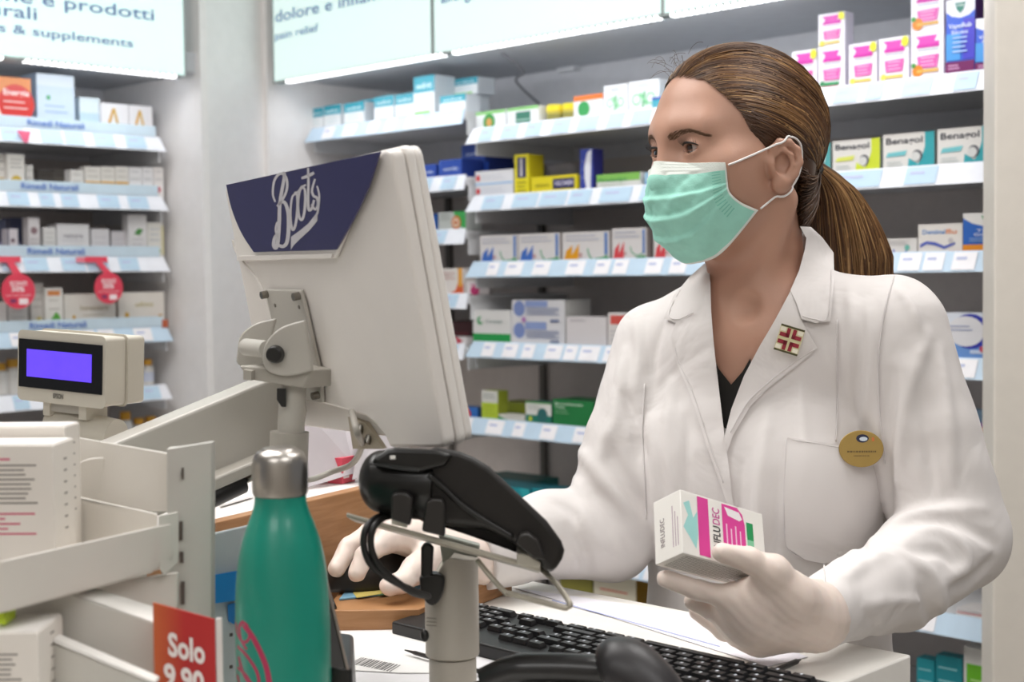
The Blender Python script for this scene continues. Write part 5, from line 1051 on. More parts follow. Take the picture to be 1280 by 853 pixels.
# ================================================================== PERSON
from mathutils.geometry import delaunay_2d_cdt
F32 = np.float32
def smin(a, b, k):
    if k <= 0: return np.minimum(a, b)
    h = np.maximum(k-np.abs(a-b), 0)/k; return np.minimum(a, b)-h*h*k*.25
class Grid:
    def __init__(s, xs, ys, zs):
        s.ax = [np.asarray(a, F32) for a in (xs, ys, zs)]; s.D = np.full([len(a) for a in s.ax], .2, F32)
    def sl(s, lo, hi):
        o = []
        for a, l, h in zip(s.ax, lo, hi):
            i0 = max(0, np.searchsorted(a, l)-1); i1 = min(len(a), np.searchsorted(a, h)+1)
            if i1-i0 < 1: return None
            o.append(slice(i0, i1))
        return tuple(o)
    def co(s, sl): return s.ax[0][sl[0]][:, None, None], s.ax[1][sl[1]][None, :, None], s.ax[2][sl[2]][None, None, :]
    def op(s, sl, d, k, mode):
        A = s.D[sl]
        if mode == 'u': s.D[sl] = smin(A, d, k)
        elif mode == 's': s.D[sl] = -smin(-A, d, k)
        elif mode == 'i': s.D[sl] = -smin(-A, -d, k)
    def rc(s, a, b, r1, r2, k=.0, mode='u', mg=.03):
        a = np.array(a, float); b = np.array(b, float); R = max(r1, r2)+mg+k
        sl = s.sl(np.minimum(a, b)-R, np.maximum(a, b)+R)
        if sl is None: return
        x, y, z = s.co(sl); ba = b-a; L2 = max(ba@ba, 1e-12)
        h = ((x-a[0])*ba[0]+(y-a[1])*ba[1]+(z-a[2])*ba[2])/L2; h = np.clip(h, 0, 1)
        d = np.sqrt((x-a[0]-h*ba[0])**2+(y-a[1]-h*ba[1])**2+(z-a[2]-h*ba[2])**2)-(r1+(r2-r1)*h)
        s.op(sl, d.astype(F32), k, mode)
    def chain(s, pts, rs, k=.0, mode='u', kk=None):
        for i in range(len(pts)-1): s.rc(pts[i], pts[i+1], rs[i], rs[i+1], k, mode)
    def ell(s, c, r, k=.0, mode='u', R=None, mg=.03):
        c = np.array(c, float); r = np.array(r, float); m_ = max(r)+mg+k
        sl = s.sl(c-m_, c+m_)
        if sl is None: return
        x, y, z = s.co(sl); x = x-c[0]; y = y-c[1]; z = z-c[2]
        if R is not None: x, y, z = (R[0][0]*x+R[0][1]*y+R[0][2]*z, R[1][0]*x+R[1][1]*y+R[1][2]*z, R[2][0]*x+R[2][1]*y+R[2][2]*z)
        k0 = np.sqrt((x/r[0])**2+(y/r[1])**2+(z/r[2])**2); k1 = np.sqrt((x/r[0]**2)**2+(y/r[1]**2)**2+(z/r[2]**2)**2)
        d = k0*(k0-1)/np.maximum(k1, 1e-6); d = np.where(k0 < .02, -min(r), d)
        s.op(sl, d.astype(F32), k, mode)
    def sample(s, pts):
        pts = np.asarray(pts, float); ii = []; tt = []
        for j in range(3):
            a = s.ax[j]; i = np.clip(np.searchsorted(a, pts[:, j])-1, 0, len(a)-2); ii.append(i); tt.append(np.clip((pts[:, j]-a[i])/(a[i+1]-a[i]), 0, 1))
        r = 0
        for dx in (0, 1):
            for dy in (0, 1):
                for dz in (0, 1):
                    w = (tt[0] if dx else 1-tt[0])*(tt[1] if dy else 1-tt[1])*(tt[2] if dz else 1-tt[2]); r = r+w*s.D[ii[0]+dx, ii[1]+dy, ii[2]+dz]
        return r
    def cast(s, pxs, y0=1.1, y1=1.95, n=420):
        """first surface point along the camera rays; returns (N,3)"""
        rays = np.array([tuple(ray(x, y)/ray(x, y).y) for x, y in pxs]); Ys = np.linspace(y0, y1, n); o = np.array(tuple(CP)); out = []
        vals = np.stack([s.sample(o+rays*t) for t in Ys], 1)
        for i in range(len(pxs)):
            w = np.where(vals[i] < 0)[0]
            if len(w) == 0: j = int(np.argmin(vals[i])); t = Ys[j]
            else:
                j = w[0]; t = Ys[j] if j == 0 else Ys[j-1]+(Ys[j]-Ys[j-1])*vals[i, j-1]/(vals[i, j-1]-vals[i, j])
            out.append(o+rays[i]*t)
        return np.array(out)
    def normal(s, p, e=.006):
        p = np.array(p, float); q = np.array([p+np.array(v)*e for v in ((1,0,0),(-1,0,0),(0,1,0),(0,-1,0),(0,0,1),(0,0,-1))]); v = s.sample(q)
        return Vector((v[0]-v[1], v[2]-v[3], v[4]-v[5])).normalized()
    def mesh(s):
        D = s.D; S = D < 0; nx, ny, nz = D.shape
        X, Y, Z = s.ax
        cells = np.zeros((nx-1, ny-1, nz-1), bool); c0 = S[:-1, :-1, :-1]
        for dx in (0, 1):
            for dy in (0, 1):
                for dz in (0, 1): cells |= (S[dx:nx-1+dx, dy:ny-1+dy, dz:nz-1+dz] != c0)
        I = np.argwhere(cells); idx = -np.ones(cells.shape, np.int64); idx[cells] = np.arange(len(I))
        acc = np.zeros((len(I), 3)); cnt = np.zeros(len(I)); i, j, k = I.T
        base = np.stack([X[i], Y[j], Z[k]], 1).astype(float); sz = np.stack([X[i+1]-X[i], Y[j+1]-Y[j], Z[k+1]-Z[k]], 1)
        for axis in range(3):
            o1, o2 = [a for a in range(3) if a != axis]
            for u in (0, 1):
                for v in (0, 1):
                    A = [i, j, k]; off = np.zeros(3); off[o1] = u; off[o2] = v
                    a = [A[q]+int(off[q]) for q in range(3)]; b = list(a); b[axis] = b[axis]+1
                    va = D[a[0], a[1], a[2]]; vb = D[b[0], b[1], b[2]]; m_ = (va < 0) != (vb < 0); t = np.where(m_, va/np.where(m_, va-vb, 1), 0)
                    p = np.tile(off, (len(I), 1)); p[:, axis] = t; acc[m_] += p[m_]; cnt[m_] += 1
        V = base+acc/cnt[:, None]*sz; Q = []
        for axis in range(3):
            a = np.moveaxis(S, axis, 0); e = a[:-1] != a[1:]; e = np.moveaxis(e, 0, axis); E_ = np.argwhere(e)
            o1, o2 = [(1, 2), (2, 0), (0, 1)][axis]
            ok = (E_[:, o1] > 0) & (E_[:, o2] > 0) & (E_[:, o1] < D.shape[o1]-1) & (E_[:, o2] < D.shape[o2]-1); E_ = E_[ok]
            def at(d1, d2):
                c = E_.copy(); c[:, o1] -= d1; c[:, o2] -= d2; return idx[c[:, 0], c[:, 1], c[:, 2]]
            q = np.stack([at(1, 1), at(0, 1), at(0, 0), at(1, 0)], 1); flip = ~S[E_[:, 0], E_[:, 1], E_[:, 2]]; q[flip] = q[flip][:, ::-1]; Q.append(q)
        return V, np.concatenate(Q)
def relax(V, Q, it=2, lam=.5):
    E_ = np.concatenate([Q[:, [0, 1]], Q[:, [1, 2]], Q[:, [2, 3]], Q[:, [3, 0]]]); E_ = np.concatenate([E_, E_[:, ::-1]])
    for _ in range(it):
        acc = np.zeros_like(V); cnt = np.zeros(len(V))
        for c in range(3): acc[:, c] = np.bincount(E_[:, 0], V[E_[:, 1], c], len(V))
        cnt = np.bincount(E_[:, 0], minlength=len(V)); V = V+lam*(acc/np.maximum(cnt, 1)[:, None]-V)
    return V
def np_obj(name, V, Q, m_, parent=None, smooth=True, mi=None):
    me = bpy.data.meshes.new(name); V = np.asarray(V, float)
    if parent is not None:
        I = np.array(_W[parent.name].inverted()); V = V@I[:3, :3].T+I[:3, 3]
    me.vertices.add(len(V)); me.vertices.foreach_set('co', V.astype(F32).ravel())
    n = len(Q); w = Q.shape[1]; me.loops.add(n*w); me.loops.foreach_set('vertex_index', Q.astype(np.int32).ravel())
    me.polygons.add(n); me.polygons.foreach_set('loop_start', np.arange(0, n*w, w, dtype=np.int32)); me.polygons.foreach_set('loop_total', np.full(n, w, np.int32))
    for q in (m_ if isinstance(m_, list) else [m_]): me.materials.append(q)
    if mi is not None: me.polygons.foreach_set('material_index', np.asarray(mi, np.int32))
    me.update(calc_edges=True); me.polygons.foreach_set('use_smooth', np.full(n, smooth)); me.validate()
    o = bpy.data.objects.new(name, me); COL.objects.link(o)
    if parent is not None: o.parent = parent; _W[o.name] = _W[parent.name].copy()
    return o
def axis_pts(segs):
    out = [segs[0][0]]
    for a, b, h in segs:
        n = max(1, int(round((b-a)/h))); out += list(np.linspace(a, b, n+1)[1:])
    return out
A3 = lambda v: np.array(tuple(v), float)
# ---- head frame
HC = P(923, 191, 1.55)
TH = math.radians(27); hF = Vector((-math.cos(TH), -math.sin(TH), 0)); hL = Vector((math.sin(TH), -math.cos(TH), 0)); hU = Vector((0, 0, 1))
def HW(x, y, z): return HC+hL*x+hF*y+hU*z
RH = [tuple(hL), tuple(hF), (0, 0, 1)]
# ---- body frame
PS = math.radians(30); bF = Vector((-math.sin(PS), -math.cos(PS), 0)); bL = Vector((math.cos(PS), -math.sin(PS), 0)); RB = [tuple(bL), tuple(bF), (0, 0, 1)]
NB = P(952, 372, 1.57); TX = Vector((NB.x+.008, NB.y+.03, 0))
def BWp(l, f, z): return TX+bL*l+bF*f+Vector((0, 0, z))
SL, EL, WLp = P(1112, 416, 1.50), P(1190, 672, 1.46), P(1022, 768, 1.255)
SR, ER, MR, WR = P(828, 438, 1.64), P(762, 668, 1.585), P(686, 668, 1.575), P(600, 697, 1.52)
WLp.z = max(WLp.z, ZC+.033)
zn = NB.z
# ---- skin body: one continuous surface, fine cells round the head
hc = HC
G1 = Grid(axis_pts([(hc.x-.42, hc.x-.13, .012), (hc.x-.13, hc.x+.13, .0019), (hc.x+.13, hc.x+.42, .012)]),
          axis_pts([(1.15, hc.y-.14, .012), (hc.y-.14, hc.y+.13, .0019), (hc.y+.13, 1.95, .012)]),
          axis_pts([(-.02, zn-.14, .014), (zn-.14, hc.z+.14, .0019)]))
def hell(c, r, k=0, mode='u'): G1.ell(A3(HW(*c)), r, k, mode, RH)
def hrc(a, b, r1, r2, k=0, mode='u'): G1.rc(A3(HW(*a)), A3(HW(*b)), r1, r2, k, mode)
hell((0, .000, .036), (.0715, .0915, .0745))
hell((0, .038, -.008), (.060, .052, .078), .03)
hell((0, .028, -.060), (.052, .050, .045), .03)
hrc((0, .061, -.096), (0, .060, -.092), .017, .02, .025)
for sx in (1, -1):
    hrc((sx*.050, -.002, -.048), (sx*.016, .054, -.096), .016, .014, .025)
    hell((sx*.044, .048, -.030), (.024, .026, .028), .03)
    hrc((sx*.012, .0865, .0215), (sx*.042, .073, .0215), .0085, .0085, .022)
    hrc((sx*.056, .03, -.012), (sx*.060, .055, -.016), .012, .008, .02)
hrc((0, .0875, .010), (0, .0985, -.030), .0070, .0095, .018)
hell((0, .095, -.036), (.013, .012, .009), .012)
hell((0, .074, -.066), (.025, .016, .022), .02)
for sx in (1, -1):
    hell((sx*.032, .099, .001), (.0185, .0165, .0125), .012, 's')
    hell((sx*.0315, .0735, .0005), (.0158, .0158, .0150), .004)
    hell((sx*.0320, .090, -.0008), (.0150, .0085, .0046), .002, 's')
    hell((sx*.0315, .0735, .0), (.0125, .0125, .0125), .0, 's')
# ears (both): shell, helix, concha, lobe
for sx in (1, -1):
    def e(x, y, z): return (sx*(.072+(x-.072)*.85), .0035+(y+.012)*.86-.012+.006, -.0195+(z+.016)*.86)
    hrc(e(.068, .002, -.010), e(.070, -.004, -.022), .006, .006, .008)
    hell(e(.0755, -.014, -.016), (.0075, .0150, .0245), .006)
    hell(e(.0845, -.013, -.012), (.0090, .0105, .0180), .005, 's')
    hel = [e(.0715, .004, -.006), e(.0745, .004, .004), e(.0775, -.004, .0125), e(.0805, -.016, .0125), e(.0835, -.027, .003), e(.0845, -.030, -.012), e(.0815, -.025, -.026), e(.0775, -.016, -.036), e(.0735, -.006, -.041)]
    for q in range(len(hel)-1): hrc(hel[q], hel[q+1], .0034, .0034, .003)
    ah = [e(.080, -.010, .003), e(.0820, -.018, -.004), e(.0815, -.021, -.016), e(.0785, -.016, -.027)]
    for q in range(len(ah)-1): hrc(ah[q], ah[q+1], .0026, .0026, .003)
    hrc(e(.0745, .003, -.014), e(.0745, .002, -.019), .0042, .0036, .004)
    hell(e(.0735, -.008, -.039), (.006, .009, .009), .005)
    hell(e(.0770, -.005, -.015), (.006, .006, .009), .004, 's')
# neck and shoulders
G1.rc(A3(HW(0, -.022, -.055)), A3(NB+Vector((0, 0, .01))), .047, .049, .03)
G1.rc(A3(HW(.055, -.02, -.055)), A3(BWp(.012, .075, zn-.02)), .010, .007, .022)
G1.rc(A3(HW(-.03, .01, -.09)), A3(BWp(-.015, .07, zn-.03)), .012, .007, .02)
for s_, J in ((1, SL), (-1, SR)):
    G1.rc(A3(NB+Vector((0, .0, -.035))), A3(J+Vector((0, 0, -.01))), .055, .042, .04)
    G1.rc(A3(BWp(s_*.016, .085, zn-.043)), A3(J+Vector((0, -.03, .005))), .008, .007, .02)
G1.ell(A3(BWp(0, 0, zn-.17)), (.142, .098, .19), .04, 'u', RB)
G1.ell(A3(BWp(0, 0, zn-.40)), (.125, .095, .24), .04, 'u', RB)
G1.ell(A3(BWp(0, 0, zn-.58)), (.155, .105, .16), .04, 'u', RB)
for s_ in (1, -1):
    G1.ell(A3(BWp(s_*.07, .06, zn-.20)), (.05, .05, .055), .05)
    G1.chain([A3(BWp(s_*.085, 0, zn-.60)), A3(BWp(s_*.09, .01, .46)), A3(BWp(s_*.09, -.01, .08))], [.082, .055, .038], .02)
    G1.rc(A3(BWp(s_*.09, -.03, .045)), A3(BWp(s_*.10, .13, .03)), .034, .026, .02)
G1.chain([A3(SL), A3(EL), A3(WLp)], [.045, .036, .021], .01); G1.chain([A3(SR), A3(ER), A3(MR), A3(WR)], [.045, .036, .03, .021], .01)
# hollow above the breastbone
sk = G1.cast([(930, 383), (930, 383)])[0]
G1.ell(sk+np.array([0, -.004, 0]), (.013, .010, .013), .012, 's')
V, Q = G1.mesh(); V = relax(V, Q, 1, .35)
skin = mat('#bb907b', .48, name='skin', var=.05, nscale=14, sss=.08, bump=.05, bscale=500)
body = np_obj('person', V-np.array([TX.x, TX.y, 0]), Q, skin)
body.location = (TX.x, TX.y, 0); _W[body.name] = Matrix.Translation((TX.x, TX.y, 0))
tag(body, 'person in a white lab coat and green surgical mask holding a small carton', 'person')
# ---- eyes
def eye(sx):
    c = HW(sx*.0315, .0735, .0); gaze = (hF*1.0+hL*(-.26)+hU*(-.08)).normalized(); r = .0121
    g = MB(); n = 24; side = gaze.cross(hU).normalized(); up = side.cross(gaze); vs = [c+gaze*r]; rings = [(3+i*7.2) for i in range(n)]
    for a in rings:
        a = math.radians(a)
        for k in range(28):
            b = 2*math.pi*k/28; vs.append(c+(gaze*math.cos(a)+(side*math.cos(b)+up*math.sin(b))*math.sin(a))*r*(1.02 if a < .45 else 1))
    scl = mat('#cfc2bc', .15, name='eye_white', coat=.5); iris = mat('#3d281c', .12, name='iris_brown', coat=.8); pup = mat('#0a0808', .08, name='pupil', coat=.8)
    g.add([vs[0]]+vs[1:29], [(0, 1+k, 1+(k+1) % 28) for k in range(28)], pup)
    for i in range(n-1):
        a = rings[i]; mm_ = pup if a < 12 else (iris if a < 32 else scl)
        g.add(vs[1+i*28:1+(i+2)*28], [(k, 28+k, 28+(k+1) % 28, (k+1) % 28) for k in range(28)], mm_)
    return g.build('eye', body, smooth=True)
eye(1); eye(-1)
lash = mat('#1c120d', .5, name='lash_dark'); brow_m = mat('#6f5039', .6, name='brow_hair')
for sx in (1, -1):
    g = MB(); ce = HW(sx*.0315, .0735, .0005); pts = []
    for k in range(15):
        t = -1+2*k/14; az = t*.95; el = .30-.22*t*t
        d = hL*(sx*math.sin(az)*math.cos(el))+hF*(math.cos(az)*math.cos(el))+hU*math.sin(el); pts.append(ce+d*.0163)
    g.tube(pts, [.0005+.0009*math.sin(math.pi*k/14) for k in range(15)], lash, 6)
    for k in range(1, 14):
        p = pts[k]; d = (p-ce).normalized(); g.tube([p, p+d*.004+hU*.0015, p+d*.0065+hU*.004], [.00022, .0002, .00006], lash, 4)
    pts = []
    for k in range(11):
        t = -1+2*k/10; az = t*.9; el = -.26+.16*t*t
        d = hL*(sx*math.sin(az)*math.cos(el))+hF*(math.cos(az)*math.cos(el))+hU*math.sin(el); pts.append(ce+d*.0160)
    g.tube(pts, .0003, mat('#8c5a48', .6), 5); g.build('eyelashes', body, smooth=True)
    g = MB(); rr = random.Random(5); bp = cat_curve([Vector((sx*.012, 0, .0105)), Vector((sx*.023, 0, .0150)), Vector((sx*.037, 0, .0168)), Vector((sx*.053, 0, .0115))], 14)
    qs = []
    for i, q in enumerate(bp):
        for rep in range(5):
            f_ = i/len(bp); w = .0030*(1-.6*f_)*(1 if f_ > .08 else .7); zz = q.z+rr.uniform(-w, w); xx = q.x+rr.uniform(-.001, .001); qs.append((xx, zz, f_))
    o_ = np.array([A3(HW(x, .13, z)) for x, z, f_ in qs]); dirn = -A3(hF)
    ts = np.linspace(0, .09, 180); vals = np.stack([G1.sample(o_+dirn*t) for t in ts], 1)
    for n_, (x, z, f_) in enumerate(qs):
        w = np.where(vals[n_] < 0)[0]
        if len(w) == 0: continue
        p = Vector(o_[n_]+dirn*ts[w[0]])+hF*.0003
        d = hL*sx*(.0042+.001*f_)+hU*(.0030-.0045*f_); d2 = -hF*abs(d.length)*(.18+.5*f_)
        g.tube([p, p+(d+d2)*.5+hF*.0007, p+d+d2+hF*.0002], [.0003, .00028, .0001], brow_m, 3, cap=False)
    g.build('eyebrow', body, smooth=True)
# ---- mask
mt_g = bpy.data.materials.new('mask_green'); mt_g.use_nodes = True; mnt = mt_g.node_tree; mb_ = mnt.nodes['Principled BSDF']; mb_.inputs['Roughness'].default_value = .75
mask_g = mat('#9edccb', .7, name='mask_green_fabric', var=.05, nscale=60, bump=.2, bscale=600, sss=.0); mask_w = mat('#e0e6df', .7, name='mask_white_band', var=.03, bump=.2, bscale=600)
bpy.data.materials.remove(mt_g)
mask_stitch = mat('#7fc9b4', .7, name='mask_stitch', var=.02)
rows_ = [  # near-side half, centre -> side edge, head local (x, y, z)
 [(0, .1035, -.0125), (.016, .0975, -.0140), (.034, .086, -.0165), (.050, .078, -.0175), (.0665, .0640, -.0180)],
 [(0, .1075, -.030), (.018, .102, -.030), (.036, .092, -.030), (.052, .081, -.029), (.068, .0640, -.026)],
 [(0, .1055, -.052), (.020, .1005, -.052), (.037, .0925, -.050), (.053, .081, -.046), (.068, .0630, -.038)],
 [(0, .0990, -.075), (.020, .0945, -.075), (.038, .087, -.072), (.053, .077, -.064), (.068, .0600, -.048)],
 [(0, .085, -.099), (.020, .081, -.098), (.038, .073, -.094), (.053, .062, -.081), (.067, .046, -.0575)],
 [(0, .062, -.1180), (.016, .0595, -.1175), (.033, .051, -.111), (.051, .042, -.094), (.066, .024, -.0650)]]
def catm(P_, t):
    n = len(P_)-1; s_ = min(n-1e-6, max(0, t*n)); i = int(s_); f_ = s_-i; a, b, c, d = P_[max(i-1, 0)], P_[i], P_[i+1], P_[min(i+2, n)]
    return .5*((2*b)+(c-a)*f_+(2*a-5*b+4*c-d)*f_*f_+(-a+3*b-3*c+d)*f_**3)
full = [[Vector((-x, y, z)) for x, y, z in reversed(r_[1:])]+[Vector(q) for q in r_] for r_ in rows_]
NU, NV = 72, 78; gridp = []
for j in range(NV+1):
    v = j/NV; row = [catm([catm(r_, i/NU) for r_ in full], v) for i in range(NU+1)]; gridp.append(row)
def mpos(i, j):
    p = gridp[j][i]; u = i/NU; v = j/NV
    du = gridp[j][min(i+1, NU)]-gridp[j][max(i-1, 0)]; dv = gridp[min(j+1, NV)][i]-gridp[max(j-1, 0)][i]; n = du.cross(dv).normalized()
    if n.y < 0 and abs(n.y) > .2 or n.dot(Vector((p.x, p.y-.02, p.z+.06))) < 0: n = -n
    e_ = math.sin(math.pi*min(1, max(0, u)))**.5; h = 0
    for c_, am, sk_ in ((.38, .0062, .02), (.56, .0062, -.12), (.74, .0045, -.26)):    # pleats: step folds
        t = v-c_-sk_*(abs(u-.5)*2)**2*.6; h += am*e_*(1/(1+math.exp(-t*150)))*math.exp(-max(0, t)*9)
    for c_ in (.045, .085, .125): h += .0007*math.exp(-((v-c_)/.009)**2)
    h += .0016*math.sin(u*23+v*9)*math.sin(v*17+2)*e_*(v > .16)
    h += .0009*math.sin(u*61)*math.sin(v*47)*e_*(v > .16)*.5
    return p+n*(h+.0015)
mp_ = {}
arr = np.array([A3(HW(*mpos(i, j))) for j in range(NV+1) for i in range(NU+1)])
for _ in range(8):      # keep the cloth outside the face
    d_ = G1.sample(arr); e_ = .002; gx = np.stack([G1.sample(arr+np.array(o_)*e_)-G1.sample(arr-np.array(o_)*e_) for o_ in ((1, 0, 0), (0, 1, 0), (0, 0, 1))], 1); gx /= np.linalg.norm(gx, axis=1, keepdims=True)+1e-9
    arr += gx*np.clip(.0028-d_, 0, .004)[:, None]
vs = [Vector(a_) for a_ in arr]
bk = [Vector(a_) for a_ in arr-gx*.0010]
g = MB(); W1 = NU+1; N_ = len(vs)
fg = []; fw = []; fst = []
for j in range(NV):
    for i in range(NU):
        q = (j*W1+i, (j+1)*W1+i, (j+1)*W1+i+1, j*W1+i+1); v = (j+.5)/NV; edge = min(i, NU-1-i)
        (fw if (v < .175 or edge < 1 or v > .965) else (fst if (3 <= edge < 6 and (j % 3) == 0 and v < .8) else fg)).append(q)
mi_all = fg+fw+fst; g.add(vs, fg, mask_g); base = len(g.v)
mmesh = MB(); mmesh.v = vs+bk; mmesh.f = mi_all+[tuple(N_+a for a in reversed(q)) for q in mi_all]
a1 = mmesh.mid(mask_g); a2 = mmesh.mid(mask_w); a3 = mmesh.mid(mask_stitch); mmesh.mi = ([a1]*len(fg)+[a2]*len(fw)+[a3]*len(fst))*1+[a2]*len(mi_all)
loop_ = [i for i in range(W1)]+[j*W1+NU for j in range(1, NV+1)]+[NV*W1+i for i in range(NU-1, -1, -1)]+[j*W1 for j in range(NV-1, 0, -1)]
for q in range(len(loop_)):
    a, b = loop_[q], loop_[(q+1) % len(loop_)]; mmesh.f.append((a, b, N_+b, N_+a)); mmesh.mi.append(a2)
mask = mmesh.build('face_mask', body, smooth=True)
loopm = mat('#eceae8', .6, name='ear_loop')
for sx in (1, -1):
    g = MB(); lp_ = np.array([A3(q) for q in cat_curve([HW(sx*.0690, .0630, -.020), HW(sx*.0750, .033, -.008), HW(sx*.0800, .002, .0050), HW(sx*.078, -.012, .010), HW(sx*.074, -.026, .002), HW(sx*.0715, -.028, -.02), HW(sx*.070, -.018, -.040), HW(sx*.0705, .002, -.050), HW(sx*.0685, .022, -.064)], 7)])
    for _ in range(8):
        d_ = G1.sample(lp_); gx = np.stack([G1.sample(lp_+np.array(o_)*.002)-G1.sample(lp_-np.array(o_)*.002) for o_ in ((1, 0, 0), (0, 1, 0), (0, 0, 1))], 1); gx /= np.linalg.norm(gx, axis=1, keepdims=True)+1e-9
        lp_ += gx*np.clip(.0016-d_, 0, .004)[:, None]
    g.tube([Vector(q) for q in lp_], .00115, loopm, 8); g.build('ear_loop', mask, smooth=True)
# ================================================================== COAT
cloth = mat('#dcd7d5', .75, name='coat_cotton', var=.02, nscale=8, bump=.12, bscale=900); stitch = mat('#d6d1d0', .8, name='coat_seam')
for n_ in cloth.node_tree.nodes:      # soft creases of worn cotton
    if n_.type == 'BUMP': n_.inputs['Distance'].default_value = .010; n_.inputs['Strength'].default_value = .55
    if n_.type == 'TEX_NOISE' and n_.inputs['Scale'].default_value > 100: n_.inputs['Scale'].default_value = 11; n_.inputs['Distortion'].default_value = 1.1; n_.inputs['Detail'].default_value = 3; n_.inputs['Roughness'].default_value = .42
G2 = Grid(np.arange(-.12, .66, .0036), np.arange(1.14, 1.96, .0036), np.arange(.62, 1.52, .0036))
G2.ell(A3(BWp(0, 0, zn-.17)), (.155, .113, .20), .0, 'u', RB); G2.ell(A3(BWp(0, 0, zn-.40)), (.142, .112, .24), .05, 'u', RB); G2.ell(A3(BWp(0, 0, zn-.62)), (.18, .13, .26), .05, 'u', RB); G2.ell(A3(BWp(0, 0, zn-.82)), (.20, .15, .26), .05, 'u', RB)
for s_ in (1, -1): G2.ell(A3(BWp(s_*.07, .065, zn-.20)), (.058, .055, .07), .06)
TOR = Grid(*G2.ax); TOR.D = G2.D.copy()                # torso alone, for the pocket
for J, r_ in ((SL, .058), (SR, .056)): G2.rc(A3(NB+Vector((0, 0, -.035))), A3(J), .070, r_, .04)
G2.rc(A3(NB+Vector((.008, .01, -.01))), A3(HW(0, -.035, -.078)), .066, .056, .02)
G2.chain([A3(SL), A3(SL.lerp(EL, .5)), A3(EL)], [.060, .060, .058], .005)
mid = EL.lerp(WLp, .45)+Vector((0, 0, -.012))
G2.chain([A3(EL), A3(mid), A3(WLp+Vector((0, 0, 0)))], [.057, .047, .031], .006)
G2.chain([A3(SR), A3(SR.lerp(ER, .5)), A3(ER)], [.058, .057, .053], .005); G2.chain([A3(ER), A3(MR), A3(WR)], [.052, .049, .037], .006)
def fold(pts, A, w):
    """push the cloth outwards (A > 0) or inwards along a smooth 3d line"""
    pts = np.asarray(pts, float); R = 3*w; sl = G2.sl(pts.min(0)-R, pts.max(0)+R)
    if sl is None: return
    x, y, z = G2.co(sl); best = None; n = len(pts)-1
    for i in range(n):
        a, b = pts[i], pts[i+1]; ba = b-a; L2 = max(ba@ba, 1e-12); h = np.clip(((x-a[0])*ba[0]+(y-a[1])*ba[1]+(z-a[2])*ba[2])/L2, 0, 1)
        d = (x-a[0]-h*ba[0])**2+(y-a[1]-h*ba[1])**2+(z-a[2]-h*ba[2])**2; t = (i+h)/n
        if best is None: best, bt = d, t
        else: m_ = d < best; bt = np.where(m_, t, bt); best = np.where(m_, d, best)
    G2.D[sl] -= (A*np.exp(-best/(w*w))*np.sin(np.pi*np.clip(bt, .04, .96))**.6).astype(F32)
def RG(pts, mode='u', r=.009, **k):
    c = [tuple(p[:2]) for p in cat_curve([(x, y, 0) for x, y in pts], 4)]; q = G2.cast(c)
    fold(q, .0115*(r/.009) if mode == 'u' else -.0155*(r/.009), r*.66)
# folds measured in the photograph: valleys ('s') and ridges ('u')
for pts, md, r_ in (
 ([(735, 612), (765, 645), (800, 690)], 's', .013), ([(716, 600), (742, 632), (776, 674)], 'u', .010), ([(725, 632), (742, 662), (762, 692)], 'u', .009), ([(722, 560), (748, 590), (790, 640)], 'u', .010), ([(758, 560), (780, 600), (806, 640)], 's', .011),
 ([(770, 480), (792, 520), (806, 570)], 's', .007), ([(780, 440), (770, 520), (745, 580)], 'u', .010), ([(712, 660), (730, 690), (735, 716)], 's', .008), ([(690, 625), (712, 640), (720, 660)], 's', .007),
 ([(1112, 664), (1150, 650), (1200, 655), (1245, 680)], 's', .010), ([(1118, 652), (1155, 641), (1228, 636)], 'u', .009), ([(1130, 676), (1165, 662), (1200, 680), (1208, 708), (1178, 728)], 'u', .009), ([(1140, 690), (1175, 690), (1190, 704)], 's', .008),
 ([(1112, 682), (1140, 700), (1166, 722), (1182, 772)], 'u', .009), ([(1190, 735), (1215, 725), (1240, 700)], 's', .008), ([(1150, 735), (1160, 760), (1172, 790)], 's', .007), ([(1052, 724), (1078, 706), (1104, 694)], 'u', .009), ([(1080, 757), (1115, 752), (1155, 752)], 'u', .006), ([(1082, 770), (1095, 785), (1085, 800)], 's', .005),
 ([(1118, 470), (1112, 520), (1108, 580), (1112, 640)], 's', .010), ([(1128, 450), (1122, 490), (1118, 520)], 'u', .008), ([(1160, 420), (1140, 470), (1126, 530), (1120, 600)], 'u', .010), ([(1175, 440), (1185, 520), (1190, 600)], 'u', .009), ([(1150, 480), (1160, 560), (1165, 620)], 's', .006),
 ([(1062, 360), (1066, 420), (1058, 500)], 'u', .008), ([(1085, 380), (1090, 450), (1078, 530)], 'u', .007), ([(1000, 480), (1003, 530), (1008, 600)], 'u', .007), ([(960, 520), (950, 600), (945, 680)], 'u', .008), ([(975, 560), (970, 640), (965, 700)], 's', .006),
 ([(840, 480), (835, 560), (850, 640)], 'u', .008), ([(860, 520), (858, 600), (870, 660)], 's', .006), ([(815, 520), (818, 600), (822, 660)], 'u', .007), ([(1030, 600), (1050, 660), (1045, 720)], 'u', .007), ([(1075, 600), (1070, 660), (1085, 700)], 's', .007), ([(925, 580), (918, 660), (920, 720)], 's', .006),
 ([(830, 400), (818, 440), (815, 480)], 's', .006), ([(795, 400), (800, 440), (795, 480)], 'u', .008), ([(1120, 360), (1140, 385), (1150, 420)], 'u', .007)):
    RG(pts, mode=md, r=r_, k=.008, sink=(.0020 if md == 'u' else .0012))
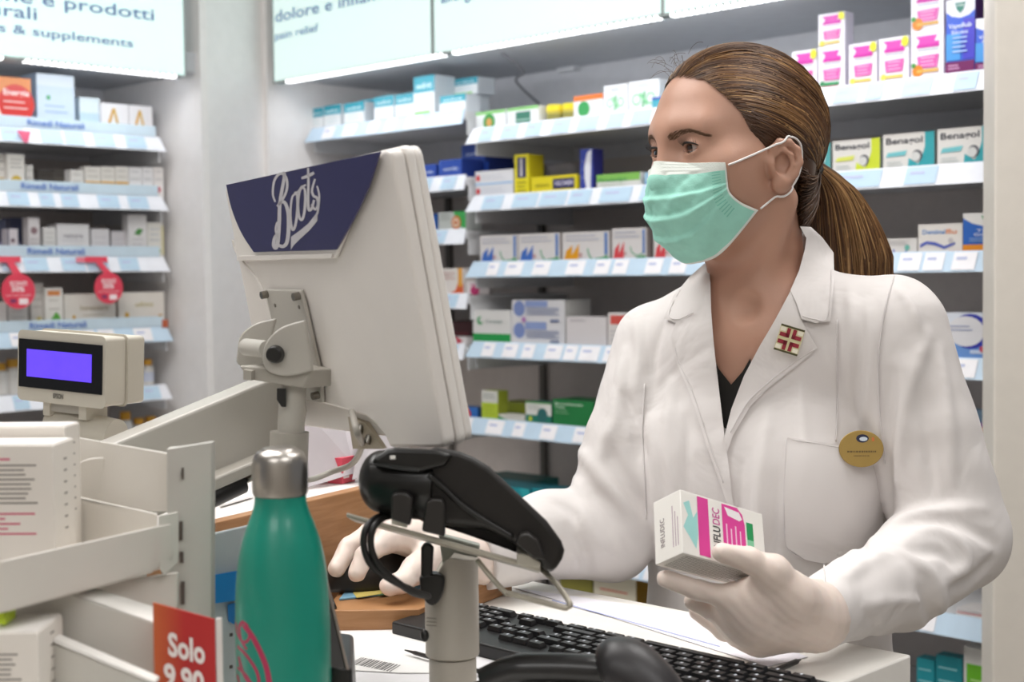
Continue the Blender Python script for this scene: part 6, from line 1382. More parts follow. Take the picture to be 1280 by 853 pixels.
# soft random wrinkling of the cloth
x, y, z = G2.ax[0][:, None, None], G2.ax[1][None, :, None], G2.ax[2][None, None, :]
G2.D += (.0011*np.sin(x*58+np.sin(z*31)*1.6+y*21)*np.sin(z*27+x*33)+.0006*np.sin(y*90+z*61+x*40)*np.sin(z*70-x*52)).astype(F32)
OUT = Grid(*G2.ax); OUT.D = G2.D.copy()                # closed outer surface for casting collar, lapels and pocket
# opening for the neck and the front V (signed distance in picture pixels scaled to metres)
poly = np.array([(884, 300), (885, 335), (889, 400), (897, 470), (906, 548), (930, 470), (962, 412), (988, 365), (1002, 330), (1009, 296), (985, 270), (900, 270)], float)
b0 = G2.sl((NB.x-.16, NB.y-.30, zn-.24), (NB.x+.14, NB.y+.035, 1.53))
X_, Y_, Z_ = np.broadcast_arrays(*G2.co(b0)); rel = np.stack([X_-CP.x, Y_-CP.y, Z_-CP.z], -1)
w_ = rel@A3(CC); u_ = 640+FPX*(rel@A3(CA))/w_; v_ = 426.5+FPX*(rel@A3(CB))/w_
dmin = np.full(u_.shape, 1e9); ins = np.zeros(u_.shape, bool)
for i in range(len(poly)):
    a, b = poly[i], poly[(i+1) % len(poly)]; e_ = b-a; t = np.clip(((u_-a[0])*e_[0]+(v_-a[1])*e_[1])/(e_@e_), 0, 1); dmin = np.minimum(dmin, np.hypot(u_-a[0]-t*e_[0], v_-a[1]-t*e_[1]))
    c1 = (a[1] > v_) != (b[1] > v_); ins ^= c1 & (u_ < (b[0]-a[0])*(v_-a[1])/((b[1]-a[1]) or 1e-9)+a[0])
sd = (np.where(ins, -dmin, dmin)/1130).astype(F32); ysd = (Y_-(NB.y+.02)).astype(F32); sd = np.maximum(sd, ysd)
G2.D[b0] = np.maximum(G2.D[b0], -sd)
G2.rc(A3(NB+Vector((.004, 0, -.01))), A3(HW(0, -.03, .02)), .055, .052, 0, 's')
zcl = P(1008, 289, 1.57).z; G2.D = np.maximum(G2.D, (G2.ax[2]-zcl)[None, None, :]).astype(F32)
# open cuffs and hem
for Wp, Ep in ((WLp, EL), (WR, MR)):
    d = (Wp-Ep).normalized(); G2.rc(A3(Wp+d*.010), A3(Wp+d*.08), .028, .028, 0, 's')
    b1 = G2.sl(A3(Wp)-.10, A3(Wp)+.10); xx, yy, zz_ = G2.co(b1); pl_ = (xx-Wp.x)*d.x+(yy-Wp.y)*d.y+(zz_-Wp.z)*d.z
    G2.D[b1] = np.maximum(G2.D[b1], (pl_-.004).astype(F32))
V, Q = G2.mesh(); V = relax(V, Q, 2, .45)
coat = np_obj('lab_coat', V, Q, cloth, body)
print('coat', len(V))
def patch(poly_px, off, th, m_, name, par, step=5, grid=OUT, y0=1.1, smooth_it=3, y1=1.95):
    pl_ = [tuple(p[:2]) for p in poly_px]; dense = []
    for i in range(len(pl_)):
        a, b = pl_[i], pl_[(i+1) % len(pl_)]; n = max(1, int(math.hypot(b[0]-a[0], b[1]-a[1])/step))
        for k in range(n): dense.append((a[0]+(b[0]-a[0])*k/n, a[1]+(b[1]-a[1])*k/n))
    xs = [p[0] for p in dense]; ys = [p[1] for p in dense]; inner = []
    def inside(x, y):
        c = False
        for i in range(len(dense)):
            (x1, y1_), (x2, y2_) = dense[i], dense[(i+1) % len(dense)]
            if (y1_ > y) != (y2_ > y) and x < (x2-x1)*(y-y1_)/(y2_-y1_)+x1: c = not c
        return c
    yy = min(ys)+step*.5
    while yy < max(ys):
        xx = min(xs)+step*.5
        while xx < max(xs):
            if inside(xx, yy) and min(math.hypot(xx-a, yy-b) for a, b in dense) > step*.55: inner.append((xx, yy))
            xx += step
        yy += step
    nb = len(dense); allp = dense+inner
    r_ = delaunay_2d_cdt([Vector(p) for p in allp], [], [list(range(nb))], 1, 1e-5)
    vp = [tuple(v) for v in r_[0]]; fs_ = [tuple(f) for f in r_[2]]
    C = grid.cast(vp, y0=y0, y1=y1)
    # smooth depths a little
    nbr = [set() for _ in vp]
    for f in fs_:
        for a in range(len(f)):
            nbr[f[a]].add(f[(a+1) % len(f)]); nbr[f[(a+1) % len(f)]].add(f[a])
    o = np.array(tuple(CP)); dep = C[:, 1].copy()
    for _ in range(smooth_it): dep = np.array([.5*dep[i]+.5*(sum(dep[j] for j in nbr[i])/len(nbr[i])) if nbr[i] else dep[i] for i in range(len(vp))])
    dep = np.minimum(dep, C[:, 1]+.002)
    pts = [P(x_, y_, float(d_)) for (x_, y_), d_ in zip(vp, dep)]
    def up(p, o_): d = (CP-p).normalized(); return p+d*o_
    top = [up(p, off+th) for p in pts]; bot = [up(p, off-.002) for p in pts]; n = len(pts)
    edges = {}
    for f in fs_:
        for a in range(len(f)): edges[(f[a], f[(a+1) % len(f)])] = 1
    bd = [(a, b) for a, b in edges if (b, a) not in edges]
    g = MB(); g.add(top+bot, [f for f in fs_]+[tuple(n+i for i in reversed(f)) for f in fs_]+[(a, n+a, n+b, b) for a, b in bd], m_)
    ob = g.build(name, par, smooth=True)
    try: ob.data.set_sharp_from_angle(angle=math.radians(50))
    except Exception: pass
    return ob
# black top in the V
patch([(894, 452), (899, 462), (914, 481), (928, 465), (938, 448), (942, 500), (915, 570), (893, 560), (888, 480)], .002, .0015, mat('#15130f', .7, name='black_knit'), 'black_top', body, grid=G1, step=6)
# lapels, collar
lapR = [(988, 364), (996, 381), (1001, 399), (1010, 416), (1022, 435), (998, 456), (962, 484), (938, 508), (916, 545), (909, 566), (905, 548), (914, 512), (930, 470), (950, 432), (968, 402)]
lapL = [(888, 352), (880, 372), (868, 394), (845, 403), (839, 420), (843, 448), (858, 482), (870, 515), (885, 562), (900, 604), (913, 642), (918, 642), (912, 590), (906, 548), (899, 490), (893, 440), (889, 390)]
patch(lapR, .0030, .0022, cloth, 'lapel', coat); patch(lapL, .0030, .0022, cloth, 'lapel', coat)
colR = [(1000, 283), (1014, 284), (1028, 297), (1042, 316), (1043, 350), (1038, 402), (1020, 404), (1002, 399), (996, 380), (988, 363), (999, 338), (1006, 312), (1008, 298)]
colL = [(886, 328), (880, 330), (862, 346), (842, 370), (830, 398), (845, 404), (868, 396), (880, 376), (888, 356)]
patch(colR, .0050, .0024, cloth, 'collar', coat, y1=1.72); patch(colL, .0045, .0024, cloth, 'collar', coat)
patch([(984, 547), (1018, 552), (1052, 557), (1080, 552), (1101, 540), (1104, 600), (1106, 660), (1092, 690), (1060, 700), (1030, 705), (1006, 700), (983, 684), (980, 620)], .0035, .0030, cloth, 'pocket', coat, step=6, grid=TOR)
def seam(pxs, name='seam', r=.0009, off=.0012, grid=None):
    c = [tuple(p[:2]) for p in cat_curve([(x, y, 0) for x, y in pxs], 6)]; C = (grid or OUT).cast(c); g = MB(); g.tube([Vector(p)+(CP-Vector(p)).normalized()*off for p in C], r, stitch, 5); g.build(name, coat, smooth=True)
seam([(1047, 400), (1046, 450), (1047, 500), (1045, 552)]); seam([(806, 480), (803, 540), (806, 600), (808, 650)]); seam([(1118, 345), (1106, 390), (1098, 450), (1100, 520), (1106, 580)]); seam([(916, 640), (920, 690), (922, 735)], r=.0012)
seam([(1022, 742), (1026, 770), (1020, 804)], off=.0008)
for pl_ in ([(1018, 437), (996, 451), (961, 478), (934, 504), (913, 541)], [(842, 424), (847, 448), (862, 482), (874, 515), (889, 562), (904, 604)]): seam(pl_, off=.0062, r=.0006)
for pl_ in ([(1038, 318), (1039, 350), (1034, 397), (1018, 399), (1003, 395)], [(860, 350), (846, 370), (836, 394), (848, 399), (866, 391)]): seam(pl_, off=.0085, r=.0006)
seam([(985, 549), (1018, 554), (1052, 559), (1080, 554), (1099, 542)], off=.0068, r=.0007, grid=TOR); seam([(983, 550), (980, 620), (983, 682), (1006, 699), (1030, 703), (1060, 699), (1091, 688), (1105, 660)], off=.0068, r=.0007, grid=TOR); seam([(1030, 703), (1031, 730), (1033, 760)], off=.001)
# name badge and pin
def disc_on(px, py, rx, ry, th, m_, name, par, off, n=40):
    p = Vector(OUT.cast([(px, py)])[0]); nn = OUT.normal(p, .02); nn = (nn*.3+(CP-p).normalized()*.7).normalized(); s = p.y/FPX; ux = CA.copy(); ux = (ux-nn*ux.dot(nn)).normalized(); uy = nn.cross(ux).normalized()
    if uy.z < 0: uy = -uy
    c = p+nn*off; return p, nn, ux, uy, s
p, nn, ux, uy, s_ = disc_on(1076, 562, 25, 21, 0, None, '', None, 0)
c = p+nn*.0175; g = MB(); g.plate([c+ux*(.0222*math.cos(2*math.pi*k/48))+uy*(.0188*math.sin(2*math.pi*k/48)) for k in range(48)], nn*.0060, mat('#a98d4f', .35, metal=.45, name='badge_gold')); bd_ = g.build('name_badge', coat, bevel=.0006)
g = MB(); c2 = c+nn*.0061+uy*.0105+ux*.0015
g.plate([c2+ux*(.0062*math.cos(2*math.pi*k/24))+uy*(.0042*math.sin(2*math.pi*k/24)) for k in range(24)], nn*.0002, mat('#1f2440', .4)); c3 = c2+nn*.0003-uy*.0006+ux*.001
g.plate([c3+ux*(.0040*math.cos(2*math.pi*k/20))+uy*(.0022*math.sin(2*math.pi*k/20)) for k in range(20)], nn*.0001, mat('#c9d3dc', .4)); c4 = c2+ux*.0105-uy*.001+nn*.0001
g.plate([c4-ux*.0012-uy*.002, c4+ux*.0012-uy*.002, c4+ux*.0012+uy*.002, c4-ux*.0012+uy*.002], nn*.0001, mat('#c9703a', .5))
inkb = mat('#6b5630', .5); rr = random.Random(2); a = -.0140
while a < .0135:
    w = rr.uniform(.0008, .0024); q = c+nn*.0061+ux*a-uy*.0038; g.plate([q, q+ux*w, q+ux*w+uy*.0018, q+uy*.0018], nn*.0001, inkb); a += w+.0006
a = -.0075
while a < .0075:
    w = rr.uniform(.0006, .0016); q = c+nn*.0061+ux*a-uy*.0078; g.plate([q, q+ux*w, q+ux*w+uy*.0011, q+uy*.0011], nn*.0001, inkb); a += w+.0005
g.build('badge_print', bd_)
p, nn, ux, uy, s_ = disc_on(987, 425, 18, 20, 0, None, '', None, 0)
ux2 = (ux*math.cos(-.30)+uy*math.sin(-.30)); uy2 = nn.cross(ux2); uy2 = uy2 if uy2.z > 0 else -uy2; c = p+nn*.0105
R_ = .0125
def pq(a0, b0_, a1_, b1_, t0, th, m_, g):
    g.plate([c+ux2*(a*R_)+uy2*(b*R_*1.12)+nn*t0 for a, b in ((a0, b0_), (a1_, b0_), (a1_, b1_), (a0, b1_))], nn*th, m_)
g = MB(); pq(-1, -1, 1, 1, 0, .0022, mat('#d6cfa4', .3, metal=.3, name='pin_gold'), g); pin = g.build('lapel_pin', coat, bevel=.0004)
g = MB(); dk = mat('#4d4a2c', .4); rd = mat('#8f2334', .3, name='pin_red'); wh_ = mat('#e8e2cf', .4)
pq(-1, .86, 1, 1, .0022, .0003, dk, g); pq(-1, -1, 1, -.86, .0022, .0003, dk, g)
for sx in (-1, 1):
    for sy in (-1, 1):
        q = lambda a, b: sorted((a*sx, b*sx)); r_ = lambda a, b: sorted((a*sy, b*sy))
        a0, a1_ = q(.10, .40); b0_, b1_ = r_(.12, .82); pq(a0, b0_, a1_, b1_, .0022, .0004, rd, g)
        a0, a1_ = q(.10, .90); b0_, b1_ = r_(.12, .42); pq(a0, b0_, a1_, b1_, .0022, .0004, rd, g)
        a0, a1_ = q(.50, .95); b0_, b1_ = r_(.52, .82); pq(a0, b0_, a1_, b1_, .0022, .0003, wh_, g)
g.build('pin_enamel', pin)
# trousers and shoes (below the counter)
GT = Grid(np.arange(TX.x-.26, TX.x+.26, .01), np.arange(TX.y-.26, TX.y+.22, .01), np.arange(.0, .75, .01))
for s_ in (1, -1): GT.chain([A3(BWp(s_*.085, 0, .68)), A3(BWp(s_*.09, .01, .46)), A3(BWp(s_*.09, -.01, .10))], [.098, .075, .062], .01)
V, Q = GT.mesh(); np_obj('trousers', V, Q, mat('#2a2b30', .8, name='trouser_cloth'), body)
for s_ in (1, -1):
    GS = Grid(np.arange(-.3, .3, .006)+TX.x, np.arange(-.3, .3, .006)+TX.y, np.arange(-.006, .13, .006)); GS.rc(A3(BWp(s_*.09, -.03, .052)), A3(BWp(s_*.10, .14, .040)), .043, .036, .02); GS.D = np.maximum(GS.D, (.003-GS.ax[2])[None, None, :])
    V, Q = GS.mesh(); np_obj('shoe', V, Q, mat('#e6e3df', .6, name='shoe_white'), body)
# ================================================================== HAIR
hr_d = mat('#4a3120', .42, name='hair_dark', var=.2); hr_m = mat('#5f412a', .40, name='hair_mid', var=.2); hr_l = mat('#86623e', .38, name='hair_light', var=.2); hr_b = mat('#b08a5c', .36, name='hair_blonde', var=.2)
EC = np.array([0, -.002, .036]); ER_ = np.array([.0765, .0945, .0800])
zc_ = np.array([-.12, -.09, -.06, -.03, -.012, -.003, .008, .0245, .036, .053, .062, .070, .0745, .079, .090]); yc_ = np.array([-.060, -.052, -.042, -.036, -.022, .024, .033, .040, .047, .061, .0665, .071, .0755, .079, .2])
GH = Grid(np.arange(-.10, .10, .002), np.arange(-.14, .12, .002), np.arange(-.13, .14, .002))
GH.ell(EC, ER_-.0015); GH.ell((0, -.048, -.020), (.052, .038, .050), .015); GH.rc((0, -.030, -.06), (0, -.026, -.095), .040, .034, .02); GH.rc((0, -.075, -.01), (.0, -.098, -.020), .028, .010, .02)
hx, hy, hz = GH.ax[0][:, None, None], GH.ax[1][None, :, None], GH.ax[2][None, None, :]
cut = (hy-np.interp(hz, zc_, yc_).astype(F32)).astype(F32); GH.D = -smin(-GH.D, -(cut*.8), .004)
V, Q = GH.mesh(); V = relax(V, Q, 1); M3 = np.array([tuple(hL), tuple(hF), (0, 0, 1)])
hair = np_obj('hair', V@M3+A3(HC), Q, hr_d, body)
rng = np.random.default_rng(4)
TIE = np.array([.004, -.0965, -.018])
def strands(paths, radii, mats_, mi_, name, parent):
    """paths (N,K,3) world, radii (N,K)"""
    Pn = np.asarray(paths); N, K, _ = Pn.shape; T = np.gradient(Pn, axis=1); T /= np.linalg.norm(T, axis=2, keepdims=True)+1e-9
    ref = np.array([.3, -.9, .25]); U = np.cross(T, ref); U /= np.linalg.norm(U, axis=2, keepdims=True)+1e-9; Wv = np.cross(T, U)
    ring = []
    for k in range(3):
        a = 2*math.pi*k/3; ring.append(Pn+(U*math.cos(a)+Wv*math.sin(a))*radii[:, :, None])
    V = np.stack(ring, 2).reshape(-1, 3)
    i = np.arange(N)[:, None, None]; j = np.arange(K-1)[None, :, None]; k = np.arange(3)[None, None, :]
    b = (i*K+j)*3; Q = np.stack([b+k, b+(k+1) % 3, b+3+(k+1) % 3, b+3+k], -1).reshape(-1, 4)
    return np_obj(name, V, Q, mats_, parent, mi=np.repeat(mi_, (K-1)*3))
K = 22; paths = []; rads = []; mis = []
def ellpt(d, lift): n = np.linalg.norm(d); return EC+d/n*ER_*(1+lift)
Td = (TIE-EC)/ER_
roots = []
# hairline roots, both sides, then scattered scalp roots
for sx in (1, -1):
    for q in range(900):
        z = rng.uniform(-.002, .078); y = np.interp(z, zc_, yc_)-abs(rng.normal(0, .004)); r2 = 1-((y-EC[1])/ER_[1])**2-((z-EC[2])/ER_[2])**2
        if r2 > 0: roots.append((sx*math.sqrt(r2)*ER_[0], y, z))
for q in range(500):   # front centre line
    x = rng.uniform(-.040, .040); z = .0765+rng.uniform(-.001, .010)-abs(x)*.14; r2 = 1-(x/ER_[0])**2-((z-EC[2])/ER_[2])**2
    if r2 > 0: roots.append((x, EC[1]+math.sqrt(r2)*ER_[1], z))
for q in range(1500):
    d = rng.normal(size=3); d /= np.linalg.norm(d); p = EC+d*ER_
    if p[1] < np.interp(p[2], zc_, yc_)-.004 and p[2] > -.005: roots.append(tuple(p))
for q in range(1300):   # behind the ears and nape
    sx = rng.choice([-1, 1]); z = rng.uniform(-.085, -.004); y = np.interp(z, zc_, yc_)-abs(rng.normal(0, .004)); roots.append((sx*(.060 if z > -.03 else .060+(z+.03)*.30)*rng.uniform(.85, 1.04), y, z))
ts = np.linspace(0, 1, K)
for r_ in roots:
    r_ = np.array(r_); d0 = (r_-EC)/ER_; n0 = np.linalg.norm(d0); n1 = np.linalg.norm(Td); a, b = d0/n0, Td/n1
    b = b+rng.normal(0, .045, 3); b /= np.linalg.norm(b)
    kk = max(0, -float(a@b)); mm = a+b+kk*1.7*np.array([np.clip(a[0]*3.2, -1, 1)*.72, 0, .62])+rng.normal(0, .03, 3); mm /= np.linalg.norm(mm)+1e-6
    cl = math.sin(a[0]*37+a[2]*23)*.5+math.sin(a[0]*91+a[2]*61)*.5
    sag = rng.normal(0, .012)+cl*.012; lift0 = rng.uniform(-.004, .016)+.008*cl
    pts = []
    for t in ts:
        d = (1-t)**2*a+2*t*(1-t)*mm*1.15+t*t*b; d /= np.linalg.norm(d)+1e-6; d = d+np.array([0, 0, -1])*(.05+sag)*math.sin(math.pi*t)**2*(1 if a[2] > -.3 else -.1)*(.35 if a[1] > .5 else 1); d /= np.linalg.norm(d)
        n_ = (n0*(1-t)+n1*t)*(1+lift0*math.sin(math.pi*min(1, t*1.15+.02))) if n0 > 1.02 else max(1, 1+(n1-1)*max(0, (t-.6)/.4)**1.5)*(1.004+lift0*min(1, t*9+.05))
        pts.append(EC+d*n_*ER_)
    pts = np.array(pts); paths.append(pts@M3+A3(HC)); w = rng.uniform(.0005, .00095); rads.append(w*np.clip(np.minimum(ts*9+.12, (1-ts)*6+.5), 0, 1))
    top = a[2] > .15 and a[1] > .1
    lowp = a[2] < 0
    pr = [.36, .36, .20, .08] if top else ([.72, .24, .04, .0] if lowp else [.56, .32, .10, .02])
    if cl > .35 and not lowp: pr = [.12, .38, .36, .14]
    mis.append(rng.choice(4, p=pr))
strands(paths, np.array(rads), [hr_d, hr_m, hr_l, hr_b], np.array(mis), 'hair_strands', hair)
# flyaway hairs at the forehead
paths = []; rads = []
for q in range(26):
    s0 = HW(rng.uniform(-.03, .05), .088-rng.uniform(0, .02), .078+rng.uniform(0, .02)); p = A3(s0); d = np.array([rng.uniform(-.02, .01), rng.uniform(-.01, .01), rng.uniform(.005, .022)]); e_ = rng.normal(0, .006, 3)
    paths.append(np.array([p+d*t+e_*t*t+np.array([0, 0, -.010])*t**3 for t in ts])); rads.append(np.full(K, .00022))
strands(paths, np.array(rads), [hr_m], np.zeros(26, int), 'loose_hairs', hair)
# ponytail
cen = [P(1016, 206, 1.600), P(1040, 236, 1.615), P(1052, 275, 1.628), P(1060, 322, 1.640), P(1064, 375, 1.650), P(1066, 420, 1.655)]; rad_ = [.0085, .026, .040, .051, .046, .030]
cc2 = np.array([A3(p) for p in cat_curve(cen, 5)]); rc2 = np.interp(np.linspace(0, 5, len(cc2)), range(6), rad_)
GP = Grid(np.arange(.25, .50, .003), np.arange(1.50, 1.76, .003), np.arange(1.28, 1.58, .003))
for i in range(len(cc2)-1): GP.ell((cc2[i]+cc2[i+1])/2, (max(.004, rc2[i]*.66), max(.004, rc2[i]*.34), max(.008, rc2[i]*.62)), .01)
V, Q = GP.mesh(); pony = np_obj('ponytail', V, Q, hr_d, body)
paths = []; rads = []; mis = []; K = len(cc2)
for q in range(4200):
    a = rng.uniform(0, 2*math.pi); rr_ = math.sqrt(rng.uniform(.35, 1)); off = np.stack([np.cos(a)*rc2*rr_, np.sin(a)*rc2*.55*rr_, np.zeros(K)], 1)
    ph = rng.uniform(0, 6.28); am = rng.uniform(0, .0035); cl = math.sin(a*7)*.5+math.sin(a*17+1)*.5; tt = np.linspace(0, 1, K)
    wob = np.stack([am*np.sin(tt*9+ph)*tt+cl*.003*tt, am*np.cos(tt*7+ph)*tt, np.zeros(K)], 1)
    end = rng.uniform(.8, 1); pth = np.stack([np.interp(tt*end, tt, (cc2+off+wob)[:, c_]) for c_ in range(3)], 1)
    paths.append(pth); rads.append(rng.uniform(.0005, .0009)*np.clip((1-tt)*5+.3, 0, 1)*np.clip(tt*3+.5, 0, 1))
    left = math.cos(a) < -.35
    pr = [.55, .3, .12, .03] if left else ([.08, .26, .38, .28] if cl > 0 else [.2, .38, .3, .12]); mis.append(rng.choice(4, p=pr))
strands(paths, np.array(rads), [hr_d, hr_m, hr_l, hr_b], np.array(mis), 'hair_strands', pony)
g = MB(); tie = mat('#17130f', .6, name='hair_tie'); tc_ = HW(.004, -.0945, -.018)
dpt = (A3(cen[1])-A3(cen[0])); dpt = Vector(dpt/np.linalg.norm(dpt)); s1_ = dpt.cross(Vector((0, 0, 1))).normalized(); s2_ = dpt.cross(s1_)
for o_ in (-.004, 0, .004):
    g.tube([tc_+dpt*o_+(s1_*math.cos(2*math.pi*k/20)+s2_*math.sin(2*math.pi*k/20))*.0115 for k in range(21)], .0032, tie, 8, cap=False)
g.build('hair_tie', body, smooth=True)
# ================================================================== BOX IN THE HAND
def camdir(x, y, z): return (CA*x+CB*y+CC*z).normalized()
e1, e2, e3 = camdir(.831, .284, .478), camdir(.016, -.872, .489), camdir(-.556, .398, .73)
e1 = e1.normalized(); e2 = (e2-e1*e2.dot(e1)).normalized(); t3 = e1.cross(e2).normalized(); e3 = t3 if t3.dot(e3) > 0 else -t3
s0_ = FPX/1.215; L1, L2_, L3 = .0868*1778/(1.19*s0_)*.835, .0, .0
L1 = 1/math.sqrt(6.206e-5)*1.215/FPX*1.10; L2_ = 1/math.sqrt(1.371e-4)*1.215/FPX; L3 = 1/math.sqrt(3.433e-4)*1.215/FPX
A0_ = P(853.6, 691.5, 1.195)
def BX(a, b, c): return A0_+e1*a*L1+e2*b*L2_+e3*c*L3
t = thing('remedy_carton', 'white and magenta cold remedy carton held in the gloved left hand', 'medicine box', tuple(BX(.5, 0, .5)))
cw = mat('#efece6', .4, name='carton_white', var=.01)
g = MB(); g.add([BX(0,0,0), BX(1,0,0), BX(1,0,1), BX(0,0,1), BX(0,1,0), BX(1,1,0), BX(1,1,1), BX(0,1,1)], [(0,1,2,3),(4,7,6,5),(0,4,5,1),(1,5,6,2),(2,6,7,3),(3,7,4,0)], cw); bo = g.build('box', t, bevel=.0006)
g = MB(); mg = mat('#e0489c', .4, name='print_magenta'); nf = -e3
def pf(pts, c, k=1, face='f'):
    if face == 'f': v_ = [BX(a, b, 0)+nf*.00012*k for a, b in pts]
    elif face == 'b': v_ = [BX(a, 0, b)-e2*.00012*k for a, b in pts]
    else: v_ = [BX(0, b, a)-e1*.00012*k for a, b in pts]
    g.add(v_, [tuple(range(len(v_)))], c)
R4 = lambda a, b, c_, d: [(a, b), (c_, b), (c_, d), (a, d)]
pf([(.02, .42), (.08, .30), (.16, .12), (.19, .35), (.19, .72), (.14, .60), (.10, .86), (.03, .80), (.08, .62)], mat('#a5dcd8', .4), 1)
pf(R4(.195, .04, .325, .97), mg, 2)
g.text('INFLU', BX(.455, .20, 0)+nf*.0003, e2, -e1, L1*.085, mat('#3a3a3c', .4), fit=L2_*.37, bold=.02); g.text('DEC', BX(.455, .60, 0)+nf*.0003, e2, -e1, L1*.085, mat('#c9479a', .4), fit=L2_*.26, bold=.01)
pf([(.49, .20), (.765, .20), (.765, .72), (.74, .88), (.68, .97), (.49, .97)], mg, 2); pf([(.52, .93), (.56, .80), (.70, .76), (.735, .80), (.70, .90)], mat('#f4eef0', .4), 3)
for k in range(4): pf(R4(.53+k*.055, .24, .545+k*.055, .66-.06*(k % 2)), mat('#f6c9e2', .4), 3)
pf(R4(.785, .06, .865, .50), mat('#8ccfa8', .4), 2); pf(R4(.785, .5, .865, .78), mat('#2f9a5c', .4), 2); pf(R4(.55, .04, .70, .12), mat('#2c7a4a', .4), 2)
pf([(.93, .10), (.96, .10), (.96, .22), (.93, .22)], mat('#d68fb4', .4), 2)
gy = mat('#8a8880', .5)
for k in range(11): pf(R4(.06, .10+k*.075, .90-.06*(k % 3), .125+k*.075), gy, 1, 'b')
g.text('INFLUDEC', BX(0, .22, .62)-e1*.0002, e2, e3, L3*.16, mat('#7a6a70', .4), fit=L2_*.45); 
for k in range(3): pf(R4(.30-k*.09, .15, .33-k*.09, .80-.1*k), mat('#b9a3b0', .4), 1, 's')
g.build('printing', bo)
# ================================================================== GLOVED HANDS
latex = mat('#e3d3c9', .42, name='latex_glove', var=.02, nscale=40, bump=.12, bscale=160, sss=.08)
def glove(segs, subs, lo, hi, h=.0013, name='glove'):
    Gg = Grid(np.arange(lo[0], hi[0], h), np.arange(lo[1], hi[1], h), np.arange(lo[2], hi[2], h))
    for (a, b, r1, r2, k) in segs: Gg.rc(A3(a), A3(b), r1, r2, k, mg=.012)
    for (a, b, r1, r2, k) in subs: Gg.rc(A3(a), A3(b), r1, r2, k, 's', mg=.012)
    x, y, z = Gg.ax[0][:, None, None], Gg.ax[1][None, :, None], Gg.ax[2][None, None, :]
    Gg.D += (.00035*np.sin(x*420+z*200)*np.sin(y*380-z*310)).astype(F32)
    V, Q = Gg.mesh(); V = relax(V, Q, 1, .4); return Gg, np_obj(name, V, Q, latex, body)
W_ = WLp+(WLp-EL).normalized()*.006
under = lambda a, c, off: BX(a, 0, c)-e2*off
iT = P(832, 724, 1.224); iD = P(872, 738, 1.226); iP = P(908, 747, 1.228); iM = P(942, 755, 1.232)
mT = P(866, 752, 1.245); mD = P(888, 762, 1.248); mP = P(912, 774, 1.246); mM = P(936, 777, 1.240)
rT = P(872, 765, 1.285); rP = P(905, 787, 1.268); rM = P(938, 790, 1.250)
pT = P(900, 782, 1.290); pP = P(922, 797, 1.276); pM = P(950, 799, 1.258)
tT = P(902, 691, 1.202); tI = P(936, 700, 1.208); tM = P(966, 716, 1.214); tB = P(992, 748, 1.222)
for v_ in (pM, pP, rM, rP, W_): v_.z = max(v_.z, ZC+.017)
segs = [(iT, iD, .0078, .0088, .002), (iD, iP, .0088, .0100, .003), (iP, iM, .0100, .0135, .006),
 (mT, mD, .0080, .0090, .002), (mD, mP, .0090, .0100, .002), (mP, mM, .0100, .0140, .006),
 (rT, rP, .0080, .0095, .002), (rP, rM, .0095, .0135, .006), (pT, pP, .0072, .0085, .002), (pP, pM, .0085, .0125, .006),
 (tT, tI, .0083, .0105, .003), (tI, tM, .0105, .0135, .004), (tM, tB, .0140, .0190, .008), (tM, iM, .0105, .0125, .010),
 (iM.lerp(rM, .4), W_, .0220, .0245, .02), (iM, W_, .0175, .0235, .02), (mM, W_, .0175, .0240, .02), (rM, W_, .0150, .0225, .012), (pM, W_, .0140, .0210, .012), (tB, W_, .0190, .0240, .012), (W_, W_+(EL-WLp).normalized()*.03, .0245, .0245, .010)]
al_ = [p for s in segs for p in s[:2]]; lo = [min(p[i] for p in al_)-.034 for i in range(3)]; hi = [max(p[i] for p in al_)+.034 for i in range(3)]
GL, gl = glove(segs, [], lo, hi)
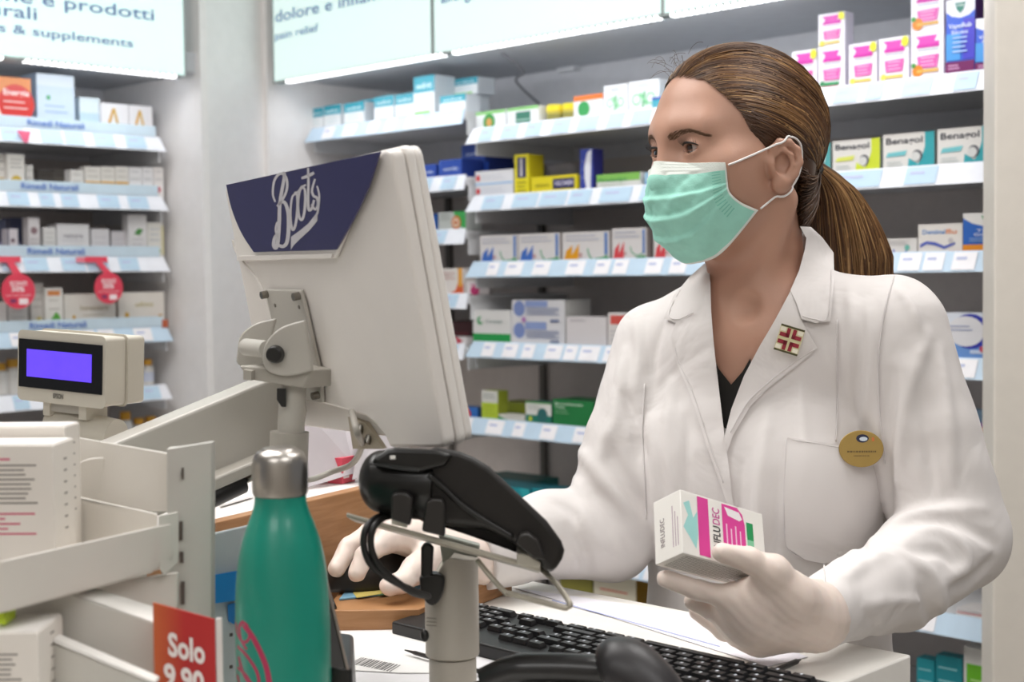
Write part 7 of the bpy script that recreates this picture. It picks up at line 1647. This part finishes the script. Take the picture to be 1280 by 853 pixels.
def cuff(Wp, d, r, name='cuff_bead', par=None):
    g = MB(); s1 = d.cross(Vector((0, 0, 1))).normalized(); s2 = d.cross(s1)
    rings = []
    for (o_, rr_) in ((.0, r),):
        rings.append([Wp+d*o_+(s1*math.cos(2*math.pi*k/40)+s2*math.sin(2*math.pi*k/40))*(rr_*(1+.012*math.sin(k*1.1+o_*300))) for k in range(41)])
    for R_ in rings[-1:]: g.tube(R_, .0022, mat('#dfd2bb', .45, name='glove_bead'), 8, cap=False)
    g.build(name, par, smooth=True)
cuff(W_+(EL-WLp).normalized()*(-.008), (EL-WLp).normalized(), .0260, par=gl)
# right hand on the mouse
wr = WR+(WR-MR).normalized()*.004
q1 = P(421, 711, 1.463); q2 = P(436, 684, 1.483); q3 = P(462, 668, 1.503)
i1 = P(446, 717, 1.433); i2 = P(456, 695, 1.443); i3 = P(484, 676, 1.468); i4 = P(512, 672, 1.488)
r1_, r2_, r3_ = P(436, 704, 1.513), P(458, 688, 1.530), P(488, 674, 1.533); k1_, k2_, k3_ = P(462, 712, 1.543), P(480, 696, 1.548), P(505, 682, 1.543)
q4 = P(500, 668, 1.510)
t1, t2_, t3_, t4 = P(487, 733, 1.418), P(503, 728, 1.423), P(520, 712, 1.443), P(545, 692, 1.483)
segs = [(q1, q2, 0.0092, 0.0101, .002), (q2, q3, 0.0101, 0.0112, .003), (q3, q4, 0.0112, 0.0157, .006), (i1, i2, 0.0090, 0.0101, .002), (i2, i3, 0.0101, 0.0118, .003), (i3, i4, 0.0118, 0.0168, .008),
 (r1_, r2_, 0.0087, 0.0099, .002), (r2_, r3_, 0.0099, 0.0146, .006), (k1_, k2_, 0.0078, 0.0090, .002), (k2_, k3_, 0.0090, 0.0134, .006),
 (t1, t2_, 0.0103, 0.0110, .003), (t2_, t3_, 0.0110, 0.0129, .004), (t3_, t4, 0.0129, 0.0202, .010), (i4, wr, 0.0185, 0.0241, .012), (q4, wr, 0.0168, 0.0241, .012), (r3_, wr, 0.0157, 0.0224, .012), (k3_, wr, 0.0146, 0.0213, .012), (t4, wr, 0.0202, 0.0246, .012)]
al_ = [p for s in segs for p in s[:2]]; lo = [min(p[i] for p in al_)-.034 for i in range(3)]; hi = [max(p[i] for p in al_)+.034 for i in range(3)]
GR, gr_ = glove(segs, [], lo, hi)
cuff(wr+(MR-WR).normalized()*(-.004), (MR-WR).normalized(), .0235, par=gr_)
